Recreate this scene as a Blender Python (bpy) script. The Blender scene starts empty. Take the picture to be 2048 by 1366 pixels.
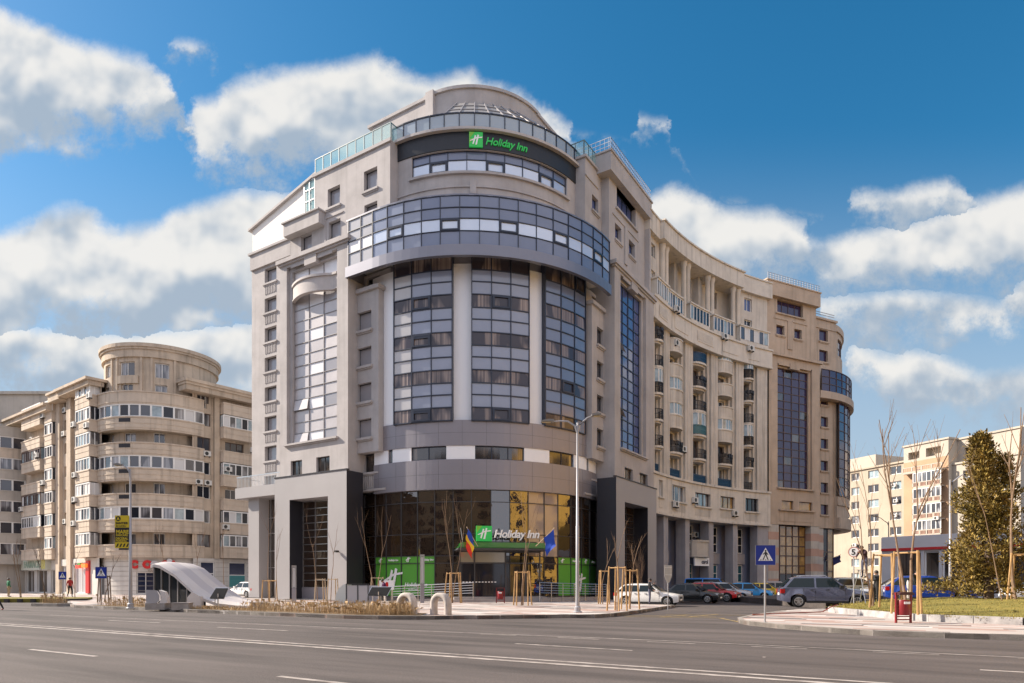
import bpy, bmesh, math, random
from math import sin, cos, radians as R_, pi, atan2, sqrt
from mathutils import Vector, Matrix
sc = bpy.context.scene
COL = sc.collection
rnd = random.Random(7)

# ------------------------------------------------------------------ materials
MATS = {}
def mat(name, col, rough=0.8, metal=0.0, ior=1.5, var=0.0, vscale=1.0, vstretch=(1, 1, 1), bump=0.0, bscale=20.0,
        coat=0.0, col2=None, vrot=0.0, island=0.0, emit=None, streak=0.0, alpha=1.0, trans=0.0, speck=0.0):
    m = bpy.data.materials.new(name); m.use_nodes = True
    nt = m.node_tree; N = nt.nodes; Lk = nt.links
    b = N['Principled BSDF']
    b.inputs['Base Color'].default_value = (*col, 1); b.inputs['Roughness'].default_value = rough
    b.inputs['Metallic'].default_value = metal; b.inputs['IOR'].default_value = ior
    b.inputs['Coat Weight'].default_value = coat; b.inputs['Coat Roughness'].default_value = 0.04
    b.inputs['Transmission Weight'].default_value = trans; b.inputs['Alpha'].default_value = alpha
    src = None
    geo = N.new('ShaderNodeNewGeometry')
    if var > 0 or col2:
        mp = N.new('ShaderNodeMapping'); mp.vector_type = 'TEXTURE' if vrot else 'POINT'; mp.inputs['Rotation'].default_value = (0, 0, vrot); mp.inputs['Scale'].default_value = [(1 / (vscale * s) if vrot else vscale * s) for s in vstretch]
        Lk.new(geo.outputs['Position'], mp.inputs['Vector'])
        nz = N.new('ShaderNodeTexNoise'); nz.inputs['Scale'].default_value = 1.0; nz.inputs['Detail'].default_value = 6
        nz.inputs['Roughness'].default_value = 0.62
        Lk.new(mp.outputs['Vector'], nz.inputs['Vector'])
        mr = N.new('ShaderNodeMapRange'); mr.inputs['From Min'].default_value = 0.32; mr.inputs['From Max'].default_value = 0.68
        Lk.new(nz.outputs['Fac'], mr.inputs['Value'])
        mx = N.new('ShaderNodeMix'); mx.data_type = 'RGBA'
        c2 = col2 if col2 else tuple(c * (1 - var) for c in col)
        c1 = col if col2 else tuple(min(1, c * (1 + var * 0.5)) for c in col)
        mx.inputs['A'].default_value = (*c1, 1); mx.inputs['B'].default_value = (*c2, 1)
        Lk.new(mr.outputs['Result'], mx.inputs['Factor']); src = mx.outputs['Result']
    if streak > 0:
        mp = N.new('ShaderNodeMapping'); mp.inputs['Scale'].default_value = (2.2, 2.2, 0.12)
        Lk.new(geo.outputs['Position'], mp.inputs['Vector'])
        nz = N.new('ShaderNodeTexNoise'); nz.inputs['Scale'].default_value = 1.0; nz.inputs['Detail'].default_value = 5
        Lk.new(mp.outputs['Vector'], nz.inputs['Vector'])
        mr = N.new('ShaderNodeMapRange'); mr.inputs['From Min'].default_value = 0.52; mr.inputs['From Max'].default_value = 0.75
        mr.inputs['To Max'].default_value = streak
        Lk.new(nz.outputs['Fac'], mr.inputs['Value'])
        mx = N.new('ShaderNodeMix'); mx.data_type = 'RGBA'
        if src: Lk.new(src, mx.inputs['A'])
        else: mx.inputs['A'].default_value = (*col, 1)
        mx.inputs['B'].default_value = (*[c * 0.42 for c in col], 1)
        Lk.new(mr.outputs['Result'], mx.inputs['Factor']); src = mx.outputs['Result']
    if island > 0:
        hs = N.new('ShaderNodeHueSaturation')
        ma = N.new('ShaderNodeMapRange'); ma.inputs['To Min'].default_value = 1 - island; ma.inputs['To Max'].default_value = 1 + island
        Lk.new(geo.outputs['Random Per Island'], ma.inputs['Value']); Lk.new(ma.outputs['Result'], hs.inputs['Value'])
        if src: Lk.new(src, hs.inputs['Color'])
        else: hs.inputs['Color'].default_value = (*col, 1)
        src = hs.outputs['Color']
    if speck > 0:
        nz = N.new('ShaderNodeTexNoise'); nz.inputs['Scale'].default_value = 38; nz.inputs['Detail'].default_value = 3
        Lk.new(geo.outputs['Position'], nz.inputs['Vector'])
        ma = N.new('ShaderNodeMapRange'); ma.inputs['From Min'].default_value = .3; ma.inputs['From Max'].default_value = .7
        ma.inputs['To Min'].default_value = 1 - speck; ma.inputs['To Max'].default_value = 1 + speck
        Lk.new(nz.outputs['Fac'], ma.inputs['Value'])
        hs = N.new('ShaderNodeHueSaturation'); Lk.new(ma.outputs['Result'], hs.inputs['Value'])
        if src: Lk.new(src, hs.inputs['Color'])
        else: hs.inputs['Color'].default_value = (*col, 1)
        src = hs.outputs['Color']
    if src: Lk.new(src, b.inputs['Base Color'])
    if bump > 0:
        nz = N.new('ShaderNodeTexNoise'); nz.inputs['Scale'].default_value = bscale; nz.inputs['Detail'].default_value = 4
        Lk.new(geo.outputs['Position'], nz.inputs['Vector'])
        bp = N.new('ShaderNodeBump'); bp.inputs['Strength'].default_value = bump; bp.inputs['Distance'].default_value = 0.03
        Lk.new(nz.outputs['Fac'], bp.inputs['Height']); Lk.new(bp.outputs['Normal'], b.inputs['Normal'])
    if emit:
        b.inputs['Emission Color'].default_value = (*emit[:3], 1); b.inputs['Emission Strength'].default_value = emit[3]
    MATS[name] = m
    return m

def curtain_mat(name, dark, tan, rough=0.08, ior=1.9, freq=9.0):
    """window pane with hanging curtains seen behind the glass"""
    m = mat(name, dark, rough=rough, ior=ior)
    nt = m.node_tree; N = nt.nodes; Lk = nt.links; b = N['Principled BSDF']
    geo = N['Geometry'] if 'Geometry' in N else N.new('ShaderNodeNewGeometry')
    mp = N.new('ShaderNodeMapping'); mp.inputs['Scale'].default_value = (freq, freq, 0.05)
    Lk.new(geo.outputs['Position'], mp.inputs['Vector'])
    nz = N.new('ShaderNodeTexNoise'); nz.inputs['Scale'].default_value = 1; nz.inputs['Detail'].default_value = 3
    Lk.new(mp.outputs['Vector'], nz.inputs['Vector'])
    mp2 = N.new('ShaderNodeMapping'); mp2.inputs['Scale'].default_value = (0.9, 0.9, 0.36)
    Lk.new(geo.outputs['Position'], mp2.inputs['Vector'])
    n2 = N.new('ShaderNodeTexNoise'); n2.inputs['Scale'].default_value = 1; n2.inputs['Detail'].default_value = 1
    Lk.new(mp2.outputs['Vector'], n2.inputs['Vector'])
    mr = N.new('ShaderNodeMapRange'); mr.inputs['From Min'].default_value = .45; mr.inputs['From Max'].default_value = .55
    Lk.new(n2.outputs['Fac'], mr.inputs['Value'])
    mu = N.new('ShaderNodeMath'); mu.operation = 'MULTIPLY'
    mr2 = N.new('ShaderNodeMapRange'); mr2.inputs['From Min'].default_value = .3; mr2.inputs['From Max'].default_value = .7
    Lk.new(nz.outputs['Fac'], mr2.inputs['Value'])
    Lk.new(mr.outputs['Result'], mu.inputs[0]); Lk.new(mr2.outputs['Result'], mu.inputs[1])
    mx = N.new('ShaderNodeMix'); mx.data_type = 'RGBA'
    mx.inputs['A'].default_value = (*dark, 1); mx.inputs['B'].default_value = (*tan, 1)
    Lk.new(mu.outputs['Value'], mx.inputs['Factor']); Lk.new(mx.outputs['Result'], b.inputs['Base Color'])
    return m

# ------------------------------------------------------------------ mesh builder
class MB:
    def __init__(s): s.v = []; s.f = []; s.m = []; s.cur = 0
    def quad(s, *p):
        i = len(s.v); s.v += [tuple(q) for q in p]; s.f.append(tuple(range(i, i + len(p)))); s.m.append(s.cur)
    def mesh(s, verts, faces):
        i = len(s.v); s.v += [tuple(q) for q in verts]
        for f in faces: s.f.append(tuple(i + k for k in f)); s.m.append(s.cur)
    def box(s, x0, x1, y0, y1, z0, z1):
        s.slab(lambda w, d, z: (w, d, z), x0, x1, y0, y1, z0, z1)
    def slab(s, fr, w0, w1, d0, d1, z0, z1, step=None):
        n = 1 if not step else max(1, int(math.ceil(abs(w1 - w0) / step)))
        vs = []
        for i in range(n + 1):
            w = w0 + (w1 - w0) * i / n
            vs += [fr(w, d0, z0), fr(w, d1, z0), fr(w, d1, z1), fr(w, d0, z1)]
        fs = [(0, 1, 2, 3), (4 * n + 3, 4 * n + 2, 4 * n + 1, 4 * n)]
        for i in range(n):
            a = 4 * i
            for k in range(4):
                k2 = (k + 1) % 4
                fs.append((a + k, a + 4 + k, a + 4 + k2, a + k2))
        s.mesh(vs, fs)
    def wall(s, fr, w0, w1, z0, z1, ops=(), d=0.0, rev=0.25, step=None, top=False):
        ws = {w0, w1}; zs = {z0, z1}
        for a, b, c, e in ops:
            ws |= {a, b}; zs |= {c, e}
        if step:
            n = max(1, int(math.ceil(abs(w1 - w0) / step)))
            for i in range(1, n):
                x = w0 + (w1 - w0) * i / n
                if all(abs(x - q) > step * .2 for q in ws): ws.add(x)
        ws = sorted(x for x in ws if w0 - 1e-6 <= x <= w1 + 1e-6); zs = sorted(x for x in zs if z0 - 1e-6 <= x <= z1 + 1e-6)
        def inside(x, z): return any(a < x < b and c < z < e for a, b, c, e in ops)
        for i in range(len(ws) - 1):
            for j in range(len(zs) - 1):
                if inside((ws[i] + ws[i + 1]) / 2, (zs[j] + zs[j + 1]) / 2): continue
                s.quad(fr(ws[i], d, zs[j]), fr(ws[i + 1], d, zs[j]), fr(ws[i + 1], d, zs[j + 1]), fr(ws[i], d, zs[j + 1]))
        for a, b, c, e in ops:
            a2, b2, c2, e2 = max(a, w0), min(b, w1), max(c, z0), min(e, z1)
            n = 1 if not step else max(1, int(math.ceil((b2 - a2) / step)))
            s.quad(fr(a2, d, c2), fr(a2, d + rev, c2), fr(a2, d + rev, e2), fr(a2, d, e2))
            s.quad(fr(b2, d, c2), fr(b2, d, e2), fr(b2, d + rev, e2), fr(b2, d + rev, c2))
            for k in range(n):
                p, q = a2 + (b2 - a2) * k / n, a2 + (b2 - a2) * (k + 1) / n
                s.quad(fr(p, d, c2), fr(q, d, c2), fr(q, d + rev, c2), fr(p, d + rev, c2))
                s.quad(fr(p, d, e2), fr(p, d + rev, e2), fr(q, d + rev, e2), fr(q, d, e2))
    def tube(s, pts, rad, n=8, cap=True):
        pts = [Vector(p) for p in pts]
        if not hasattr(rad, '__len__'): rad = [rad] * len(pts)
        vs = []; fs = []
        for i, p in enumerate(pts):
            t = (pts[min(i + 1, len(pts) - 1)] - pts[max(i - 1, 0)]).normalized()
            a = t.cross(Vector((0, 0, 1)) if abs(t.z) < .9 else Vector((1, 0, 0))).normalized(); b = t.cross(a)
            for k in range(n):
                an = 2 * pi * k / n
                vs.append(p + (a * cos(an) + b * sin(an)) * rad[i])
        for i in range(len(pts) - 1):
            for k in range(n):
                fs.append((i * n + k, i * n + (k + 1) % n, (i + 1) * n + (k + 1) % n, (i + 1) * n + k))
        if cap:
            fs.append(tuple(range(n))); fs.append(tuple((len(pts) - 1) * n + k for k in reversed(range(n))))
        s.mesh(vs, fs)
    def lathe(s, prof, c=(0, 0, 0), n=16, ax='z'):
        vs = []; fs = []
        for r, h in prof:
            for k in range(n):
                a = 2 * pi * k / n
                if ax == 'z': vs.append((c[0] + r * cos(a), c[1] + r * sin(a), c[2] + h))
                elif ax == 'y': vs.append((c[0] + r * cos(a), c[1] + h, c[2] + r * sin(a)))
                else: vs.append((c[0] + h, c[1] + r * cos(a), c[2] + r * sin(a)))
        for i in range(len(prof) - 1):
            for k in range(n):
                fs.append((i * n + k, i * n + (k + 1) % n, (i + 1) * n + (k + 1) % n, (i + 1) * n + k))
        fs.append(tuple(range(n))); fs.append(tuple((len(prof) - 1) * n + k for k in reversed(range(n))))
        s.mesh(vs, fs)
    def prism(s, poly, f0, f1):
        """poly: 2D outline; f0/f1 map (a,b) to the two faces"""
        n = len(poly)
        vs = [f0(a, b) for a, b in poly] + [f1(a, b) for a, b in poly]
        fs = [tuple(range(n)), tuple(range(2 * n - 1, n - 1, -1))]
        fs += [(k, k + n, (k + 1) % n + n, (k + 1) % n) for k in range(n)]
        s.mesh(vs, fs)
    def build(s, name, mats, parent=None, smooth=False, angle=35, merge=False):
        if not isinstance(mats, (list, tuple)): mats = [mats]
        o = Vector((0, 0, 0))
        if parent is not None:
            p = parent
            while p is not None: o = o + p.location; p = p.parent
        p = parent
        while p is not None:
            if p.get('_local'): o = Vector((0, 0, 0))
            p = p.parent
        me = bpy.data.meshes.new(name)
        me.from_pydata([(x - o.x, y - o.y, z - o.z) for x, y, z in s.v], [], s.f)
        for m in mats: me.materials.append(m)
        me.polygons.foreach_set('material_index', s.m)
        if merge or smooth:
            bm = bmesh.new(); bm.from_mesh(me); bmesh.ops.remove_doubles(bm, verts=bm.verts, dist=0.0005)
            bmesh.ops.recalc_face_normals(bm, faces=bm.faces); bm.to_mesh(me); bm.free()
        if smooth:
            me.polygons.foreach_set('use_smooth', [True] * len(me.polygons))
            me.set_sharp_from_angle(angle=R_(angle))
        me.update()
        ob = bpy.data.objects.new(name, me); COL.objects.link(ob)
        if parent is not None: ob.parent = parent
        return ob

def tag(o, label=None, cat=None, group=None, kind=None):
    if label: o['label'] = label
    if cat: o['category'] = cat
    if group: o['group'] = group
    if kind: o['kind'] = kind
    return o
def thing(name, label, cat, loc=(0, 0, 0), rz=0.0, group=None, local=True):
    """an Empty at the thing's base; local=True: its parts are given in its own axes"""
    o = bpy.data.objects.new(name, None); COL.objects.link(o); o.location = loc; o.rotation_euler = (0, 0, rz)
    o.empty_display_size = 0.3
    if local: o['_local'] = 1
    return tag(o, label, cat, group)
def local_child(o): o['_local'] = 1; return o
def dup(root, loc, rz=None, label=None, group=None, scale=None):
    r = root.copy(); COL.objects.link(r); r.location = loc
    if rz is not None: r.rotation_euler = (0, 0, rz)
    if label: r['label'] = label
    if group: r['group'] = group
    if scale: r.scale = scale
    for ch in list(root.children):
        c = ch.copy(); COL.objects.link(c); c.parent = r
        for g in list(ch.children):
            d = g.copy(); COL.objects.link(d); d.parent = c
    return r

# ------------------------------------------------------------------ writing
def text_mesh(body, size, shear=0.0, bold=0.0, align='LEFT', spacing=1.0):
    cu = bpy.data.curves.new('txt', 'FONT'); cu.body = body; cu.size = size; cu.shear = shear; cu.offset = bold
    cu.align_x = align; cu.space_character = spacing; cu.resolution_u = 3
    ob = bpy.data.objects.new('txt', cu); COL.objects.link(ob)
    dg = bpy.context.evaluated_depsgraph_get(); dg.update()
    me = bpy.data.meshes.new_from_object(ob.evaluated_get(dg))
    vs = [(v.co.x, v.co.y) for v in me.vertices]; fs = [tuple(p.vertices) for p in me.polygons]
    bpy.data.objects.remove(ob); bpy.data.curves.remove(cu); bpy.data.meshes.remove(me)
    return vs, fs
def put_text(mb, body, size, f, th=0.02, **kw):
    """f(a, b, d): a right, b up, d out of the surface"""
    vs, fs = text_mesh(body, size, **kw)
    if not vs: return
    n = len(vs)
    V = [f(a, b, th) for a, b in vs] + [f(a, b, 0) for a, b in vs]
    cnt = {}
    for q in fs:
        for i in range(len(q)):
            e = (q[i], q[(i + 1) % len(q)]); cnt[e] = 1
    F = list(fs)
    for (a, b) in cnt:
        if (b, a) not in cnt: F.append((a, b, b + n, a + n))
    mb.mesh(V, F)

# the stylised double stroke emblem, in a unit square
EMBLEM = [[(.20, .16), (.31, .14), (.50, .80), (.40, .84)], [(.43, .10), (.56, .10), (.72, .86), (.61, .90)],
          [(.02, .38), (.20, .42), (.55, .60), (.98, .66), (.98, .74), (.52, .68), (.18, .50), (.04, .44)]]
def emblem(mb, x, y, s, f, th=0.02, layers=0.0):
    for k, poly in enumerate(EMBLEM):
        mb.prism([(x + a * s, y + b * s) for a, b in poly], lambda a, b: f(a, b, 0), lambda a, b: f(a, b, th + .003 * k))
# ------------------------------------------------------------------ camera, light, sky
cam_d = bpy.data.cameras.new('camera'); cam = bpy.data.objects.new('camera', cam_d); COL.objects.link(cam)
cam.location = (0, 0, 1.55); cam.rotation_euler = (R_(90), 0, 0)
cam_d.lens = 36 * 1340 / 2048; cam_d.sensor_width = 36; cam_d.shift_y = (1165 - 683) / 2048
cam_d.clip_end = 5000; cam_d.clip_start = 0.1
sc.camera = cam
sc.view_settings.view_transform = 'Standard'; sc.view_settings.look = 'None'; sc.view_settings.gamma = 1
sc.view_settings.exposure = EXPO = 1.42
SUN_AZ = atan2(-.975, .22); SUN_EL = R_(34)
TS = Vector((sin(SUN_AZ) * cos(SUN_EL), cos(SUN_AZ) * cos(SUN_EL), sin(SUN_EL)))
sd = bpy.data.lights.new('sun', 'SUN'); sd.energy = 3.5; sd.angle = R_(0.5); sd.color = (1.0, .88, .74)
so = bpy.data.objects.new('sun', sd); COL.objects.link(so)
so.rotation_euler = TS.to_track_quat('Z', 'Y').to_euler()

w = bpy.data.worlds.new('World'); sc.world = w; w.use_nodes = True
nt = w.node_tree; N = nt.nodes; LK = nt.links
bg = N['Background']
CLD_A = (1.5, 1.82, 2.2, 1); CLD_B = (3.35, 3.28, 3.15, 1)
sky = N.new('ShaderNodeTexSky'); sky.sky_type = 'NISHITA'; sky.sun_disc = False
sky.sun_elevation = SUN_EL; sky.sun_rotation = SUN_AZ % (2 * pi); sky.air_density = 1.0; sky.dust_density = 0.6; sky.ozone_density = 2.0
def math_node(nt, op, a, b=None, c=None, clamp=False):
    n = nt.nodes.new('ShaderNodeMath'); n.operation = op; n.use_clamp = clamp
    for i, x in enumerate((a, b, c)):
        if x is None: continue
        if isinstance(x, (int, float)): n.inputs[i].default_value = x
        else: nt.links.new(x, n.inputs[i])
    return n.outputs[0]
# cumulus banks: for every bearing the height of a bank's top and base (tangents of elevation), frayed with noise
def bank(rows):
    return [((x - 1024) / 1340, (1165 - t) / 1340, (1165 - b) / 1340) for x, t, b in rows]
BANKS = [
 bank([(-300, 60, 240), (0, 15, 275), (135, 85, 258), (200, 105, 260), (300, 125, 228), (328, 160, 208), (350, 205, 190), (366, 258, 262), (392, 206, 338), (440, 198, 345), (475, 170, 335), (560, 148, 345), (640, 138, 325), (765, 112, 335), (815, 145, 330), (870, 168, 330), (940, 148, 300), (1050, 200, 290), (1110, 245, 310), (1150, 262, 300), (1180, 330, 270), (1630, 800, 640), (1700, 692, 765), (1745, 705, 775), (1800, 718, 790), (1850, 708, 790), (1960, 752, 820), (2048, 738, 840), (2400, 738, 840)]),
 bank([(-300, 480, 760), (0, 470, 700), (60, 452, 690), (100, 422, 680), (150, 416, 690), (185, 445, 690), (230, 470, 680), (300, 460, 690), (335, 438, 680), (390, 412, 680), (440, 402, 680), (490, 386, 690), (570, 395, 690), (700, 420, 690), (1230, 480, 560), (1290, 400, 560), (1340, 376, 550), (1400, 402, 560), (1455, 430, 560), (1540, 428, 560), (1610, 458, 560), (1632, 492, 530), (1650, 492, 560), (1720, 465, 590), (1800, 452, 590), (1900, 418, 590), (1960, 398, 580), (2048, 380, 570), (2400, 380, 570)]),
 bank([(-300, 650, 770), (0, 645, 775), (120, 660, 770), (250, 668, 770), (400, 652, 790), (500, 640, 800), (600, 640, 800), (1250, 800, 700), (1640, 640, 620), (1652, 605, 665), (1720, 592, 672), (1800, 582, 672), (1900, 590, 670), (1990, 612, 660), (2015, 590, 640), (2048, 560, 625), (2400, 560, 625)]),
 bank([(-300, 160, 120), (330, 140, 80), (350, 85, 112), (390, 92, 122), (430, 98, 112), (450, 140, 60), (1265, 300, 230), (1285, 240, 258), (1330, 246, 262), (1342, 300, 262), (1395, 400, 330), (1685, 460, 380), (1700, 408, 440), (1740, 385, 455), (1785, 388, 455), (1850, 374, 450), (1905, 366, 440), (1940, 392, 430), (1955, 470, 400), (2048, 500, 400)])]
tc = N.new('ShaderNodeTexCoord'); sx = N.new('ShaderNodeSeparateXYZ'); LK.new(tc.outputs['Generated'], sx.inputs[0])
ay = math_node(nt, 'MAXIMUM', math_node(nt, 'ABSOLUTE', sx.outputs['Y']), .12)
qx = math_node(nt, 'DIVIDE', sx.outputs['X'], ay); qz = math_node(nt, 'DIVIDE', sx.outputs['Z'], ay)
cb = N.new('ShaderNodeCombineXYZ'); LK.new(qx, cb.inputs[0]); LK.new(qz, cb.inputs[1])
def noise(scale, detail, rough, off=None):
    src = cb.outputs[0]
    if off:
        o = N.new('ShaderNodeVectorMath'); o.operation = 'ADD'; o.inputs[1].default_value = off; LK.new(src, o.inputs[0]); src = o.outputs[0]
    n = N.new('ShaderNodeTexNoise'); n.noise_dimensions = '2D'; n.inputs['Scale'].default_value = scale; n.inputs['Detail'].default_value = detail; n.inputs['Roughness'].default_value = rough
    LK.new(src, n.inputs['Vector']); return n
n1 = noise(8, 12, .67); n2 = noise(9, 3, .5, (-.012, .03, 0)); n3 = noise(9, 3, .5)
sc1 = N.new('ShaderNodeSeparateColor'); LK.new(n1.outputs['Color'], sc1.inputs[0])
wy = math_node(nt, 'MULTIPLY_ADD', sc1.outputs[0], .055, math_node(nt, 'SUBTRACT', qz, .0275))
wx = math_node(nt, 'MULTIPLY_ADD', sc1.outputs[1], .09, math_node(nt, 'SUBTRACT', qx, .045))
tpos = math_node(nt, 'MULTIPLY_ADD', wx, .5, .5)
dens = None; shade = None
for rows in BANKS:
    cr = N.new('ShaderNodeValToRGB'); el = cr.color_ramp.elements
    for k, (x, t, b) in enumerate(rows):
        p = max(0, min(1, x * .5 + .5))
        e = el[k] if k < 2 else el.new(p)
        e.position = p; e.color = (t, b, 0, 1)
    LK.new(tpos, cr.inputs[0])
    s3 = N.new('ShaderNodeSeparateColor'); LK.new(cr.outputs[0], s3.inputs[0])
    up = math_node(nt, 'MULTIPLY', math_node(nt, 'SUBTRACT', s3.outputs[0], wy), 32)
    dn = math_node(nt, 'MULTIPLY', math_node(nt, 'SUBTRACT', wy, s3.outputs[1]), 15)
    u = math_node(nt, 'MINIMUM', math_node(nt, 'MINIMUM', up, dn), 1.0)
    hgt = math_node(nt, 'DIVIDE', math_node(nt, 'SUBTRACT', wy, s3.outputs[1]), math_node(nt, 'MAXIMUM', math_node(nt, 'SUBTRACT', s3.outputs[0], s3.outputs[1]), .02), clamp=True)
    if dens is None: dens, shade = u, hgt
    else:
        gt = math_node(nt, 'GREATER_THAN', u, dens)
        mx = N.new('ShaderNodeMix'); mx.data_type = 'FLOAT'; LK.new(gt, mx.inputs[0]); LK.new(shade, mx.inputs[2]); LK.new(hgt, mx.inputs[3]); shade = mx.outputs[0]
        dens = math_node(nt, 'MAXIMUM', dens, u)
d2 = math_node(nt, 'ADD', dens, math_node(nt, 'MULTIPLY_ADD', n1.outputs['Fac'], 3.0, -1.22))
al = N.new('ShaderNodeMapRange'); al.interpolation_type = 'SMOOTHSTEP'; al.inputs['From Min'].default_value = -.30; al.inputs['From Max'].default_value = .85
al.inputs['To Max'].default_value = .96
LK.new(d2, al.inputs['Value'])
rel = math_node(nt, 'SUBTRACT', n3.outputs['Fac'], n2.outputs['Fac'])
sh = N.new('ShaderNodeMapRange'); sh.interpolation_type = 'SMOOTHSTEP'; sh.inputs['From Min'].default_value = .02; sh.inputs['From Max'].default_value = 1.0
LK.new(math_node(nt, 'MULTIPLY_ADD', rel, 2.2, shade), sh.inputs['Value'])
cm = N.new('ShaderNodeMix'); cm.data_type = 'RGBA'
cm.inputs['A'].default_value = CLD_A; cm.inputs['B'].default_value = CLD_B
LK.new(sh.outputs['Result'], cm.inputs['Factor'])
hs = N.new('ShaderNodeHueSaturation'); hs.inputs['Hue'].default_value = .488; hs.inputs['Saturation'].default_value = 1.4; hs.inputs['Value'].default_value = .58
LK.new(sky.outputs[0], hs.inputs['Color'])
pale = N.new('ShaderNodeMapRange'); pale.interpolation_type = 'SMOOTHSTEP'; pale.inputs['From Min'].default_value = .70; pale.inputs['From Max'].default_value = .12; pale.inputs['To Max'].default_value = .85
LK.new(qz, pale.inputs['Value'])
mixp = N.new('ShaderNodeMix'); mixp.data_type = 'RGBA'; LK.new(pale.outputs[0], mixp.inputs['Factor']); LK.new(hs.outputs[0], mixp.inputs['A']); mixp.inputs['B'].default_value = (1.75, 2.15, 2.6, 1)
mixs = N.new('ShaderNodeMix'); mixs.data_type = 'RGBA'
LK.new(al.outputs['Result'], mixs.inputs['Factor']); LK.new(mixp.outputs['Result'], mixs.inputs['A']); LK.new(cm.outputs['Result'], mixs.inputs['B'])
# bright cloud added out of view, behind and overhead, to lift the facade fill
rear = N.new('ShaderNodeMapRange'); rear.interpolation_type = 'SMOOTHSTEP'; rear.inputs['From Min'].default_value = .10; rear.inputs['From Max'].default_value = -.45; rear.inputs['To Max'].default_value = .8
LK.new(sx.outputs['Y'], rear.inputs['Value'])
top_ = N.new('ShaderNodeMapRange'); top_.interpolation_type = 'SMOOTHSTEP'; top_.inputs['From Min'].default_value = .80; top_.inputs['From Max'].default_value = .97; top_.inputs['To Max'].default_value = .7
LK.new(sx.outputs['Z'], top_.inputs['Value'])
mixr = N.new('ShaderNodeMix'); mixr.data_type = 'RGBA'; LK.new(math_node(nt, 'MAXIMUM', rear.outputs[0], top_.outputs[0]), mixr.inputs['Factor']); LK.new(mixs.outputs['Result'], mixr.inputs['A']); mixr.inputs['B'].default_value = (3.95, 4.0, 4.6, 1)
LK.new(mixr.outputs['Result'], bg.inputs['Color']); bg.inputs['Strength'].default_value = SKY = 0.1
# ------------------------------------------------------------------ materials of the buildings
STUC = mat('grey_stucco', (.43, .405, .40), .9, var=.16, vscale=.5, bump=.25, bscale=30, streak=.22)
STUC2 = mat('grey_trim', (.46, .43, .42), .85, var=.08, vscale=1.5)
WHITEW = mat('white_render', (.80, .77, .73), .8, var=.05)
METP = mat('grey_metal_panel', (.265, .25, .275), .38, metal=.25, var=.06, vscale=.3)
METL = mat('pale_metal_panel', (.325, .31, .315), .5, var=.06, vscale=.3)
RINGM = mat('ring_metal', (.21, .21, .245), .3, metal=.5, var=.05, vscale=.4)
METB = mat('shaded_return_cap_metal', (.028, .028, .036), .4, metal=.3)
SIGNB = mat('black_panel', (.014, .017, .024), .5)
WCOL = mat('white_composite_panel', (.84, .85, .88), .35)
FRAME = mat('dark_blue_frame', (.018, .026, .05), .35)
FRAMEG = mat('dark_grey_frame', (.05, .05, .055), .4)
GFRAME = mat('light_grey_frame', (.26, .25, .26), .4)
STEEL = mat('steel', (.55, .55, .56), .3, metal=.9)
SPAN = mat('blue_grey_spandrel', (.15, .185, .29), .12, ior=1.75, var=.06, vscale=.8)
SPANL = mat('light_grey_spandrel', (.46, .455, .47), .14, ior=1.7, var=.06, vscale=.8)
SPAN2 = mat('mid_grey_spandrel', (.25, .285, .385), .13, ior=1.75, var=.06, vscale=.8)
MIRR = mat('bright_vision_glass', (.60, .66, .76), .10, metal=.35, var=.05, vscale=.6)
PEARL = mat('pearl_glass', (.50, .47, .475), .25, ior=1.7, var=.1, vscale=.9)
PEARL2 = mat('pale_glass', (.74, .73, .75), .22, ior=1.7)
PEARL3 = mat('grey_glass', (.30, .29, .31), .15, ior=1.7)
DGLASS = mat('dark_glass', (.018, .020, .028), .04, ior=1.5)
WGLASS = mat('window_glass', (.05, .052, .065), .05, ior=1.8)
CURT = curtain_mat('curtained_glass', (.045, .04, .055), (.36, .29, .26), freq=7, ior=1.5)
CURTD = curtain_mat('dark_curtained_glass', (.022, .018, .018), (.16, .125, .10), freq=7)
TEAL = mat('railing_glass', (.30, .55, .58), .05, ior=1.5, alpha=.5)
RAILF = mat('railing_frame', (.12, .2, .22), .4)
BROWNG = mat('brown_mirror_glass', (.028, .017, .011), .02, metal=0.0, ior=2.3, bump=.35, bscale=.7)
BLUEG = mat('blue_tinted_glass', (.075, .105, .26), .06, ior=1.8, var=.2, vscale=.5)
PURPG = mat('purple_tinted_glass', (.045, .032, .085), .06, ior=1.55, var=.25, vscale=.5)
SOFF = mat('soffit', (.12, .11, .11), .8)
ROOFM = mat('roof_grey', (.25, .24, .23), .9)
GREEN = mat('sign_green', (.10, .36, .045), .35)
GREEN2 = mat('sign_green_lit', (.02, .33, .06), .4, emit=(.02, .5, .08, .12))
LIME = mat('sign_lime', (.20, .52, .04), .4)
WHITE = mat('sign_white', (.86, .86, .86), .4)
CONC = mat('granite_step', (.34, .31, .30), .8, var=.1)

# ------------------------------------------------------------------ local axes of the corner hotel
U = Vector((.5406, .8413, 0)); V = Vector((-.8413, .5406, 0)); CR = Vector((.54, 43.4, 0)); C0 = CR + 13 * U + 13 * V
GZ = 0.2
def LFr(w, d, z): p = CR + d * U + w * V; return (p.x, p.y, z)
def RFr(w, d, z): p = CR + w * U + d * V; return (p.x, p.y, z)
def drum(r, c=None, uu=None, vv=None):
    c = c or C0; uu = uu or U; vv = vv or V
    def f(a, d, z):
        q = c + (r - d) * (-cos(R_(a)) * uu - sin(R_(a)) * vv); return (q.x, q.y, z)
    return f

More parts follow.
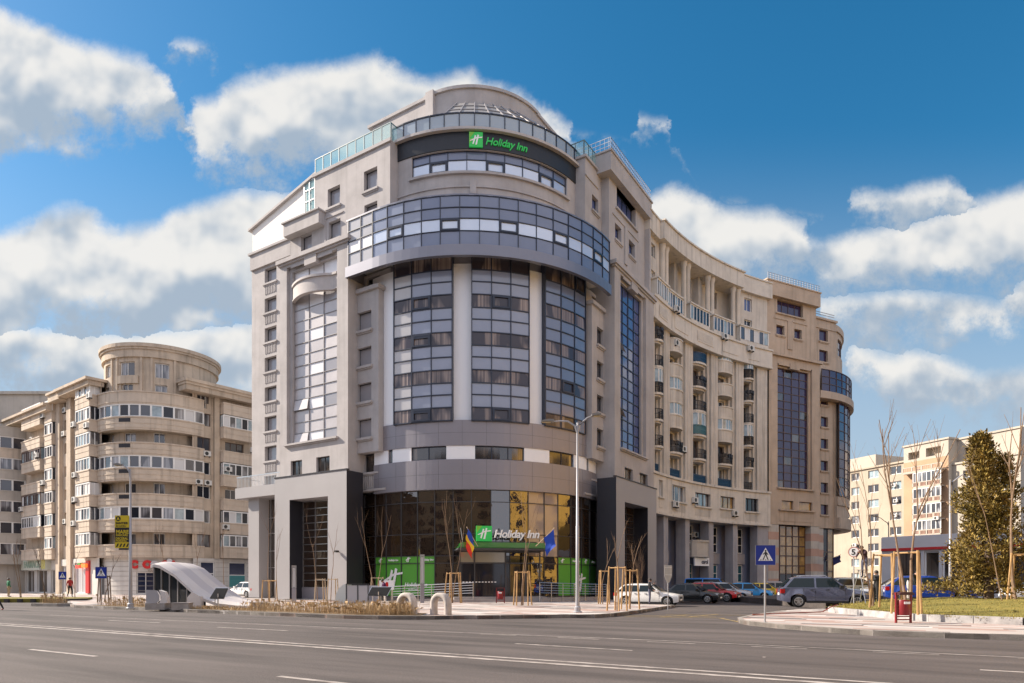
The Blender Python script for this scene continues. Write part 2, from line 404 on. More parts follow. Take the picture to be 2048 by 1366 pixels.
def window(parent, fr, w0, w1, z0, z1, d, nx=1, ny=1, fm=None, gm=None, b=.07, th=.06, step=None, tilt=0.0, shut=None):
    fm = fm or FRAME; gm = gm or WGLASS
    k = (w1 - w0) and 1
    bw = b if not step else b * step_scale(fr)
    m = MB()
    m.slab(fr, w0, w1, d - th, d, z0, z0 + b, step); m.slab(fr, w0, w1, d - th, d, z1 - b, z1, step)
    xs = [w0 + (w1 - w0) * i / nx for i in range(nx + 1)]
    for i, x in enumerate(xs):
        a, c = (x, x + bw) if i == 0 else ((x - bw, x) if i == nx else (x - bw / 2, x + bw / 2))
        m.slab(fr, a, c, d - th - .003, d - .003, z0 + b, z1 - b)
    for j in range(1, ny):
        z = z0 + (z1 - z0) * j / ny
        m.slab(fr, w0 + bw, w1 - bw, d - th + .004, d, z - b / 2, z + b / 2, step)
    o = m.build('window', fm, parent)
    g = MB()
    n = 1 if not step else max(nx, int(math.ceil((w1 - w0) / step)))
    for i in range(n):
        p, q = w0 + (w1 - w0) * i / n, w0 + (w1 - w0) * (i + 1) / n
        g.quad(fr(p, d - .012, z0), fr(q, d - .012, z0), fr(q, d - .012 - tilt, z1), fr(p, d - .012 - tilt, z1))
    g.build('pane', gm, o)
    if shut:
        s_ = MB(); zs = z1 - (z1 - z0) * shut; s_.slab(fr, w0 + bw, w1 - bw, d - .05, d - .02, zs, z1 - b, step); s_.build('shutter', STUC2, o)
    return o
def step_scale(fr):
    a = Vector(fr(0, 0, 0)); b = Vector(fr(1, 0, 0)); return 1 / max(.05, (b - a).length)

def curtain(parent, fr, ws, zs, pick, mats, d=0.0, mull=.06, fm=None, name='curtain_wall', th=.07, jit=.006, seed=1, hm=None):
    rr = random.Random(seed); g = MB(); sc_ = step_scale(fr)
    for i in range(len(ws) - 1):
        for j in range(len(zs) - 1):
            k = pick(i, j)
            if k is None: continue
            g.cur = k
            e = [d + rr.uniform(-jit, jit) for _ in range(3)]; e.append(e[0] + e[2] - e[1])
            g.quad(fr(ws[i], e[0], zs[j]), fr(ws[i + 1], e[1], zs[j]), fr(ws[i + 1], e[2], zs[j + 1]), fr(ws[i], e[3], zs[j + 1]))
    o = g.build(name, mats, parent)
    m = MB(); h = mull / 2 * sc_
    for x in ws: m.slab(fr, x - h, x + h, d - th, d + .03, zs[0], zs[-1])
    for z in zs:
        for i in range(len(ws) - 1): m.slab(fr, ws[i] + h, ws[i + 1] - h, d - th + .006, d + .03, z - (hm or mull) / 2, z + (hm or mull) / 2)
    m.build('mullions', fm or FRAME, o)
    return o
def sill(mb, fr, w0, w1, z, d, out=.16, h=.16, ov=.14, step=None):
    mb.slab(fr, w0 - ov, w1 + ov, d - out, d + .1, z - h, z, step)
    mb.slab(fr, w0 - ov * .5, w1 + ov * .5, d - out * .5, d + .1, z - h - .1, z - h, step)

hotel = thing('hotel_building', 'large grey corner hotel with a round glazed blue front and white vertical strips', 'hotel', (C0.x, C0.y, 0), local=False)
A = lambda o: o
wins = []
FL = [11.55 + 2.8 * k for k in range(9)]      # heads of the windows, floor by floor
# ---- left wing, outer wall (set back) with its eight windows
m = MB()
opsA = [(28.75, 30.45, h - 1.45, h - .05) for h in [11.55 + 2.77 * k for k in range(8)]]
m.wall(LFr, 23.8, 32.3, GZ, 32.7, opsA, d=3.5, rev=.45)
m.slab(LFr, 32.3, 32.35, 3.5, 16, GZ, 32.7)
m.slab(LFr, 24.5, 32.35, 3.3, 3.5, 31.15, 32.55); m.slab(LFr, 24.5, 32.5, 3.15, 6, 32.55, 32.75)
for a, b, c, e in opsA:
    sill(m, LFr, a, b, c, 3.5)
    if e < 29:
        for k in range(7):
            x = a + .12 + k * (b - a - .3) / 6; m.slab(LFr, x, x + .09, 3.44, 3.5, e + .35, e + 1.1)
# upper block with the flush windows
opsU = [(14.2, 15.65, 32.5, 34.15), (18.35, 19.8, 32.45, 34.05), (14.2, 15.6, 29.85, 31.45), (18.3, 19.7, 29.75, 31.3), (21.75, 23.1, 29.65, 31.1)]
m.wall(LFr, 12.86, 21.4, 28.2, 35.75, [o for o in opsU if o[0] < 21], d=1.6, rev=.4)
m.wall(LFr, 21.4, 24.5, 28.2, 32.2, [opsU[4]], d=1.6, rev=.4)
m.slab(LFr, 12.85, 12.86, 1.6, 3.6, 28.2, 35.75); m.slab(LFr, 21.39, 21.4, 1.6, 12, 28.2, 35.75)
m.slab(LFr, 12.7, 21.55, 1.45, 1.62, 35.55, 35.8); m.slab(LFr, 12.86, 21.4, 1.62, 14, 35.7, 35.79)
for a, b, c, e in opsU: sill(m, LFr, a, b, c, 1.6)
m.slab(LFr, 20.1, 24.5, .9, 1.6, 31.15, 32.2); m.slab(LFr, 20.0, 24.65, .75, 1.62, 32.2, 32.32); m.slab(LFr, 24.45, 24.5, 1.6, 3.6, 26, 32.2)
m.slab(LFr, 17.95, 20.1, 1.52, 1.6, 31.65, 31.75); m.slab(LFr, 19.98, 20.1, 1.52, 1.6, 29.6, 31.65)
m.slab(LFr, 21.4, 23.5, 1.53, 1.6, 31.3, 31.42)
m.build('stucco_wall', STUC, hotel)
for a, b, c, e in opsA: window(hotel, LFr, a, b, c, e, 3.92, gm=PEARL3, fm=FRAMEG, b=.05)
for a, b, c, e in opsU: window(hotel, LFr, a, b, c, e, 1.98, gm=PEARL3, fm=FRAMEG, b=.05)
# ---- white set back storey and its glazed corner
m = MB(); m.prism([(24.5, 32.6), (33.2, 32.6), (33.2, 35.6), (25.6, 37.6), (24.5, 37.9)], lambda a, b: LFr(a, 4.2, b), lambda a, b: LFr(a, 14, b))
m.build('white_storey', WHITEW, hotel)
m = MB(); m.prism([(24.0, 37.95), (33.6, 35.55), (33.6, 35.75), (24.0, 38.2)], lambda a, b: LFr(a, 3.95, b), lambda a, b: LFr(a, 14, b)); m.build('roof_edge', STUC2, hotel)
curtain(hotel, LFr, [24.2, 24.9, 25.6], [34.9, 35.9, 36.9, 37.7], lambda i, j: 0, [TEAL], d=4.1, mull=.05, fm=STEEL)
# ---- piers, both sides
for side, fr in (('l', LFr), ('r', RFr)):
    m = MB()
    g0, g1 = (17.3, 22.6) if side == 'l' else (16.4, 21.5)
    low = [(17.8, 19.35, 10.35, 11.6), (21.05, 22.45, 10.33, 11.6)] if side == 'l' else [(16.95, 18.75, 10.35, 11.5), (20.3, 22.3, 10.35, 11.5)]
    po = (17.1, 21.6, GZ, 8.3) if side == 'l' else (15.1, 20.3, GZ, 8.3)
    pw = 15.75 if side == 'l' else 14.85
    m.wall(fr, pw, 23.8, GZ, 28.1, [(g0 - .35, g1 + .35, 13.0, 27.75), po] + low, d=0, rev=.3)
    m.slab(fr, pw, pw + .002, 0.002, 2.5, 8.7, 28.1); m.slab(fr, pw, pw + .002, .002, .8, GZ, 8.7); m.slab(fr, 23.798, 23.8, .002, 3.5, GZ, 28.1)
    m.wall(fr, g0 - .35, g1 + .35, 13.0, 27.75, [(g0, g1, 13.0, 27.4)], d=.3, rev=.3)
    m.slab(fr, pw - .3, 24.0, -.3, 3.6, 28.1, 28.42); m.slab(fr, pw - .15, 23.9, -.15, .2, 27.95, 28.1)
    zc = (g0 + g1) / 2
    m.slab(fr, g0 + .2, zc - .75, -.03, .02, 27.95 - .38, 27.75); m.slab(fr, zc + .75, g1 - .2, -.03, .02, 27.57, 27.75)
    m.slab(fr, zc - .7, zc + .7, -.12, .3, 27.3, 27.95)
    sill(m, fr, g0 - .35, g1 + .35, 13.0, 0, out=.25, h=.14)
    m.build('pier_wall', STUC, hotel)
    ws = [g0 + (g1 - g0) * i / (3 if side == 'l' else 4) for i in range(4 if side == 'l' else 5)]
    if side == 'l':
        zs = [13.0]
        while zs[-1] < 24.5:
            zs += [zs[-1] + .95, zs[-1] + 1.85, zs[-1] + 2.8]
        zs = [z for z in zs if z < 25.0] + [25.6, 27.45]
        rr = random.Random(5)
        pk = {}
        for i in range(3):
            for j in range(len(zs) - 1):
                pk[i, j] = 0
                if j % 3 == 0: pk[i, j] = [2, 1, rr.choice([0, 2, 0])][i]
        for i in range(3): pk[i, len(zs) - 2] = 1
        cw = curtain(hotel, fr, ws, zs, lambda i, j: pk[i, j], [PEARL, PEARL2, PEARL3], d=.58, mull=.04, fm=GFRAME, jit=.012, seed=3)
        for (i, j) in ((2, 0), (2, 3)):
            q = MB(); q.slab(fr, ws[i] + .06, ws[i + 1] - .06, .5, .52, zs[j] + .1, zs[j + 1] - .08)
            q.quad(fr(ws[i] + .05, .38, zs[j] + .05), fr(ws[i + 1] - .05, .38, zs[j] + .05), fr(ws[i + 1] - .05, .5, zs[j + 1] - .06), fr(ws[i] + .05, .5, zs[j + 1] - .06))
            q.build('tilted_sash', [PEARL], cw)
        # bowed balcony band near the head of the bay
        def bow(w, d, z):
            t = (w - g0) / (g1 - g0); return fr(w, d - .75 * max(0, sin(pi * (t - .12) / .88)) ** .8 if t > .12 else d, z)
        q = MB(); q.slab(bow, g0, g1, .35, .6, 24.95, 26.0, .25); q.slab(bow, g0, g1, .22, .6, 26.0, 26.18, .25); q.slab(bow, g0, g1, .28, .6, 24.85, 24.95, .25)
        q.build('bowed_balcony', STUC2, hotel)
    else:
        zs = [13.0 + .94 * i for i in range(16)]
        zs = [z for z in zs if z < 27] + [27.42]
        cw = curtain(hotel, fr, ws, zs, lambda i, j: 0, [BLUEG], d=.58, mull=.07, jit=.012, seed=4)
        for (i, j) in ((0, 9), (0, 3)):
            q = MB(); q.quad(fr(ws[i] + .05, .15, zs[j] + .05), fr(ws[i + 1] - .05, .15, zs[j] + .05), fr(ws[i + 1] - .05, .5, zs[j + 1] - .06), fr(ws[i] + .05, .5, zs[j + 1] - .06))
            q.build('tilted_sash', [DGLASS], cw)
    for a, b, c, e in low: window(hotel, fr, a, b, c, e, .28, gm=CURTD, fm=FRAMEG, b=.05, nx=2)
    # metal clad portal
    p0, p1 = (15.06, 23.45) if side == 'l' else (13.35, 22.4)
    o0, o1 = (17.1, 21.6) if side == 'l' else (15.1, 20.3)
    m = MB(); m.wall(fr, p0, p1, GZ, 10.1, [(o0, o1, GZ + .001, 8.25)], d=-.8, rev=1.5)
    m.slab(fr, p0, p1, -.798, 0, 10.1, 10.13)
    m.cur = 1; m.slab(fr, p0 - .02, p0, -.79, .9, GZ, 10.1); m.slab(fr, p0, pw, .2, .9, 8.7, 10.1); m.slab(fr, p1, p1 + .02, -.79, 1.5, GZ, 10.1)  # side returns near-black: their shade is put into the colour
    m.slab(fr, p0 - .05, p1 + .05, -.85, -.55, 10.13, 10.22)
    m.slab(fr, o1 - .001, o1 + .001, -.78, .68, GZ, 8.24)  # thin near-black sheet standing in for shade on the reveal
    m.build('metal_portal', [METL, METB], hotel)
    nz_ = 12
    zz = [1.15 + (8.2 - 1.15) * i / nz_ for i in range(nz_ + 1)]
    wsp = [o0 + (o1 - o0) * i / 3 for i in range(4)]
    curtain(hotel, fr, wsp, zz, lambda i, j: 0, [BROWNG], d=.6, mull=.05, fm=STEEL if side == 'l' else FRAMEG, jit=.01, seed=8, name='portal_glazing')
    m = MB(); m.slab(fr, o0, o1, .45, .6, GZ, 1.14); m.build('portal_base', METP, hotel)
# ---- narrow side boxes between pier and drum
for side, fr in (('l', LFr), ('r', RFr)):
    m = MB(); x0, x1 = (13.5, 15.0) if side == 'l' else (12.6, 15.0)
    ops = [(14.25 if side == 'l' else 13.55, 15.8 if side == 'l' else 14.8, h - 1.5, h - .02) for h in FL[1:5]]
    if side == 'l': x1 = 16.4
    m.wall(fr, x0, x1, 11.8, 24.2, ops, d=1.0, rev=.35)
    m.slab(fr, x0 - .01, x0, 1.0, 3.2, 11.8, 24.2); m.slab(fr, x0 - .2, x1, .78, 3, 24.2, 24.5); m.slab(fr, x0, x1, 1.001, 3, 11.7, 11.8)
    for a, b, c, e in ops: sill(m, fr, a, b, c, 1.0, out=.2, h=.18)
    lo = (14.2, 15.7, 10.25, 11.7) if side == 'l' else (13.7, 14.9, 10.2, 11.5)
    m.wall(fr, x0 - .6, 16.2, 8.9, 25.9, [lo, (14.0, 15.4, 24.3, 25.6)], d=1.7, rev=.3)
    sill(m, fr, lo[0], lo[1], lo[2], 1.7, out=.2)
    for k in range(8): m.slab(fr, 13.9 + k * .22, 14.0 + k * .22, 1.62, 1.7, 8.95, 9.95)
    m.slab(fr, x0 - .3, 15.6, 1.45, 3.2, 8.74, 8.9)
    m.build('side_bay', STUC, hotel)
    for a, b, c, e in ops: window(hotel, fr, a, b, c, e, 1.33, gm=WGLASS if side == 'r' else PEARL3, fm=FRAMEG, b=.06)
    window(hotel, fr, *lo, 1.98, gm=CURTD, fm=FRAMEG); window(hotel, fr, 14.0, 15.4, 24.3, 25.6, 1.98, gm=DGLASS, fm=FRAMEG)
# ---- left canopy with railing, column and glazed door
m = MB(); m.slab(LFr, 23.5, 31.2, .9, 4, 9.15, 10.1); m.build('entrance_canopy', METL, hotel)
m = MB()
for k in range(38): x = 23.6 + k * .2; m.slab(LFr, x, x + .03, 1.0, 1.03, 10.1, 11.05)
m.slab(LFr, 23.6, 31.1, .98, 1.05, 11.05, 11.11); m.slab(LFr, 31.05, 31.1, 1.0, 3.4, 11.05, 11.1)
m.build('canopy_railing', STEEL, hotel)
m = MB(); m.slab(LFr, 28.6, 30.1, 1.5, 2.6, GZ, 9.15); m.build('canopy_column', METL, hotel)
curtain(hotel, LFr, [27.6, 28.35, 29.1, 29.85], [GZ + .05, 2.9, 4.4, 6.0, 7.4, 9.1], lambda i, j: 0, [BROWNG], d=2.6, mull=.07, fm=STEEL, name='side_entrance')
# ---- the drum: glazed bays between white strips
D116 = drum(11.6); D113 = drum(11.3)
m = MB(); m.wall(drum(11.15), 3, 87, 13.4, 25.45, d=0, step=2.5); m.wall(drum(11.42), -9, 3.2, 13.4, 25.45, step=2.5); m.wall(drum(11.3), 86.5, 101, 13.4, 25.45, step=2.5)
m.build('white_strips', WCOL, hotel)
for bi, (a0, a1) in enumerate(((3.6, 27.4), (34.6, 56.4), (63.4, 86.2))):
    ws = [a0 + (a1 - a0) * i / 3 for i in range(4)]
    zs = [13.6]
    for k in range(4): zs += [zs[-1] + .98, zs[-1] + 1.92, zs[-1] + 2.8]
    zs += [zs[-1] + 1.3]
    rr = random.Random(bi + 2)
    b = bi
    def pick(i, j):
        if j % 3 == 0: return 1
        if b == 0: return [3, 2, 0][i]
        return 0
    cw = curtain(hotel, D116, ws, zs, pick, [SPAN2 if b < 2 else SPAN, CURT, SPAN2, SPANL], mull=.07, hm=.075, jit=.008, seed=11 + bi)
    for s_ in (a0, a1): q = MB(); q.slab(D116, s_ - .15, s_ + .15, -.03, .6, 13.55, 26.1); q.build('bay_side', FRAME, cw)
    opening = {0: [(1, 0), (1, 6), (1, 9)], 1: [(1, 9), (1, 0)], 2: [(1, 3), (2, 12)]}[bi]
    for (i, j) in opening:
        q = MB(); e = 1.1
        for (x0, x1) in ((ws[i] + .3, ws[i] + e), (ws[i + 1] - e, ws[i + 1] - .3)): q.slab(D116, x0, x1, -.11, -.05, zs[j] + .06, zs[j + 1] - .06)
        q.slab(D116, ws[i] + .3, ws[i + 1] - .3, -.115, -.05, zs[j] + .04, zs[j] + .16); q.slab(D116, ws[i] + .3, ws[i + 1] - .3, -.115, -.05, zs[j + 1] - .16, zs[j + 1] - .04)
        if (bi, j) in ((0, 0), (0, 6)): q.slab(D116, ws[i] + .4, ws[i + 1] - .4, -.1, -.02, zs[j + 1] - .34, zs[j + 1] - .16)
        q.build('sash_frame', FRAME, cw)
# ---- grey metal bands with the strip of white panels and windows
D114 = drum(11.5)
m = MB(); m.wall(D114, -8, 99, 11.8, 13.62, step=2.5); m.wall(D114, -8, 99, 8.55, 10.7, step=2.5)
m.slab(D114, -8, 99, 0, .5, 13.6, 13.66, 3); m.slab(D114, -8, 99, 0, .7, 8.5, 8.56, 3); m.slab(D114, -8, 99, 0.001, .25, 11.76, 11.8, 3); m.slab(D114, -8, 99, 0.001, .25, 10.7, 10.74, 3)
m.cur = 1
for z in (12.72, 9.62): m.slab(D114, -8, 99, -.004, .01, z, z + .018, 2.5)
for k in range(12):
    a = -5 + 9 * k; m.slab(D114, a, a + .09, -.004, .01, 8.58, 9.62); m.slab(D114, a, a + .09, -.004, .01, 9.64, 10.69); m.slab(D114, a, a + .09, -.004, .01, 11.81, 12.72); m.slab(D114, a, a + .09, -.004, .01, 12.74, 13.6)
m.build('metal_band', [METP, mat('panel_joint', (.12, .115, .125), .6)], hotel)
wp = [(-8, -.1), (2.2, 10.8), (25.0, 35.8), (54.8, 65.9), (79.4, 88.8), (90.8, 99)]
for a, b in wp: m = MB(); m.slab(D114, a, b, .06, .2, 10.72, 11.78, 2.5); m.build('white_panel', WCOL, hotel)
for a, b, n in ((-.1, 2.2, 1), (10.8, 25.0, 2), (35.8, 54.8, 3), (65.9, 79.4, 2), (88.8, 90.8, 1)):
    window(hotel, D114, a, b, 10.74, 11.76, .24, nx=n, fm=FRAME, gm=CURTD, step=2.5)
# ---- ground floor glazing
D112 = drum(11.2)
gw = [-28.8, -22.5, -16.9, -8.7, -2.1, 5.6, 13.0, 20.2, 27.4, 34.4, 41.9, 49.3, 56.9, 64.2, 71.1, 78.6, 86.3, 94.2, 104.1, 112, 118.8]
gz = [GZ + .3, 3.0, 3.55, 5.2, 7.6, 8.6]
def gp(i, j):
    if j < 2 and i in (3, 4, 5, 6, 14, 15, 16, 17): return 1
    if 9 <= i <= 11 and j < 2: return 2
    if i in (12, 13) and j in (2, 3, 4): return 3
    return 0
cw = curtain(hotel, D112, gw, gz, gp, [BROWNG, GREEN, DGLASS, mat('tan_mirror_glass', (.36, .28, .23), .05, ior=1.7, bump=.1, bscale=1)], mull=.05, fm=FRAMEG, jit=.02, seed=21, name='ground_floor_glazing')
m = MB(); m.slab(drum(11.1), -28, 118, 0.05, .3, GZ, GZ + .32, 3); m.build('plinth', CONC, hotel)

def Dtext(r, a0, z0, off):
    k = 180 / pi / r
    f_ = drum(r)
    return lambda a, b, d: f_(a0 + a * k, -off - d, z0 + b)
for a0, s_, z_ in ((-6.5, .45, 3.05), (7.6, .5, 3.05), (72.3, .45, 3.05), (88.6, .5, 3.05), (-3.2, 1.9, .95), (80, 1.9, .6)):
    m = MB(); emblem(m, 0, 0, s_, Dtext(11.2, a0, z_, .05)); m.build('window_emblem', WHITE, cw)
for a0, s_, z_, tx in ((-1.0, .22, 3.2, 'Holiday Inn'), (14.5, .22, 3.2, 'Holiday Inn'), (79.5, .22, 3.2, 'Holiday Inn'), (96, .22, 3.2, 'Holiday Inn'), (7.2, .42, 1.25, 'Holiday Inn'), (97, .3, .9, 'Holiday Inn'), (9, .16, .98, 'an IHG hotel')):
    m = MB(); put_text(m, tx, s_, Dtext(11.2, a0, z_, .05), shear=.25, bold=.018 * s_); m.build('window_lettering', WHITE, cw)
# ---- crown ring of glazing over the bays
D13 = drum(13)
def DL(wv, d, z): return LFr(13 + wv, d, z)
ra = [-.5 + 6.29 * i for i in range(15)] + [93.5]
rz = [25.95, 26.95, 27.85, 28.65, 29.5]
rp = lambda i, j: (1 if j == 1 else (2 if i < 3 else 0))
cw = curtain(hotel, D13, ra, rz, rp, [SPAN, MIRR, SPAN2], mull=.05, jit=.01, seed=31, hm=.05)
for i in (1, 4, 7, 10, 13):
    q = MB()
    for a in (ra[i] + .2, ra[i + 1] - .7): q.slab(D13, a, a + .5, -.1, -.04, 27.0, 27.8)
    q.slab(D13, ra[i] + .2, ra[i + 1] - .2, -.1, -.04, 26.98, 27.1); q.slab(D13, ra[i] + .2, ra[i + 1] - .2, -.1, -.04, 27.7, 27.82)
    q.build('sash_frame', FRAME, cw)
curtain(hotel, LFr, [13.1, 14.35, 15.66], rz, lambda i, j: 1 if j == 1 else (2 if i else 3), [SPAN2, PEARL2, SPANL, SPANL], d=0.0, mull=.05, seed=33)
m = MB()
for f_, a, b, st in ((D13, 0, 94, 3), (LFr, 13.0, 15.9, None)):
    m.slab(f_, a, b, -.16, .12, 25.17, 25.93, st); m.slab(f_, a, b, -.2, .14, 25.12, 25.17, st); m.cur = 1; m.slab(f_, a, b, .1, 3.2, 26.1, 26.16, st); m.cur = 0; m.slab(f_, a, b, -.05, 2.8, 29.5, 29.62, st)
m.slab(LFr, 15.7, 15.74, -.05, 2, 25.2, 29.6)
m.build('ring_beam', [RINGM, WHITEW], hotel)  # soffit slab coloured white to bounce light onto the top glazing row
m = MB(); m.wall(drum(11.0), -9, 101, 25.4, 26.2, step=4); m.build('soffit_band', METP, hotel)
# ---- upper drum with dark name band
D105 = drum(10.5)
m = MB(); wb = (8.0, 81.0, 32.75, 34.4)
m.wall(D105, 0, 90, 29.5, 34.45, [wb], rev=.3, step=2.5)
m.wall(drum(13), 0, 90, 29.6, 29.61)
m.slab(D105, 0, 90, -.1, .05, 31.55, 31.68, 2.5); m.slab(D105, 33.7, 36.3, -.13, .02, 31.05, 32.0); m.slab(D105, 7, 82, -.2, .1, 32.55, 32.73, 2.5)
m.build('upper_drum', STUC, hotel)
wsb = [8 + 73 * i / 9 for i in range(10)]
cw = curtain(hotel, D105, wsb, [32.75, 33.75, 34.4], lambda i, j: 1 if j == 0 else 0, [SPAN, MIRR], d=.2, mull=.055, seed=41)
for i in (1, 4, 7):
    q = MB()
    for a in (wsb[i] + .3, wsb[i + 1] - 1.0): q.slab(D105, a, a + .7, .08, .14, 32.85, 33.65)
    q.slab(D105, wsb[i] + .3, wsb[i + 1] - .3, .08, .14, 32.82, 32.95); q.slab(D105, wsb[i] + .3, wsb[i + 1] - .3, .08, .14, 33.58, 33.7)
    q.build('sash_frame', FRAME, cw)
m = MB(); m.slab(D105, -1, 91, -.08, .3, 34.45, 35.75, 2.5); m.build('name_band', SIGNB, hotel)
m = MB(); m.slab(D105, -2, 92, -.4, 1, 35.75, 35.95, 2.5); m.slab(D105, -2, 92, 1, 6, 35.9, 35.94, 5); m.build('roof_ledge', STUC2, hotel)
pa = [-2 + 94 * i / 15 for i in range(16)]
curtain(hotel, drum(10.6), pa, [35.98, 37.15], lambda i, j: 0, [mat('pavilion_glass', (.30, .36, .42), .08, ior=1.9)], mull=.06, seed=43, name='pavilion_glazing', hm=.09)
# sloping glass roof of the pavilion
q = MB(); qb = MB()
for i in range(4, 12):
    f1, f2 = drum(10.5), drum(6.7)
    q.quad(f1(pa[i], 0, 37.18), f1(pa[i + 1], 0, 37.18), f2(pa[i + 1], 0, 40.7), f2(pa[i], 0, 40.7))
for i in range(4, 13): qb.tube([f1(pa[i], 0, 37.22), f2(pa[i], 0, 40.75)], .05, 5)
for t in (.33, .66):
    for i in range(4, 12):
        r_ = 10.5 - 3.8 * t; f3 = drum(r_); qb.tube([f3(pa[i], 0, 37.22 + 3.53 * t), f3(pa[i + 1], 0, 37.22 + 3.53 * t)], .04, 5)
so_ = q.build('pavilion_roof', mat('roof_glass', (.30, .29, .28), .3, ior=1.45), hotel); qb.build('roof_bars', GFRAME, so_)
m = MB()
m.slab(drum(6.5), -4, 94, 0, .4, 35.9, 42.0, 4); m.slab(drum(6.5), -4.5, 94.5, -.15, .5, 42.0, 42.25, 4)
m.slab(LFr, 13, 19.5, 6.5, 6.9, 35.8, 41.9); m.slab(LFr, 12.4, 13.2, 6.2, 6.9, 35.8, 42.3); m.slab(LFr, 13, 20, 6.35, 7, 41.9, 42.15)
m.slab(RFr, 13, 19.5, 6.5, 6.9, 35.8, 41.9); m.slab(RFr, 13, 20, 6.35, 7, 41.9, 42.15)
m.build('roof_house', STUC, hotel)
# ---- right wing, upper floors
m = MB()
opsR = [(13.85, 15.05, 32.7, 34.0), (13.8, 15.0, 29.9, 31.4)]
m.wall(RFr, 12.55, 15.9, 28.2, 36.4, opsR, d=1.6, rev=.35)
m.slab(RFr, 12.54, 12.55, 1.6, 3.6, 28.2, 36.4); m.slab(RFr, 12.4, 15.9, 1.45, 6, 36.35, 36.55); m.slab(RFr, 12.5, 15.0, 1.52, 1.6, 34.9, 35.0)
for a, b, c, e in opsR: sill(m, RFr, a, b, c, 1.6)
opsR2 = [(17.3, 21.6, 34.3, 36.1), (16.95, 18.3, 31.4, 32.8), (20.0, 21.4, 31.3, 32.7)]
m.wall(RFr, 15.7, 23.8, 28.2, 36.2, opsR2, d=.9, rev=.5)
m.slab(RFr, 15.69, 15.7, .9, 6, 28.2, 36.2)
for a, b, c, e in opsR2[1:]: sill(m, RFr, a, b, c, .9)
m.slab(RFr, 17.0, 21.9, .72, 1.0, 34.05, 34.22)
m.slab(RFr, 14.75, 24.1, .3, 8, 36.1, 37.65); m.slab(RFr, 14.65, 24.2, .2, 8, 37.65, 37.8)
m.slab(RFr, 16.4, 22.2, .83, .9, 33.3, 33.45); m.slab(RFr, 18.9, 19.5, .78, .9, 30.0, 33.3)
m.slab(RFr, 23.8, 24.1, .4, 9, GZ, 36.1)
m.build('stucco_wall', STUC, hotel)
for a, b, c, e in opsR: window(hotel, RFr, a, b, c, e, 1.93, gm=BLUEG)
window(hotel, RFr, *opsR2[0], 1.38, nx=4, gm=BLUEG)
for a, b, c, e in opsR2[1:]: window(hotel, RFr, a, b, c, e, 1.3, gm=BLUEG)
# ---- roof railings
def rail_glass(fr, w0, w1, z, d, n, par):
    q = MB(); p = MB()
    for i in range(n):
        a, b = w0 + (w1 - w0) * i / n, w0 + (w1 - w0) * (i + 1) / n
        q.quad(fr(a + .05, d, z), fr(b - .05, d, z), fr(b - .05, d, z + 1.3), fr(a + .05, d, z + 1.3))
        p.slab(fr, a - .03, a + .03, d - .03, d + .03, z - .05, z + 1.35)
    p.slab(fr, w1 - .03, w1 + .03, d - .03, d + .03, z - .05, z + 1.35); p.slab(fr, w0, w1, d - .03, d + .03, z + 1.3, z + 1.36)
    o = q.build('glass_railing', TEAL, par); p.build('railing_post', RAILF, o)
rail_glass(LFr, 12.9, 21.4, 35.8, 1.7, 9, hotel)
rail_glass(lambda w, d, z: LFr(12.9 + d, w, z), 1.75, 3.3, 35.8, 0, 2, hotel)
rail_glass(RFr, 12.6, 16.5, 36.5, 1.7, 5, hotel); rail_glass(lambda w, d, z: RFr(12.6 + d, w, z), 1.75, 3.3, 36.5, 0, 2, hotel)
m = MB()
for k in range(33): x = 14.8 + k * .28; m.slab(RFr, x, x + .03, .35, .38, 37.8, 38.8)
for z in (38.1, 38.45, 38.8): m.slab(RFr, 14.8, 24, .34, .39, z, z + .04)
for k in range(12): m.slab(RFr, 14.8, 14.83, .5 + k * .4, .53 + k * .4, 37.8, 38.8)
for z in (38.1, 38.45, 38.8): m.slab(RFr, 14.79, 14.84, .4, 5, z, z + .04)
m.build('roof_railing', STEEL, hotel)
m = MB(); m.slab(LFr, 12, 30, 6, 22, 28, 35.6); m.slab(RFr, 13, 23.7, 3.7, 15, 20, 36); m.slab(LFr, 14.9, 32.2, 4.5, 14, GZ, 28); m.build('core', ROOFM, hotel)

# ---- hotel name signs
sg = thing('hotel_roof_sign', 'green square emblem with green lettering on the black band at the top of the drum', 'sign', D105(40, -.1, 34.5), local=False)
f = Dtext(10.58, 33.4, 34.5, .0)
m = MB(); m.prism([(0, 0), (1.02, 0), (1.02, 1.12), (0, 1.12)], lambda a, b: f(a, b, .02), lambda a, b: f(a, b, .16)); m.build('emblem_panel', GREEN2, sg)
m = MB(); m.prism([(.02, .6), (.42, 1.1), (.02, 1.1)], lambda a, b: f(a, b, .15), lambda a, b: f(a, b, .175)); m.prism([(.02, .2), (.3, .6), (.02, .6)], lambda a, b: f(a, b, .15), lambda a, b: f(a, b, .173)); m.build('emblem_corner', LIME, sg)
m = MB(); emblem(m, .05, .05, .95, f, .19); m.build('emblem_strokes', WHITE, sg)
m = MB(); f2 = lambda a, b, d: f(1.2 + a, .28 + b, d); put_text(m, 'Holiday Inn', .78, f2, th=.1, shear=.25, bold=.004, spacing=.93); m.build('lettering', GREEN2, sg)

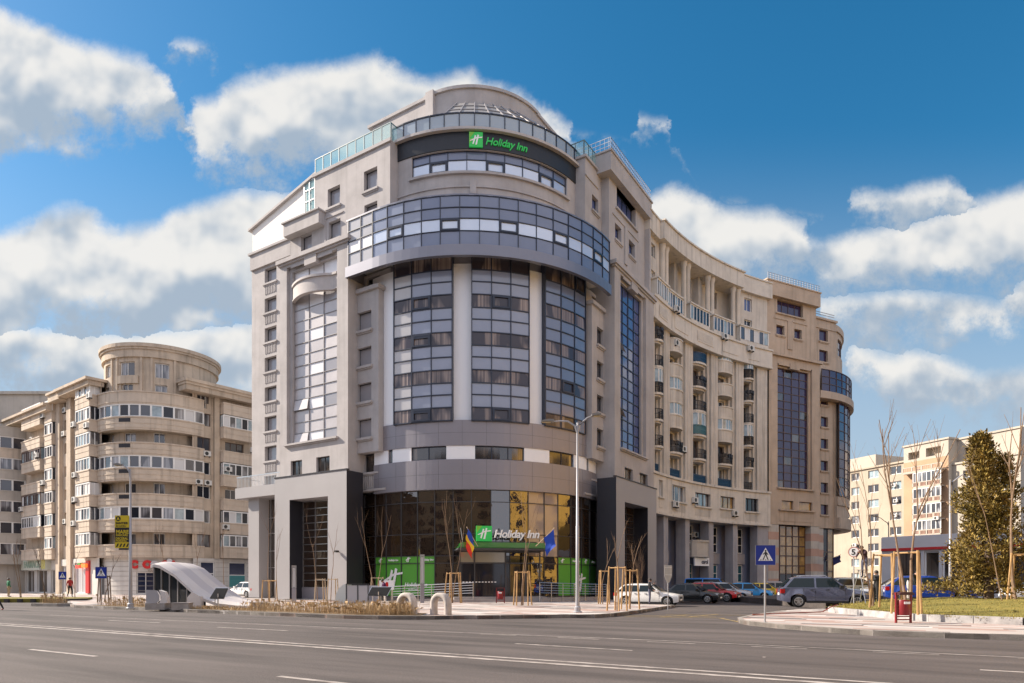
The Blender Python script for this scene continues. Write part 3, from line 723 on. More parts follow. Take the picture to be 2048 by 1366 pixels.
# entrance canopy, sign above it, steps, flags
AX = -(U + V).normalized(); AT = (U - V).normalized()      # out of the drum, and along it to the right
E0 = C0 + 11.2 * AX
def EF(a, o, z): p = E0 + a * AT + o * AX; return (p.x, p.y, z)
ent = [EF(0, 0, 0)]
m = MB(); m.prism([(-3.3, 4.05), (3.3, 4.05), (3.0, 4.45), (-3.0, 4.45)], lambda a, b: EF(a, 2.4 - .12 * a * a * .5, b), lambda a, b: EF(a, -.3, b))
cn = m.build('porch_canopy', mat('dark_green_glass', (.03, .20, .03), .12, ior=1.7), hotel)
m = MB(); m.prism([(-3.4, 3.9), (3.4, 3.9), (3.3, 4.04), (-3.3, 4.04)], lambda a, b: EF(a, 2.5 - .06 * a * a, b), lambda a, b: EF(a, -.3, b)); m.build('canopy_soffit', FRAMEG, hotel)
m = MB()
for a in (-2.9, -1.4, 0, 1.5, 2.9): m.tube([EF(a, 1.4 - .03 * a * a, 4.5), EF(a, .1, 5.6)], .03, 6)
m.build('canopy_stay', FRAMEG, hotel)
m = MB()
for a in (-3.0, -1.9, .45, 2.0, 3.1): m.slab(lambda w, d, z: EF(w, d, z), a - .05, a + .05, .25, .35, GZ + .3, 3.9)
for z in (3.0, 3.85): m.slab(lambda w, d, z: EF(w, d, z), -3, 3.1, .24, .33, z - .05, z + .05)
dr = m.build('entrance_door', FRAMEG, hotel)
m = MB(); m.quad(EF(-1.85, .28, 3.05), EF(.4, .28, 3.05), EF(.4, .28, 3.8), EF(-1.85, .28, 3.8)); m.quad(EF(-2.95, .28, 3.05), EF(-1.95, .28, 3.05), EF(-1.95, .28, 3.8), EF(-2.95, .28, 3.8)); m.build('transom_pane', mat('warm_pane', (.36, .34, .26), .1, ior=1.7), dr)
m = MB(); m.quad(EF(-2.95, .28, .5), EF(-1.95, .28, .5), EF(-1.95, .28, 2.95), EF(-2.95, .28, 2.95)); m.quad(EF(-1.85, .28, .5), EF(.4, .28, .5), EF(.4, .28, 2.95), EF(-1.85, .28, 2.95)); m.build('door_pane', DGLASS, dr)
m = MB()
for k in range(11): m.slab(lambda w, d, z: EF(w, d, z), -2.8 + k * .24, -2.66 + k * .24, .30, .31, 1.55, 1.62)
m.build('door_manifestation', WHITE, dr)
es = thing('entrance_steps', 'low grey granite steps leading up to the glass entrance doors', 'steps', EF(0, 2.5, .15), local=False)
m = MB(); m.prism([(-3.6, .0), (3.3, .0), (3.3, 1.6), (-3.6, 1.6)], lambda a, b: EF(a, b, .1), lambda a, b: EF(a, b, .5)); m.prism([(-3.8, .0), (3.5, .0), (3.5, 2.0), (-3.8, 2.0)], lambda a, b: EF(a, b, .08), lambda a, b: EF(a, b, .34)); m.build('step', CONC, es)

ps = thing('hotel_porch_sign', 'green square emblem with white lettering standing on the green porch canopy', 'sign', EF(0, 1.5, 4.45), local=False)
fs = lambda a, b, d: EF(a - 1.95, 1.3 + d, 4.55 + b)
m = MB(); m.prism([(0, 0), (1.15, 0), (1.15, 1.12), (0, 1.12)], lambda a, b: fs(a, b, 0), lambda a, b: fs(a, b, .16)); m.build('emblem_panel', GREEN2, ps)
m = MB(); m.prism([(.02, .6), (.42, 1.1), (.02, 1.1)], lambda a, b: fs(a, b, .15), lambda a, b: fs(a, b, .175)); m.build('emblem_corner', LIME, ps)
m = MB(); emblem(m, .07, .06, 1.02, fs, .19); m.build('emblem_strokes', WHITE, ps)
m = MB(); put_text(m, 'Holiday Inn', .8, lambda a, b, d: fs(1.3 + a, .3 + b, d), th=.08, shear=.25, bold=.018, spacing=.93); m.build('lettering', WHITE, ps)
m = MB(); m.slab(lambda w, d, z: EF(w, d, z), -1.9, 2.6, 1.2, 1.28, 4.5, 4.56); m.build('sign_rail', FRAMEG, ps)
# ------------------------------------------------------------------ curved apartment wing between the two corner blocks
BEIGE = mat('beige_render', (.58, .53, .47), .9, var=.18, vscale=.45, bump=.2, bscale=25, streak=.75)
BEIGE2 = mat('beige_trim', (.63, .58, .515), .85, var=.12, vscale=1.0, streak=.6)
PALE = mat('pale_stone', (.52, .48, .43), .85, var=.12, vscale=.8, streak=.4)
GREYST = mat('grey_stone_cladding', (.36, .345, .365), .7, var=.15, vscale=.7, streak=.3)
DKGREY = mat('shop_front_grey', (.24, .25, .33), .6, var=.1)
SALMON = mat('salmon_stone', (.50, .32, .25), .8, var=.1)
WFRAME = mat('white_window_frame', (.75, .74, .72), .5)
BRFRAME = mat('brown_window_frame', (.10, .06, .05), .5)
IRON = mat('black_iron', (.018, .016, .02), .5)
BLUEIRON = mat('blue_iron', (.012, .06, .13), .45)
GREENIRON = mat('green_panel', (.06, .17, .20), .4)
ACW = mat('ac_white', (.62, .61, .58), .5)
ACD = mat('ac_grille', (.03, .03, .03), .6)
CURW = curtain_mat('lace_curtained_glass', (.05, .05, .06), (.42, .42, .44), freq=6)
LOGGIA = mat('loggia_glass', (.30, .38, .42), .12, ior=1.8, var=.4, vscale=1.2)
WARM = mat('painted_reflection_glass', (.42, .27, .10), .08, ior=1.7, var=.5, vscale=.9)  # golden reflection put into the base colour of the panes
BLIND = mat('white_blind', (.62, .61, .60), .6)
GLS = [CURW, DGLASS, WGLASS, LOGGIA, BLIND]
rw = random.Random(17)
WC = Vector((49.8, 40.4, 0)); WR = 43.5; WT = atan2(63.6 - 40.4, 13.5 - 49.8)
def WF(w, d, z):
    t = WT - w / WR; return (WC.x + (WR + d) * cos(t), WC.y + (WR + d) * sin(t), z)
ST = .9
wing = thing('apartment_building', 'curved beige apartment wing with rounded balconies between tall pillars beside the grey hotel', 'apartment building', WF(12, 1, 0), local=False)
PIL = [(1.0, 3.35), (3.4, 4.7), (8.1, 9.7), (13.3, 14.55), (17.9, 19.2), (21.5, 23.2)]
BAYS = [(1.1, 3.4), (4.75, 8.05), (9.75, 13.25), (14.6, 17.85), (19.25, 21.45)]
SL = [12.3 + 2.58 * k for k in range(6)]
# back wall of the bays with doors
m = MB(); ops = []
for bi, (a, b) in enumerate(BAYS):
    c = a + (b - a) * .46
    for z in SL: ops.append((c - .75, c + .75, z + .1, z + 2.15))
m.wall(WF, .3, 23.4, 12.0, 27.2, ops, d=.8, rev=.3, step=ST)
for (a, b) in PIL[1:]:
    m.slab(WF, a, b, -.05, 1.3, 12.2, 26.9, ST); m.slab(WF, a - .4, a, .2, 1.3, 12.2, 26.9); m.slab(WF, a - .75, a - .4, .45, 1.3, 12.2, 26.9)
    for q in (.3, .7): m.slab(WF, a + (b - a) * q - .03, a + (b - a) * q + .03, -.08, .0, 12.4, 26.6)
m.slab(WF, .0, 1.1, -.05, 1.3, 12.2, 26.9, ST)
m.build('bay_wall', BEIGE, wing)
for k, (a, b, c, e) in enumerate(ops):
    if k % 6 == 0 and False: pass
    window(wing, WF, a, b, c, e, 1.08, nx=2, fm=[WFRAME, BRFRAME, WFRAME][k % 3], gm=[CURW, DGLASS, CURW, WGLASS][(k * 7) % 4], b=.09)
# mid band and lower band
m = MB(); m.slab(WF, -.2, 23.6, -.45, 1.3, 26.85, 28.75, ST); m.slab(WF, -.2, 23.6, -.6, 1.3, 28.75, 28.95, ST); m.slab(WF, -.2, 23.6, -.55, 0, 26.7, 26.85, ST)
for (a, b) in BAYS:
    m.slab(WF, a + .2, b - .1, -.5, -.45, 27.25, 28.4, ST)
for (a, b) in ((9.9, 13), (1.2, 3.2)):
    for k in range(14): x = a + k * (b - a) / 14; m.slab(WF, x, x + .08, -.54, -.5, 27.4, 28.3)
m.build('band_wall', BEIGE2, wing); m = MB()
lops = [(1.9, 2.9, 10.0, 11.6), (5.1, 8.0, 9.9, 11.5), (10.0, 13.0, 9.8, 11.2), (14.9, 17.5, 9.9, 11.2), (19.4, 21.6, 9.8, 11.3)]
m.wall(WF, -.2, 23.6, 8.4, 12.25, lops, d=-.15, rev=.35, step=ST); m.slab(WF, -.2, 23.6, -.3, .6, 12.05, 12.28, ST); m.slab(WF, -.2, 23.6, -.35, 5, 8.2, 8.42, ST)
for a, b, c, e in lops:
    m.slab(WF, a - .2, b + .2, -.32, -.15, c - .2, c - .05, ST)
    for k in range(16): x = a + k * (b - a) / 16; m.slab(WF, x, x + .06, -.19, -.15, c - 1.1, c - .35)
m.build('band_wall', BEIGE2, wing)
for k, (a, b, c, e) in enumerate(lops): window(wing, WF, a, b, c, e, .18, nx=3, fm=[WFRAME, WFRAME, BRFRAME, BRFRAME, IRON][k], gm=[CURW, CURW, CURW, WARM, DGLASS][k], step=ST)
# balconies: rounded masonry ones in the even bays, thin slabs with iron rails in the odd ones
def bow_fr(a, b, out):
    def f(w, d, z):
        t = (w - a) / (b - a); o = out * sqrt(max(0, 1 - (2 * t - 1) ** 2)) if 0 <= t <= 1 else 0
        return WF(w, d - o, z)
    return f
def balcony(bi, k, kind):
    a, b = BAYS[bi]; a0, b0 = a, a + (b - a) * (.84 if bi in (1, 3) else .76); z = SL[k]
    f = bow_fr(a0, b0, .75); st = (b0 - a0) / 9
    if k == 0: f = lambda w, d, z: WF(w, d + .1, z); a0, b0 = a, b
    q = MB()
    if kind in ('solid', 'solidglass'):
        q.slab(f, a0, b0, .25, .45, z - .1, z + 1.05, st); q.slab(f, a0, b0, .17, .5, z + 1.05, z + 1.17, st); q.slab(f, a0, b0, .25, 1.3, z - .22, z - .1, st)
        for i in range(12): x = a0 + (i + .5) * (b0 - a0) / 12; q.slab(f, x - .03, x + .03, .22, .25, z, z + .95)
        o = q.build('balcony', BEIGE2, wing)
        if kind == 'solidglass':
            g = MB(); n = 6; h = MB()
            for i in range(n):
                p, r = a0 + (b0 - a0) * i / n, a0 + (b0 - a0) * (i + 1) / n
                g.quad(f(p, .35, z + 1.17), f(r, .35, z + 1.17), f(r, .35, z + 2.4), f(p, .35, z + 2.4)); h.slab(f, p, p + .07, .3, .4, z + 1.17, z + 2.4)
            h.slab(f, a0, b0, .3, .4, z + 2.33, z + 2.43, st); h.slab(f, a0, b0, .3, .4, z + 1.17, z + 1.26, st)
            h.build('glazing_frame', WFRAME, o); g.build('glazing', LOGGIA, o)
    else:
        q.slab(f, a0, b0, .25, 1.3, z - .25, z - .05, st); q.slab(f, a0 + .15, b0 - .15, .5, 1.3, z - .42, z - .25, st)
        o = q.build('balcony', BEIGE2, wing)
        r = MB(); n = int((b0 - a0) / .13)
        for i in range(n + 1): x = a0 + (b0 - a0) * i / n; r.slab(f, x - .02, x + .02, .27, .31, z, z + .95)
        r.slab(f, a0, b0, .25, .33, z + .92, z + .98, st); r.slab(f, a0, b0, .26, .32, z + .02, z + .06, st); r.slab(f, a0, b0, .26, .32, z + .45, z + .49, st)
        if kind in ('blue', 'green'): r.slab(f, a0, b0, .30, .32, z + .08, z + .85, st)
        if kind == 'plants':
            for i in range(26):
                x = a0 + rw.random() * (b0 - a0); zz = z + .9 + rw.random() * .25; r.slab(f, x - .06, x + .06, .2, .4, zz - .3, zz)
        r.build('balcony_railing', {'blue': BLUEIRON, 'green': GREENIRON}.get(kind, IRON), o)
        if kind in ('ironglass', 'green'):
            g = MB(); n = 5; h = MB()
            for i in range(n):
                p, r2 = a0 + (b0 - a0) * i / n, a0 + (b0 - a0) * (i + 1) / n
                g.quad(f(p, .35, z + 1.0), f(r2, .35, z + 1.0), f(r2, .35, z + 2.3), f(p, .35, z + 2.3)); h.slab(f, p, p + .08, .3, .4, z + 1.0, z + 2.3)
            h.slab(f, a0, b0, .3, .4, z + 2.24, z + 2.34, st); h.build('glazing_frame', WFRAME, o); g.build('glazing', LOGGIA, o)
KIND = [['blue', 'iron', 'iron', 'ironglass', 'iron', 'plants'], ['blue', 'plants', 'solidglass', 'solidglass', 'solid', 'solid'], ['blue', 'iron', 'green', 'iron', 'plants', 'blue'],
        ['blue', 'plants', 'solidglass', 'solid', 'solid', 'solidglass'], ['iron', 'plants', 'ironglass', 'iron', 'plants', 'ironglass']]
for bi in range(5):
    for k in range(6): balcony(bi, k, KIND[bi][k])
# row of glazed loggias above the band
for (a, b, d0) in ((1.0, 3.6, -.4), (3.9, 7.3, -.2), (8.6, 12.4, -.4), (13.3, 17.0, -.4), (18.2, 23.0, -.4)):
    q = MB(); q.slab(WF, a, b, d0, 1.2, 28.95, 29.35, ST); q.slab(WF, a - .15, b + .15, d0 - .15, 1.3, 30.85, 31.0, ST); q.slab(WF, a, a + .1, d0, 1.2, 29.35, 30.85); q.slab(WF, b - .1, b, d0, 1.2, 29.35, 30.85)
    o = q.build('loggia', BEIGE2, wing)
    h = MB(); g = MB(); n = 6
    for i in range(n + 1):
        x = a + (b - a) * i / n; h.slab(WF, x - .05, x + .05, d0 - .02, d0 + .06, 29.35, 30.85)
        if i < n: x2 = a + (b - a) * (i + 1) / n; g.cur = rw.randrange(5); g.quad(WF(x, d0 + .03, 29.4), WF(x2, d0 + .03, 29.4), WF(x2, d0 + .03, 30.8), WF(x, d0 + .03, 30.8))
    h.slab(WF, a, b, d0 - .02, d0 + .05, 30.75, 30.85, ST); h.build('loggia_frame', WFRAME, o); g.build('loggia_pane', GLS, o)
# upper storeys: recessed wall, paired columns, deep fascia
m = MB(); uops = []
for a, b in ((5.6, 7.2), (10.6, 12.1), (15.2, 16.7)):
    uops += [(a, b, 33.0, 34.9), (a, b, 29.4, 31.9)]
uops += [(1.2, 2.2, 33.3, 34.6), (1.2, 2.2, 30.9, 32.0), (19.8, 21.1, 33.2, 34.7), (19.8, 21.1, 30.9, 32.2)]
m.wall(WF, .0, 3.2, 28.8, 35.2, [o for o in uops if o[0] < 3], d=.35, rev=.3, step=ST)
m.wall(WF, 18.7, 23.6, 28.8, 35.2, [o for o in uops if o[0] > 19], d=.35, rev=.3, step=ST)
m.wall(WF, 3.2, 18.7, 28.8, 35.2, [o for o in uops if 3 < o[0] < 19], d=1.7, rev=.35, step=ST)
m.slab(WF, 3.15, 3.25, .35, 1.7, 28.8, 35.2); m.slab(WF, 18.65, 18.75, .35, 1.7, 28.8, 35.2)
for c in (8.55, 13.3): m.slab(WF, c - 1.0, c - .35, .9, 1.7, 28.8, 35.2)
m.build('upper_wall', BEIGE, wing)
for k, (a, b, c, e) in enumerate(uops): window(wing, WF, a, b, c, e, (.62 if a < 3 or a > 19 else 2.02), nx=2, fm=WFRAME if k > 5 else BRFRAME, gm=[DGLASS, CURW, BLUEG][k % 3])
for c in (3.8, 8.55, 13.3, 18.0):
    for dx in (-.42, .42):
        q = MB()
        p = WF(c + dx, .15, 0); q.lathe([(.34, 28.95), (.34, 29.2), (.28, 29.25), (.26, 34.7), (.33, 34.8), (.36, 35.0), (.36, 35.2)], (p[0], p[1], 0), 12); q.build('column', BEIGE2, wing, smooth=True)
m = MB(); m.slab(WF, 2.3, 18.7, -.55, 2, 35.2, 36.9, ST); m.slab(WF, 2.2, 18.8, -.7, 2.4, 36.9, 37.05, ST); m.slab(WF, -.2, 2.3, -.1, 3, 35.2, 36.95, ST); m.slab(WF, 18.7, 24, -.1, 3, 35.2, 36.95, ST); m.slab(WF, -.3, 24, -.2, 9, 36.95, 37.1, ST)
m.build('parapet', BEIGE2, wing)
m = MB(); m.slab(WF, 0, 23.6, 2.3, 9, 8.4, 36.9, ST); m.build('core', ROOFM, wing)
# street level arcade
m = MB()
for (a, b) in ((-.1, .6), (3.4, 4.4), (8.2, 9.1), (12.9, 13.8), (17.4, 18.2), (21.6, 23.4)):
    m = MB(); m.slab(WF, a, b, .0, 1.1, .15, 8.3, ST); m.build('arcade_pillar', GREYST, wing)
m = MB(); m.slab(WF, -.2, 23.6, 2.0, 3.4, .15, 8.3, ST)
for (a, b) in ((4.5, 5.2), (9.2, 9.9), (13.9, 14.6), (18.3, 19)): m.slab(WF, a + .1, a + 1.3, 1.2, 2.0, .15, 8.3)
m.build('shop_wall', DKGREY, wing)
for (a, b) in ((6.0, 7.6), (11.0, 12.6), (15.4, 17.0), (19.8, 21.2)):
    for (c, e) in ((.6, 3.6), (5.0, 7.9)):
        o = window(wing, WF, a, b, c, e, 1.98, nx=2, ny=3, fm=WFRAME, gm=mat('teal_shop_glass', (.03, .10, .13), .06, ior=1.8) if c < 1 else DGLASS, b=.08)
for a, b in ((5.8, 7.8), (15.2, 17.2), (19.5, 21.4)): m = MB(); m.slab(WF, a, b, 1.7, 1.99, 3.7, 4.9); m.build('spandrel_panel', GREYST, wing)
q = MB(); f = bow_fr(9.9, 12.8, .7); q.slab(f, 9.9, 12.8, .2, .4, 4.4, 5.9, .3); q.slab(f, 9.9, 12.8, .1, .45, 5.9, 6.1, .3); q.slab(f, 9.9, 12.8, .2, 3, 4.3, 4.4, .3); q.build('balcony', PALE, wing)
sh = thing('shop_sign', 'white shop sign with grey lettering under the bowed balcony of the arcade', 'sign', WF(11.6, 0, 3.5), local=False)
q = MB(); q.slab(WF, 10.2, 13.1, .0, .15, 3.35, 4.25, .4); q.build('sign_panel', WCOL, sh)
q = MB(); put_text(q, 'carol', .62, lambda a, b, d: WF(11.5 + a, -.01 - d, 3.6 + b), th=.03, bold=.02); q.build('lettering', mat('sign_grey', (.12, .10, .12), .5), sh)

# ------------------------------------------------------------------ far corner block, the hotel's mirror image
U2 = Vector((.8965, .443, 0)); N2 = Vector((-.443, .8965, 0)); EE = Vector((30.447, 79.358, 0))
def BF(w, d, z): p = EE + w * U2 + d * N2; return (p.x, p.y, z)
TAN = mat('tan_render', (.50, .395, .305), .9, var=.16, vscale=.5, bump=.2, bscale=25, streak=.5)
TAN2 = mat('tan_trim', (.53, .425, .335), .85, var=.12, streak=.5)
far = thing('office_building', 'tan corner block with a tall purple glass bay beyond the curved wing', 'office building', BF(8, 6, 0), local=False)
m = MB()
ops = [(1.9, 6.3, 34.1, 35.7), (1.75, 3.1, 31.4, 32.6), (4.8, 6.1, 31.4, 32.6)]
m.wall(BF, -.1, 8.6, 28.6, 35.8, ops, d=.5, rev=.4); m.slab(BF, 8.55, 8.6, .5, 5, 28.6, 35.8)
m.slab(BF, -.3, 8.75, -.05, 8, 35.75, 37.4); m.slab(BF, -.4, 8.85, -.15, 8, 37.4, 37.55)
for a, b, c, e in ops[1:]: sill(m, BF, a, b, c, .5)
m.slab(BF, 1.6, 6.6, .3, .55, 33.9, 34.05); m.slab(BF, 3.6, 4.4, .38, .5, 29.9, 33.3); m.slab(BF, 1.3, 3.6, .42, .5, 33.3, 33.45); m.slab(BF, 4.4, 7.0, .42, .5, 33.3, 33.45)
lo = [(2.05, 4.0, 10.35, 11.4), (5.0, 7.3, 10.35, 11.4)]
m.wall(BF, -.1, 8.6, 8.5, 28.6, [(1.35, 7.25, 12.95, 27.75)] + lo, d=-.05, rev=.3); m.wall(BF, 1.35, 7.25, 12.95, 27.75, [(1.65, 6.95, 12.95, 27.35)], d=.25, rev=.3)
m.slab(BF, 8.6, 8.62, -.05, 2, 8.5, 28.6); m.slab(BF, -.7, 8.8, -.4, 1.5, 28.55, 28.8); m.slab(BF, 1.2, 7.5, -.3, .1, 12.75, 12.92); m.slab(BF, 1.5, 7.6, -.35, .1, 10.15, 10.32); m.slab(BF, 1.6, 7.5, -.1, -.05, 8.9, 10.1)
m.slab(BF, 1.5, 3.4, -.1, -.02, 27.55, 27.75); m.slab(BF, 5.0, 7.0, -.1, -.02, 27.55, 27.75); m.slab(BF, 3.4, 5.0, -.14, .2, 27.3, 27.95)
# side strip with small windows and its upper part
sops = [(10.6, 11.95, 10.2 + 2.8 * k, 11.5 + 2.8 * k) for k in range(6)] + [(10.3, 11.9, 29.7, 31.2), (10.3, 11.9, 32.3, 33.8)]
m.wall(BF, 8.5, 13.4, 8.5, 35.2, sops, d=1.4, rev=.35); m.slab(BF, 8.5, 13.5, 1.2, 6, 35.0, 35.25); m.slab(BF, 8.5, 13.4, 1.3, 1.4, 33.9, 34.1)
for a, b, c, e in sops: sill(m, BF, a, b, c, 1.4)
m.build('render_wall', TAN, far)
for a, b, c, e in ops: window(far, BF, a, b, c, e, .88, nx=4 if b - a > 3 else 1, fm=BRFRAME, gm=PURPG)
for a, b, c, e in sops: window(far, BF, a, b, c, e, 1.73, fm=BRFRAME, gm=PURPG)
for a, b, c, e in lo: window(far, BF, a, b, c, e, .22, fm=BRFRAME, gm=WARM)
zs = [12.95 + 14.4 * i / 15 for i in range(16)]
curtain(far, BF, [1.65 + 5.3 * i / 4 for i in range(5)], zs, lambda i, j: 1 if (i * 7 + j * 5) % 11 == 0 else 0, [PURPG, CURTD], d=.52, mull=.08, fm=BRFRAME, jit=.012, seed=50)
C2 = EE + 11 * U2 + 13 * N2
def D2(r): return drum(r, C2, N2, -U2)
m = MB()
m.slab(D2(12.8), -8, 120, 0, 2.5, 24.7, 25.6, 4); m.slab(D2(11.4), 12, 120, -.2, 1, 34.3, 35.1, 4)
m.wall(D2(11.4), 12, 120, 28.3, 34.4, [(20, 100, 31.4, 33.6)], rev=.3, step=4); m.slab(D2(12.3), 10, 120, 0, 1, 11.5, 12.6, 4); m.slab(D2(12.2), 10, 120, .05, 1, 9.9, 11.5, 4); m.slab(D2(12.4), 10, 120, -.1, 1.2, 8.5, 9.9, 4)
m.wall(D2(11.8), 9, 120, 12.6, 25, step=4)
m.build('round_corner', TAN, far)
curtain(far, D2(12.5), [-6 + 6.3 * i for i in range(20)], [25.6, 26.6, 27.5, 28.4], lambda i, j: 0, [PURPG], mull=.07, fm=BRFRAME, jit=.01, seed=51)
for a0, a1 in ((11, 35), (41, 63), (69, 93)):
    curtain(far, D2(12.3), [a0 + (a1 - a0) * i / 3 for i in range(4)], [12.7 + 1.2 * i for i in range(11)], lambda i, j: 0, [PURPG], mull=.08, fm=BRFRAME, jit=.01, seed=52)
curtain(far, D2(11.4), [20 + 10 * i for i in range(9)], [31.4, 32.5, 33.6], lambda i, j: 0, [PURPG], d=.2, mull=.08, fm=BRFRAME)
for (a, b, d) in ((-.1, 1.6, 0), (7.1, 8.6, 0), (9.6, 11.2, 1.5)):
    m = MB()
    for k in range(9):
        m.cur = k % 2; m.slab(BF, a, b, d, d + 1.2, .15 + k * .93, .15 + (k + 1) * .93)
    m.build('striped_pillar', [PALE, SALMON], far)
curtain(far, BF, [1.6 + 5.5 * i / 5 for i in range(6)], [.2, 2.6, 3.6, 4.8, 6.0, 7.2, 8.5], lambda i, j: 2 if j == 0 else 0, [WARM, BROWNG, DGLASS], d=.9, mull=.12, fm=BRFRAME, jit=.02, seed=55, name='shop_glazing')
curtain(far, BF, [11.2, 12.4, 13.5], [.2, 3, 5.5, 8.5], lambda i, j: 0 if i else 1, [WARM, DGLASS], d=1.9, mull=.12, fm=BRFRAME, jit=.02, seed=56, name='shop_glazing')
m = MB(); m.slab(BF, -.2, 14, 4, 14, .15, 35); m.slab(D2(9.8), 0, 120, 0, 1, .15, 34, 6); m.build('core', ROOFM, far)
m = MB()
for k in range(20): x = -.2 + k * .45; m.slab(BF, x, x + .03, 0, .03, 37.55, 38.3)
for z in (37.8, 38.05, 38.3): m.slab(BF, -.2, 8.7, -.01, .03, z, z + .03)
for z in (35.6, 35.9): m.slab(BF, 8.7, 13, 1.3, 1.36, z, z + .05)
m.build('roof_railing', GFRAME, far)
# ------------------------------------------------------------------ air conditioners hung on the walls
acp = thing('air_conditioner', 'white air conditioner', 'air conditioner', (0, 0, 0))
q = MB(); q.box(-.42, .42, -.3, 0, 0, .58); ab = q.build('casing', ACW, acp)
q = MB(); q.lathe([(.02, -.315), (.22, -.315), (.22, -.30)], (-.1, 0, .29), 14, 'y'); q.build('fan_grille', ACD, ab)
q = MB(); q.box(-.35, -.3, -.3, .05, -.12, 0); q.box(.3, .35, -.3, .05, -.12, 0); q.build('bracket', IRON, acp)
AC_USED = [0]
def ac(fr, w, d, z, label, s=1.0, group='air conditioners on the facades'):
    a = Vector(fr(w, d, z)); b = Vector(fr(w + .1, d, z)); t = (b - a).normalized(); n = Vector(fr(w, d - .1, z)) - a
    rz = atan2(t.y, t.x)
    if Vector((sin(rz), -cos(rz), 0)).dot(n) < 0: rz += pi
    if not AC_USED[0]:
        AC_USED[0] = 1; acp.location = a; acp.rotation_euler = (0, 0, rz); acp['label'] = label; acp['group'] = group; return acp
    return dup(acp, a, rz, label, group)
for w, d, z, l in ((5.6, -.2, 25.6, 'white air conditioner on the top rounded balcony of the wing next to the hotel pier'), (3.0, .3, 26.0, 'dark looking air conditioner in the narrow top bay right beside the hotel pier'),
    (4.6, -.75, 28.6, 'air conditioner at the left end of the upper row of glazed loggias'), (14.9, -.6, 28.5, 'air conditioner hanging under the fourth glazed loggia of the curved wing'), (19.6, -.62, 28.1, 'air conditioner under the last glazed loggia beside the tan block'),
    (19.4, .3, 30.6, 'air conditioner beside the small upper window nearest the tan block'), (7.4, -.1, 15.1, 'air conditioner on the plant filled iron balcony low in the second bay'), (5.3, -.3, 9.2, 'air conditioner low on the band wall under the wide curtained window'),
    (9.6, -.2, 10.0, 'air conditioner at the left of the brown framed window above the arcade'), (17.3, -.25, 9.1, 'air conditioner on the band wall below the amber window'), (13.0, 1.9, 6.6, 'air conditioner deep in the arcade above the bowed balcony')):
    ac(WF, w, d, z, l)
ac(D2(12.2), 52, -.1, 10.6, 'air conditioner on the round corner of the tan block')
# ------------------------------------------------------------------ apartment block on the left
SAND = mat('sand_render', (.52, .425, .33), .9, var=.25, vscale=.4, bump=.2, bscale=22, streak=.7)
SAND2 = mat('sand_trim', (.57, .475, .38), .88, var=.15, vscale=.8, streak=.7)
RUST = mat('white_stone_base', (.60, .57, .53), .85, var=.12, vscale=.6, streak=.25)
JOINT = mat('stone_joint', (.32, .29, .26), .9)
RED = mat('sign_red', (.55, .02, .02), .4)
NAVY = mat('navy_shop_glass', (.012, .018, .05), .12, ior=1.7)
TEALP = mat('teal_poster', (.06, .24, .25), .5)
rl = random.Random(23)
CL = Vector((-41.3, 70.35, 0)); LA_ = Vector((-.799, .601, 0)); RA_ = Vector((.626, .78, 0))
def LAF(w, d, z): p = CL + w * LA_ + d * RA_; return (p.x, p.y, z)
def RAF(w, d, z): p = CL + w * RA_ + d * LA_; return (p.x, p.y, z)
CD = CL + 8.3 * LA_ + 8.3 * RA_
def D3(r): return drum(r, CD, RA_, LA_)
lb = thing('apartment_building', 'sand coloured apartment block with a round corner tower on the left', 'apartment building', (CD.x, CD.y, 0), local=False)
T = [23.05 - 2.87 * k for k in range(7)]
AS = 5.0
# tower
m = MB(); D6 = D3(6.0)
top_ops = [(-8, 6, 25.1, 26.6), (20, 38, 25.0, 26.6), (58, 72, 24.9, 26.6), (-6, 2, 23.2, 24.0), (22, 36, 23.2, 24.1), (58, 70, 23.2, 24.1)]
m.wall(D6, -70, 170, 21.6, 27.2, top_ops, rev=.3, step=AS)
m.slab(D3(6.25), -70, 170, 0, 1, 27.1, 28.2, AS); m.slab(D3(6.55), -70, 170, 0, 1.3, 28.2, 28.6, AS); m.slab(D3(6.4), -70, 170, 0, 1, 27.95, 28.2, AS); m.slab(D3(6.3), -70, 170, 0, 3, 28.5, 28.62, AS)
for a in (8, 16, 44, 54, 76): m.slab(D3(6.15), a, a + 2.2, 0, .2, 23.1, 27.1)
m.slab(D3(6.2), 18, 42, 0, .2, 24.1, 25.0, AS)
ops_all = []
for k, t in enumerate(T):
    if k in (0, 2, 4, 6):
        ops = [(-4, 4, t - .1, t + 1.3), (22, 37, t - .1, t + 1.3), (56, 68, t - .1, t + 1.35)] if k else []
        m.wall(D3(5.6), -20, 112, t - .3, t + 1.75, ops, rev=.25, step=AS); ops_all += ops
m.build('tower_wall', SAND, lb)
for a, b, c, e in top_ops: window(lb, D6, a, b, c, e, .28, nx=2, fm=WFRAME, gm=CURW, step=AS)
for a, b, c, e in ops_all: window(lb, D3(5.6), a, b, c, e, .22, nx=2, fm=WFRAME, gm=CURW, step=AS)
D69 = D3(6.9)
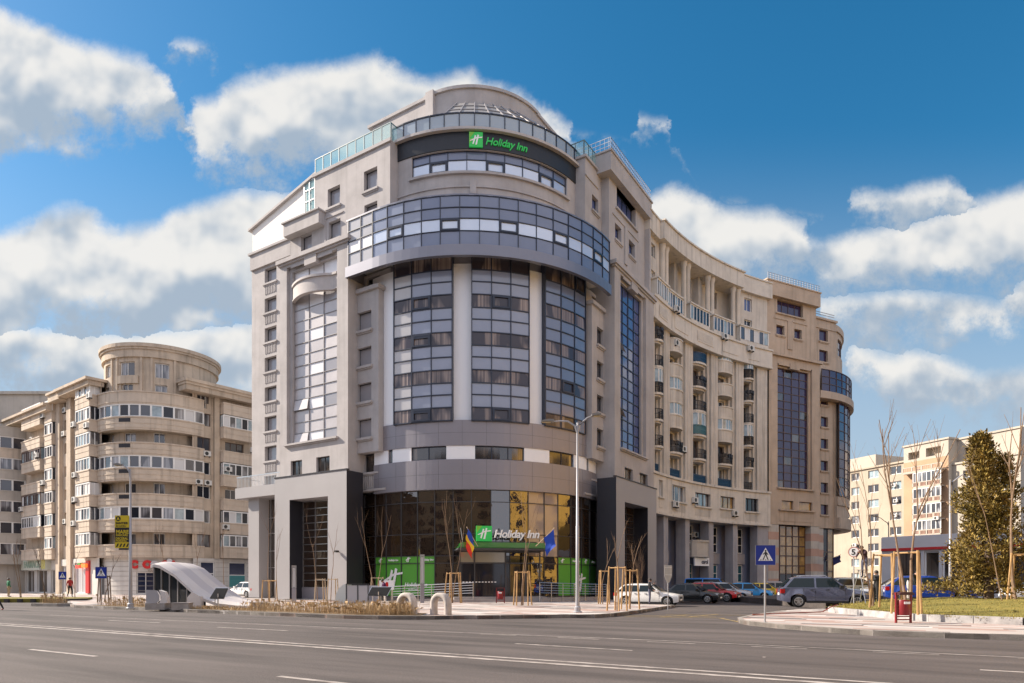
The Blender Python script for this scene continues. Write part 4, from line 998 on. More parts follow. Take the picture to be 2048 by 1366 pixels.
for k, t in enumerate(T):
    q = MB(); a0, a1 = (-12, 104)
    q.slab(D69, a0, a1, 0, .25, t - 1.25, t, AS); q.slab(D69, a0, a1, -.08, .3, t - .12, t + .02, AS); q.slab(D69, a0, a1, .05, 1.6, t - 1.45, t - 1.25, AS)
    if k: q.slab(D69, a0, a1, -.04, 0, t - .75, t - .68, AS)
    for a in (10, 66): q.slab(D69, a, a + .5, -.015, 0, t - 1.2, t - .13)
    q.cur = 1
    if k: q.slab(D69, 27, 38, -.03, .02, t - .62, t - .2, AS)
    o = q.build('balcony', [SAND2, IRON], lb)
    if k in (1, 3, 5):
        h = MB(); g = MB(); n = 12
        for i in range(n + 1):
            a = a0 + (a1 - a0) * i / n; h.slab(D69, a - .8, a + .8, .1, .2, t, t + 1.4)
            if i < n: b = a0 + (a1 - a0) * (i + 1) / n; g.cur = rl.choice((0, 0, 1, 2, 3, 4)); g.quad(D69(a, .16, t), D69(b, .16, t), D69(b, .16, t + 1.4), D69(a, .16, t + 1.4))
        h.slab(D69, a0, a1, .08, .2, t + 1.3, t + 1.42, AS); h.slab(D69, a0, a1, .08, .2, t, t + .12, AS)
        h.build('glazing_frame', WFRAME, o); g.build('glazing', GLS, o)
# left arm
m = MB(); wo = []
for t in T[1:]:
    wo += [(14.2, 15.6, t + .1, t + 1.5), (18.0, 19.3, t + .2, t + 1.5)]
wo += [(14.2, 15.6, T[0] + .1, T[0] + 1.3), (18.0, 19.3, T[0], T[0] + 1.4)]
m.wall(LAF, 8.5, 36, 4.4, 24.4, wo, d=1.7, rev=.3)
for (a, b) in ((16.3, 17.5), (19.7, 20.9)): m.slab(LAF, a, b, 1.3, 1.7, .15, 24.4)
m.slab(LAF, 8.6, 17.6, .3, 2, 24.0, 24.55); m.slab(LAF, 8.4, 17.7, .0, 9, 24.55, 24.85); m.slab(LAF, 17.5, 21.0, .5, 2, 23.9, 24.75); m.slab(LAF, 17.4, 21.2, .3, 9, 24.75, 25.0); m.slab(LAF, 21, 37, .3, 2, 23.0, 23.6); m.slab(LAF, 21, 37, .0, 9, 23.6, 23.9)
m.build('side_wall', SAND, lb)
for a, b, c, e in wo: window(lb, LAF, a, b, c, e, 1.97, nx=2, fm=WFRAME if rl.random() < .6 else BRFRAME, gm=rl.choice([CURW, DGLASS, WGLASS]))
def boxbay(fr, a, b, d0, t, enclosed, mats_=None, fm=None):
    q = MB(); q.slab(fr, a, b, d0, 1.7, t - 1.35, t); q.slab(fr, a - .06, b + .06, d0 - .06, 1.7, t - .12, t + .02); q.slab(fr, a, b, d0 - .03, d0, t - .75, t - .7)
    o = q.build('balcony', SAND2, lb)
    if enclosed:
        fm = fm or WFRAME
        h = MB(); g = MB(); n = max(2, int((b - a) / .75)); zt = t + 1.4
        for i in range(n + 1):
            x = a + (b - a) * i / n; h.slab(fr, x - .06, x + .06, d0 + .04, d0 + .12, t, zt)
            if i < n: x2 = a + (b - a) * (i + 1) / n; g.cur = rl.randrange(5); g.quad(fr(x, d0 + .09, t), fr(x2, d0 + .09, t), fr(x2, d0 + .09, zt), fr(x, d0 + .09, zt))
        for x in (a + .05, b - .05):
            g.quad(fr(x, d0 + .1, t), fr(x, 1.7, t), fr(x, 1.7, zt), fr(x, d0 + .1, zt))
            h.slab(fr, x - .04, x + .04, (d0 + 1.7) / 2, (d0 + 1.7) / 2 + .08, t, zt)
        h.slab(fr, a, b, d0 + .02, d0 + .13, zt - .1, zt + .04); h.slab(fr, a, b, d0 + .03, d0 + .12, t, t + .1)
        h.build('glazing_frame', fm, o); g.build('glazing', GLS, o)
for k, t in enumerate(T):
    boxbay(LAF, 9.0, 12.9, .6, t, True)
    boxbay(LAF, 21.0, 23.4, .9, t, True)
    boxbay(LAF, 24.0, 30.5, .6, t, k in (0, 2, 4, 5), fm=BRFRAME if k in (2, 4) else WFRAME)
    boxbay(RAF, 11.8, 15.7, .6, t, k in (1, 3, 5, 6), fm=WFRAME)
# right arm
m = MB(); wo = []
for t in T: wo += [(9.2, 10.8, t - .1, t + 1.4), (12.6, 15.0, t + .0, t + 1.3)]
wo = [o for o in wo if o[3] < 24.2] + [(9.2, 10.3, T[0] - .9, T[0] + .8)]
wo = [o for i, o in enumerate(wo) if not (o[0] == 9.2 and o[2] > 22.5)]
wo.append((9.2, 10.6, T[0] - .3, T[0] + 1.0))
m.wall(RAF, 8.6, 16.4, 4.4, 24.4, wo, d=1.7, rev=.3)
m.slab(RAF, 11.1, 11.7, 1.3, 1.7, 4.4, 24); m.slab(RAF, 7.2, 16.6, .3, 2, 23.6, 24.5); m.slab(RAF, 7.0, 16.8, .0, 9, 24.5, 24.85); m.slab(RAF, 7.1, 16.7, .15, 2, 24.2, 24.5)
m.slab(RAF, 16.35, 16.4, 1.7, 8, .15, 24.4); m.slab(RAF, 10.9, 11.0, 1.62, 1.7, 4.4, 24); m.slab(RAF, 8.9, 9.0, 1.62, 1.7, 4.4, 24)
m.build('side_wall', SAND, lb)
for a, b, c, e in wo: window(lb, RAF, a, b, c, e, 1.97, nx=2 if b - a < 2 else 3, fm=BRFRAME if rl.random() < .4 else WFRAME, gm=rl.choice([CURW, DGLASS, WGLASS]))
# street level
m = MB()
gops = [(9.5, 11.2, 1.2, 4.0), (13.0, 15.2, .9, 4.0)]
m.wall(RAF, 8.6, 16.5, .15, 4.4, gops, d=1.5, rev=.25)
m.wall(D3(6.3), -25, 112, .15, 4.4, [(41, 58, .3, 2.7), (-12, -3, .3, 3.5)], rev=.3, step=AS)
m.wall(LAF, 8.6, 21, .15, 4.4, [(12.2, 15.6, .3, 3.9), (18.0, 20.6, .3, 3.6)], d=1.5, rev=.3); m.wall(LAF, 21, 36, .15, 4.4, [(22.5, 24.2, .2, 3.2), (25.5, 29, .2, 3.2), (30, 33, .2, 3.2)], d=1.9, rev=.3)
m.cur = 1
for k in range(7):
    z = .6 + k * .55; m.slab(RAF, 8.7, 9.4, 1.48, 1.5, z, z + .04); m.slab(RAF, 11.3, 12.9, 1.48, 1.5, z, z + .04); m.slab(RAF, 15.3, 16.5, 1.48, 1.5, z, z + .04); m.slab(D3(6.32), -2, 58, 0, .05, z, z + .04, AS)
m.build('stone_base', [RUST, JOINT], lb)
for a, b, c, e in gops: window(lb, RAF, a, b, c, e, 1.7, nx=1, ny=2, fm=WFRAME, gm=NAVY, b=.1)
q = MB(); q.slab(RAF, 13.1, 15.1, 1.62, 1.66, 1.0, 2.4); q.build('poster', TEALP, lb)
window(lb, D3(6.3), 41, 58, .3, 2.7, .25, nx=2, fm=WFRAME, gm=NAVY, step=AS); window(lb, D3(6.3), -12, -3, .3, 3.5, .25, fm=WFRAME, gm=DGLASS)
for o in ((12.2, 15.6, .3, 3.9), (18.0, 20.6, .3, 3.6)): window(lb, LAF, *o, 1.75, nx=2, fm=WFRAME, gm=SPANL, b=.1)
for o in ((22.5, 24.2, .2, 3.2), (25.5, 29, .2, 3.2), (30, 33, .2, 3.2)): window(lb, LAF, *o, 2.15, nx=2, fm=WFRAME, gm=CURTD, b=.1)
q = MB(); q.slab(LAF, 11.0, 11.9, 1.3, 1.5, .3, 4.1); q.slab(D3(6.3), -24, -20, -.1, 0, .3, 2.6); q.build('red_pilaster', RED, lb)
q = MB(); q.slab(LAF, 8.5, 36, 3, 14, .15, 23.8); q.slab(RAF, 8.5, 16.3, 3, 14, .15, 24.0); q.slab(D3(5.0), -60, 170, 0, 2, .15, 28.3, 10); q.build('core', ROOFM, lb)
# shop signs on it
s1 = thing('shop_sign', 'red rounded shop letters with grey diamonds above the navy shop door', 'sign', D3(6.3)(50, -.2, 4.0), local=False)
ft = lambda a, b, d: D3(6.3)(48 + a * 7.4, -.15 - d, 3.2 + b * .85)
for x, ch in ((-1.6, 'C'), (.0, 'O'), (2.3, 'S'), (3.2, 'A')): q = MB(); put_text(q, ch, 1.35, lambda a, b, d: ft(x + a, b, d), th=.15, bold=.11); q.build('letter', RED, s1)
SILV = mat('silver_sign', (.6, .6, .64), .3, metal=.4)
for x in (1.35, 3.1): q = MB(); q.prism([(x - .45, .55), (x - .2, .95), (x + .3, .95), (x + .55, .55), (x + .05, -.05)] if x < 2 else [(x - .3, .95), (x - .15, 1.25), (x + .25, 1.25), (x + .4, .95), (x + .05, .6)], lambda a, b: ft(a, b, .02), lambda a, b: ft(a, b, .2)); q.build('diamond', SILV, s1)
q = MB(); put_text(q, 'CASA DE', .42, lambda a, b, d: ft(.6 + a, -.55 + b, d), th=.05, bold=.015); q.build('small_lettering', mat('sign_taupe', (.35, .28, .22), .5), s1)
s2 = thing('shop_sign', 'small glowing red and green sign on the white wall left of the round corner', 'sign', LAF(11.4, 1.0, 3.9), local=False)
q = MB(); q.slab(LAF, 13.0, 14.2, 1.1, 1.45, 3.25, 3.6); q.build('red_box', mat('sign_red_lit', (.6, .03, .02), .4, emit=(1, .05, .02, .5)), s2)
q = MB(); q.slab(LAF, 11.3, 12.5, 1.05, 1.3, 3.3, 3.75); q.build('orange_box', mat('sign_orange_lit', (.7, .15, .02), .4, emit=(1, .2, .03, .4)), s2)
q = MB(); q.slab(LAF, 12.9, 13.6, 1.1, 1.4, 3.62, 3.85); q.build('green_box', GREEN, s2)
s3 = thing('pharmacy_sign', 'long pale pharmacy sign board with faint green lettering over the far left shop', 'sign', LAF(28, 1.0, 3.2), local=False)
q = MB(); q.slab(LAF, 24.2, 33.0, 1.3, 1.9, 3.2, 4.7); q.build('sign_board', mat('pale_sign', (.62, .64, .55), .5, var=.08), s3)
q = MB(); put_text(q, 'FARMACIE', 1.25, lambda a, b, d: LAF(31.8 - a, 1.28 - d, 3.5 + b), th=.03, bold=.02); q.build('lettering', mat('pale_green', (.30, .42, .33), .5), s3)
q = MB(); q.slab(LAF, 24.3, 25.6, 1.26, 1.3, 3.3, 4.6); q.build('yellow_panel', mat('yellow_panel', (.60, .55, .16), .5, var=.4, vscale=4), s3)
# a few air conditioners
for fr, w, d, z, l in ((LAF, 8.6, .6, T[0] - .6, 'upper air conditioner on the bay beside the round tower of the left block'), (LAF, 9.4, .6, T[1] - 1.0, 'air conditioner under the second bay window beside the round tower'), (LAF, 18.7, 1.7, T[0] - .5, 'air conditioner high in the narrow window strip of the left block'),
    (LAF, 19, 1.7, T[1] - .5, 'air conditioner at the second storey from the top in the narrow window strip'), (LAF, 24.6, .6, T[2] + .2, 'air conditioner on the brown framed glazed balcony of the left block'), (LAF, 29.8, 1.7, T[1] + .2, 'air conditioner in the open balcony bay near the left edge'), (LAF, 18.6, 1.7, T[5] + .1, 'air conditioner low in the narrow window strip of the left block'),
    (LAF, 12.7, .6, T[3] - .6, 'air conditioner on the middle bay of the left arm'), (LAF, 12.7, .6, T[4] - .6, 'air conditioner one storey below the middle one on the bays of the left arm'), (RAF, 10.3, 1.7, T[2] - .8, 'air conditioner below the dark window right of the round tower'), (RAF, 9.3, 1.7, T[4] + 1.5, 'left one of two neighbouring air conditioners above the fourth balcony level'), (RAF, 10.4, 1.7, T[4] + 1.5, 'right one of two neighbouring air conditioners above the fourth balcony level'),
    (RAF, 12.3, .6, T[3] + .4, 'large air conditioner over the balcony at the right end of the left block'), (RAF, 8.6, 1.2, T[0] + .7, 'air conditioner right of the tower just under the cornice')):
    ac(fr, w, d, z, l)
for fr, w, d, z, l in ((LAF, 13.0, .6, T[1] - .4, 'air conditioner at the left corner of the second highest bay window of the left arm'), (LAF, 13.0, .6, T[5] - .5, 'air conditioner at the left corner of the second lowest bay window of the left arm'), (LAF, 23.4, .9, T[0] - .6, 'air conditioner under the highest window of the far bay of the left arm'), (LAF, 23.5, .9, T[3] - .5, 'air conditioner half way down the far bay of the left arm'), (LAF, 30.2, .6, T[4] - .6, 'air conditioner on the lower dark framed balcony at the left edge'), (RAF, 15.6, .6, T[2] + .3, 'air conditioner at the right end of the third balcony beside the drainpipe'), (RAF, 12.0, .6, T[5] - .8, 'air conditioner low on the balcony beside the teal shop poster'), (LAF, 15.9, 1.7, T[4] - .4, 'air conditioner between the bays of the left arm near the lower storeys')):
    ac(fr, w, d, z, l)   # extra units
# ------------------------------------------------------------------ next block, at the left edge of the view
nb = thing('apartment_building', 'greyish shaded apartment block with curved balconies at the far left edge', 'apartment building', (-73, 97, 0), local=False)
SHD = mat('grey_beige_render', (.46, .42, .37), .9, var=.15, vscale=.4, streak=.4)
CN = Vector((-71.5, 95, 0))
def D4(r): return drum(r, CN, Vector((.0, 1, 0)), Vector((-1, 0, 0)))
m = MB(); m.wall(D4(6), -80, 90, 4, 22.3, step=6); m.slab(lambda w, d, z: (w, d, z), -100, -66.5, 99, 120, .15, 27.3); m.slab(lambda w, d, z: (w, d, z), -72, -62, 92.5, 112, 22, 27.5); m.slab(lambda w, d, z: (w, d, z), -72.3, -61.7, 92.2, 112, 27.5, 27.9)
m.slab(lambda w, d, z: (w, d, z), -100, -70.5, 93.5, 112, 22, 27); m.slab(lambda w, d, z: (w, d, z), -100, -70.3, 93.2, 112, 27, 27.4); m.slab(D4(5.5), -80, 90, 0, .6, .15, 4, 8)
m.build('block_wall', SHD, nb)
for k in range(7):
    t = 22.4 - 2.85 * k; q = MB(); q.slab(D4(6.7), -80, 90, 0, .25, t - 1.3, t, 6); q.slab(D4(6.75), -80, 90, 0, .3, t - .12, t + .02, 6); o = q.build('balcony', SAND2 if k == 1 else SHD, nb)
    if k > 0:
        h = MB(); g = MB(); n = 14
        for i in range(n):
            a, b = -80 + 170 * i / n, -80 + 170 * (i + 1) / n; h.slab(D4(6.7), a - .9, a + .9, .08, .2, t, t + 1.5); g.quad(D4(6.7)(a, .15, t), D4(6.7)(b, .15, t), D4(6.7)(b, .15, t + 1.5), D4(6.7)(a, .15, t + 1.5))
        h.slab(D4(6.7), -80, 90, .06, .2, t + 1.42, t + 1.55, 6); h.build('glazing_frame', WFRAME, o); g.build('glazing', [WGLASS if k % 2 else CURW], o)
ac(lambda w, d, z: (w, d, z), -67.5, 93.4, 24.2, 'air conditioner on the grey block at the far left edge, under its roof')
# ------------------------------------------------------------------ apartment blocks on the right, further off
CREAM = mat('cream_render', (.43, .37, .29), .9, var=.12, vscale=.3, streak=.25)
PINK = mat('peach_render', (.46, .30, .19), .9, var=.12, vscale=.3)
PALEW = mat('pale_cream_render', (.46, .41, .345), .9, var=.08, vscale=.3)
def AF(w, d, z): return (73.6 - .376 * w + .927 * d, 113 + .927 * w + .376 * d, z)
rb = thing('apartment_building', 'sunlit cream and peach apartment block with stacked balconies behind the evergreen tree', 'apartment building', AF(0, 6, 0), local=False)
m = MB(); ops = []
for k in range(9):
    z = 1.9 + 2.8 * k
    if k < 8:
        ops += [(9.6, 11.9, z, z + 1.5), (14.3, 16.6, z, z + 1.5), (18.6, 20.4, z, z + 1.5)]
m.wall(AF, 8.2, 42, 0, 23.4, ops, d=1.2, rev=.3); m.slab(AF, 8.2, 42, .9, 13, 23.4, 23.7)
m.build('block_wall', CREAM, rb)
opsB = []
for k in range(9):
    z = 1.9 + 2.8 * k; opsB += [(1.4, 3.1, z - .3, z + 1.6), (5.0, 6.6, z - .3, z + 1.6)]
m = MB(); m.wall(AF, 0, 8.2, 0, 23.0, [o for o in opsB if o[3] < 22.5], d=0, rev=.4); m.build('block_wall', PINK, rb)
opsT = [(1.3, 4.0, 23.4, 24.9), (5.2, 7.3, 23.4, 24.7)]
m = MB(); m.wall(AF, -.0, 8.2, 23.0, 25.8, opsT, d=0, rev=1.2); m.slab(AF, -.2, 8.4, -.2, 13, 25.8, 26.1); m.slab(AF, -.01, 0, 0, 10, 0, 25.8); m.slab(AF, 0, 8.2, 1.2, 1.3, 23, 25.8); m.slab(AF, 8.2, 8.21, 0, 6, 20, 25.8); m.slab(AF, 16, 24, 2.5, 12, 23.4, 26.2); m.build('attic_wall', PALEW, rb)
for a, b, c, e in ops: window(rb, AF, a, b, c, e, 1.48, nx=2, fm=WFRAME, gm=rl.choice([CURW, WGLASS, LOGGIA]), b=.12)
for a, b, c, e in opsB:
    if e < 22.5: window(rb, AF, a, b, c, e, .38, nx=2, fm=WFRAME, gm=rl.choice([CURW, WGLASS]), b=.12)
for k in range(8):
    z = 1.4 + 2.8 * k; q = MB(); a, b = (.4, 7.6) if k == 7 else (.6, 5.6)
    q.slab(AF, a, b, -1.1, 0, z - .25, z - .1); q.slab(AF, a, b, -1.1, -1.0, z - .1, z + .12); q.slab(AF, a, b, -1.12, -.98, z + .75, z + .9)
    for i in range(5): x = a + (b - a) * i / 4; q.slab(AF, x - .12, x + .12, -1.13, -.97, z + .1, z + .8)
    q.cur = 1
    n = 22
    for i in range(n): x = a + (b - a) * (i + .5) / n; q.slab(AF, x - .05, x + .05, -1.08, -1.02, z + .1, z + .78)
    o = q.build('balcony', [PALEW, SALMON], rb)
    if k in (1, 3, 4, 5, 6):
        h = MB(); g = MB()
        for i in range(7):
            x = a + (b - a) * i / 6; h.slab(AF, x - .07, x + .07, -1.08, -.98, z + .9, z + 2.5)
            if i < 6: x2 = a + (b - a) * (i + 1) / 6; g.quad(AF(x, -1.02, z + .9), AF(x2, -1.02, z + .9), AF(x2, -1.02, z + 2.5), AF(x, -1.02, z + 2.5))
        h.slab(AF, a, b, -1.08, -.98, z + 2.42, z + 2.55); h.build('glazing_frame', WFRAME, o); g.build('glazing', CURW, o)
m = MB(); opsC = []
for k in range(7):
    z = 1.9 + 2.8 * k; opsC += [(-5.2, -1.8, z, z + 1.5), (-9.5, -7.0, z, z + 1.5)]
m.wall(AF, -10.7, 0, 0, 21.4, opsC, d=1.0, rev=.3); m.slab(AF, -10.8, 0, .8, 2.2, 21.4, 21.7); m.wall(AF, -10.7, 0, 21.4, 25.7, [(-3.2, -1.2, 22.6, 24.2), (-6, -5.3, 23.5, 24.5)], d=2.2, rev=.4); m.slab(AF, -10.9, 0, 2.0, 14, 25.7, 26.0)
opsE = [(3 + 4 * i, 5 + 4 * i, 1.9 + 2.8 * k, 3.5 + 2.8 * k) for i in range(3) for k in range(8)]
EF2 = lambda w, d, z: AF(-10.7 + d, w, z)
m.wall(EF2, 1.0, 16, 0, 25.7, opsE, d=0, rev=.3)
m.build('block_wall', PALEW, rb)
for a, b, c, e in opsC: window(rb, AF, a, b, c, e, 1.28, nx=4, fm=WFRAME, gm=rl.choice([CURW, WGLASS, CURW]), b=.12)
for a, b, c, e in opsE: window(rb, EF2, a, b, c, e, .28, nx=2, fm=WFRAME, gm=DGLASS, b=.12)
q = MB(); q.slab(AF, 8.4, 41, 2, 13, 0, 23.4); q.slab(AF, .1, 8, 1.5, 13, 0, 25.7); q.slab(AF, -10.5, 0, 3, 14, 0, 25.6); q.build('core', ROOFM, rb)
for w, d, z, l in ((11.0, 1.2, 19.2, 'air conditioner under an upper window of the cream block on the right'), (10.6, 1.2, 16.3, 'air conditioner under the second window column of the cream block, one storey lower'), (10.8, 1.2, 13.6, 'air conditioner beside the peach wall of the cream block, mid height'), (5.2, -.1, 20.9, 'air conditioner above the top balcony of the peach block'), (1.2, -1.1, 12.2, 'air conditioner on the rounded balcony corner of the peach block'), (19.5, 1.2, 8.6, 'air conditioner on the lower cream wall next to the round corner of the tan block')):
    ac(AF, w, d, z, l, group='air conditioners on the facades')
dishp = thing('satellite_dish', 'round white satellite dish on the cream wall beside an upper window', 'satellite dish', AF(8.9, 1.1, 20.6), rz=0.9)
q = MB(); q.lathe([(.05, .06), (.35, .02), (.6, -.14), (.58, -.14), (.3, .04), (.03, .08)], (0, -.3, 0), 16, 'y'); q.build('dish', ACW, dishp, smooth=True); q = MB(); q.tube([(0, 0, 0), (0, -.3, 0)], .03, 6); q.tube([(0, -.3, -.4), (0, -.9, 0)], .015, 5); q.build('arm', STEEL, dishp)
# ------------------------------------------------------------------ low shop with the red stripe
sp = thing('shop_building', 'low grey shop pavilion with a red stripe and large dark windows behind the parked cars', 'shop', (36, 54, 0.3), local=False)
SX = Vector((3.0, -4.1, 0)).normalized(); SN = Vector((4.1, 3.0, 0)).normalized(); SO = Vector((30.7, 55.6, 0))
def SF(w, d, z): p = SO + w * SX + d * SN; return (p.x, p.y, z)
SHOPG = mat('shop_grey_panel', (.62, .61, .63), .5, var=.05)
m = MB(); so_ops = [(1.1, 3.0, .4, 4.0), (3.2, 4.3, .4, 4.0), (4.5, 5.8, .4, 4.0), (6, 8, .4, 4), (8.2, 10.2, .4, 4)]
m.wall(SF, 0, 14, .2, 5.25, so_ops, d=0, rev=.3); m.slab(SF, 0, 14, .01, 8, 5.2, 5.3); m.slab(SF, -.02, 0, 0, 8, .2, 5.25); m.slab(SF, 0, 14, -.12, 0, 4.25, 5.25); m.build('pavilion_wall', SHOPG, sp)
m = MB(); m.slab(SF, 0, 14, -.16, -.02, 4.14, 4.34); m.build('red_stripe', RED, sp)
for a, b, c, e in so_ops: window(sp, SF, a, b, c, e, .25, nx=1, fm=WCOL, gm=CURTD, b=.1)
m = MB(); m.slab(SF, .1, 13.9, .6, 7.9, .2, 5.1); m.build('core', ROOFM, sp)
WDF = lambda w, d, z: (w, d, z)
# ------------------------------------------------------------------ buildings across the avenue, seen as reflections; leftmost one added to darken them
OCHRE = mat('ochre_render', (.78, .46, .10), .9, var=.3, vscale=.3); BROWNR = mat('brown_render', (.20, .15, .10), .9, var=.3, vscale=.4)
for nm, lab, mt, x0, x1, y0, y1, h in (('apartment_building', 'ochre apartment block across the avenue, mirrored in the glass front', OCHRE, 52, 70, -28, 64, 27), ('apartment_building', 'brown apartment block behind the viewpoint, mirrored in the glass front', BROWNR, -77, 30, -40, -24, 26), ('apartment_building', 'brown block added out of view to darken the left of the glass front', BROWNR, -100, -78, -20, 46, 22)):
    t_ = thing(nm, lab, 'apartment building', ((x0 + x1) / 2, (y0 + y1) / 2, 0), local=False)
    m = MB(); m.slab(lambda w, d, z: (w, d, z), x0, x1, y0, y1, 0, h); m.slab(lambda w, d, z: (w, d, z), x0 - .5, x1 + .5, y0 - .5, y1 + .5, h, h + .5); m.build('block_wall', mt, t_)
    g = MB(); face = x0 > 0
    for k in range(7):
        n_ = int(((y1 - y0) if nm and (x0 > 0 or x0 < -80) else (x1 - x0)) / 4.4)
        for i in range(n_):
            if x0 > 0: g.slab(WDF, x0 - .1, x0 + .05, y0 + 1 + i * 4.2, y0 + 3 + i * 4.2, 1.5 + k * 2.9, 3.1 + k * 2.9)
            elif x0 < -80: g.slab(WDF, x1 - .05, x1 + .1, y0 + 1 + i * 4.2, y0 + 3 + i * 4.2, 1.5 + k * 2.9, 3.1 + k * 2.9)
            else: g.slab(WDF, x0 + 1 + i * 4.4, x0 + 3.2 + i * 4.4, y1 - .05, y1 + .1, 1.5 + k * 2.9, 3.1 + k * 2.9)
    g.build('window_rows', DGLASS, t_)
# ------------------------------------------------------------------ ground, road, kerbs
ASPH = mat('asphalt', (.090, .075, .070), .85, var=.5, vscale=.9, vstretch=(.12, 1, 1), vrot=R_(-31), bump=.35, bscale=60, speck=.42)
GRND = mat('ground_soil', (.16, .14, .11), .95, var=.2, vscale=.1)
LINE = mat('worn_road_paint', (.50, .45, .41), .8, col2=(.19, .165, .15), vscale=2.6)
LINEY = mat('worn_yellow_paint', (.48, .33, .08), .8, col2=(.2, .16, .1), vscale=2.5)
KERB = mat('kerb_granite', (.30, .275, .25), .9, var=.35, vscale=1.6, bump=.3, bscale=18)
SOIL = mat('planting_soil', (.20, .135, .075), .95, var=.45, vscale=2.5, bump=.6, bscale=9)
GRASS = mat('winter_grass', (.23, .18, .035), .95, col2=(.14, .13, .022), vscale=1.4, bump=.6, bscale=45)
# paving in short bands of white, rose and grey setts
PAVE = mat('banded_paving', (.5, .45, .42), .85)
def pave_nodes(m):
    nt = m.node_tree; N = nt.nodes; Lk = nt.links; b = N['Principled BSDF']
    geo = N.new('ShaderNodeNewGeometry'); mp = N.new('ShaderNodeMapping'); mp.inputs['Rotation'].default_value = (0, 0, R_(32.7)); Lk.new(geo.outputs['Position'], mp.inputs['Vector'])
    sx = N.new('ShaderNodeSeparateXYZ'); Lk.new(mp.outputs[0], sx.inputs[0])
    def fl(o, k, off=None):
        n = N.new('ShaderNodeMath'); n.operation = 'MULTIPLY'; Lk.new(o, n.inputs[0]); n.inputs[1].default_value = k
        src = n.outputs[0]
        if off is not None:
            a = N.new('ShaderNodeMath'); Lk.new(src, a.inputs[0]); Lk.new(off, a.inputs[1]); src = a.outputs[0]
        f = N.new('ShaderNodeMath'); f.operation = 'FLOOR'; Lk.new(src, f.inputs[0]); return f.outputs[0]
    row = fl(sx.outputs[1], 1 / .42)
    wn = N.new('ShaderNodeTexWhiteNoise'); wn.noise_dimensions = '1D'; Lk.new(row, wn.inputs['W'])
    mu = N.new('ShaderNodeMath'); mu.operation = 'MULTIPLY'; Lk.new(wn.outputs['Value'], mu.inputs[0]); mu.inputs[1].default_value = 7
    cl = fl(sx.outputs[0], 1 / 1.9, mu.outputs[0])
    cb = N.new('ShaderNodeCombineXYZ'); Lk.new(cl, cb.inputs[0]); Lk.new(row, cb.inputs[1])
    w2 = N.new('ShaderNodeTexWhiteNoise'); w2.noise_dimensions = '2D'; Lk.new(cb.outputs[0], w2.inputs['Vector'])
    cr = N.new('ShaderNodeValToRGB'); cr.color_ramp.interpolation = 'CONSTANT'; el = cr.color_ramp.elements
    el[0].color = (.43, .385, .355, 1); el[1].position = .42; el[1].color = (.37, .26, .225, 1)
    for p, c in ((.66, (.58, .54, .52, 1)), (.78, (.13, .115, .115, 1))): e = el.new(p); e.color = c
    Lk.new(w2.outputs['Value'], cr.inputs[0])
    nz = N.new('ShaderNodeTexNoise'); nz.inputs['Scale'].default_value = .9; nz.inputs['Detail'].default_value = 6; Lk.new(geo.outputs['Position'], nz.inputs['Vector'])
    mr = N.new('ShaderNodeMapRange'); mr.inputs['To Min'].default_value = .75; mr.inputs['To Max'].default_value = 1.15; Lk.new(nz.outputs['Fac'], mr.inputs['Value'])
    hs = N.new('ShaderNodeHueSaturation'); Lk.new(mr.outputs[0], hs.inputs['Value']); Lk.new(cr.outputs[0], hs.inputs['Color']); Lk.new(hs.outputs[0], b.inputs['Base Color'])
pave_nodes(PAVE)
WD = lambda w, d, z: (w, d, z)
def st(m, name, mats): return tag(m.build(name, mats), kind='structure')
m = MB(); m.quad((-3000, -600, -.08), (3000, -600, -.08), (3000, 4000, -.08), (-3000, 4000, -.08)); st(m, 'ground', GRND)
m = MB(); m.quad((-220, -60, 0), (220, -60, 0), (220, 220, 0), (-220, 220, 0)); st(m, 'road', ASPH)
def strip(m, pts, w, z=.005):
    for i in range(len(pts) - 1):
        a, b = Vector((*pts[i], 0)), Vector((*pts[i + 1], 0)); n = (b - a).normalized().cross(Vector((0, 0, 1))) * w / 2
        m.quad(*[(p.x, p.y, z) for p in (a + n, b + n, b - n, a - n)])
RD = Vector((.858, -.514, 0)); RN = Vector((.514, .858, 0))
def rline(p, l0, l1): return [(p[0] + RD.x * l0, p[1] + RD.y * l0), (p[0] + RD.x * l1, p[1] + RD.y * l1)]
m = MB(); strip(m, rline((3.15, 11.84), -70, 25), .13); st(m, 'centre_line', LINE)
m = MB(); strip(m, rline((3.03 - .02, 11.84 - .42), -70, 25), .17); st(m, 'centre_line', LINE)
m = MB(); strip(m, [(-22, 31.9), (-5.88, 22.9), (4.28, 17.71), (10.55, 13.8), (24, 5.4)], .09)
for i in range(8):
    t = 1.2 + 2.6 * i; a = Vector((-2.0, 20.85)); strip(m, [(a.x + t * .865, a.y - .13 - t * .50), (a.x + (t + 1.25) * .865, a.y - .13 - (t + 1.25) * .50)], .08, .006)
st(m, 'lane_line', LINE)
for a, b in (((.08, 16.96), (2.73, 15.22)), ((-11.15, 15.5), (-8.71, 14.03)), ((-3.85, 11.05), (-1.4, 9.55)), ((8.29, 11.87), (11, 10.2)), ((-10.2, 23.2), (-7.2, 21.5)), ((-16.5, 27.4), (-13.5, 25.7)), ((5.2, 13.9), (5.25, 13.87))):
    m = MB(); strip(m, [a, b], .12); st(m, 'lane_dash', LINE)
m = MB()
for p in ([(5.1, 30.4), (9.3, 29.2)], [(7.4, 32.2), (11.2, 31.6)], [(8.0, 30.2), (10.0, 32.6)], [(6.6, 29.9), (8.6, 32.2)], [(5.0, 31.6), (9.2, 30.2)], [(9.0, 29.0), (8.9, 26.2)]): strip(m, p, .12, .005 + .001 * len(m.f))
st(m, 'box_marking', LINEY)
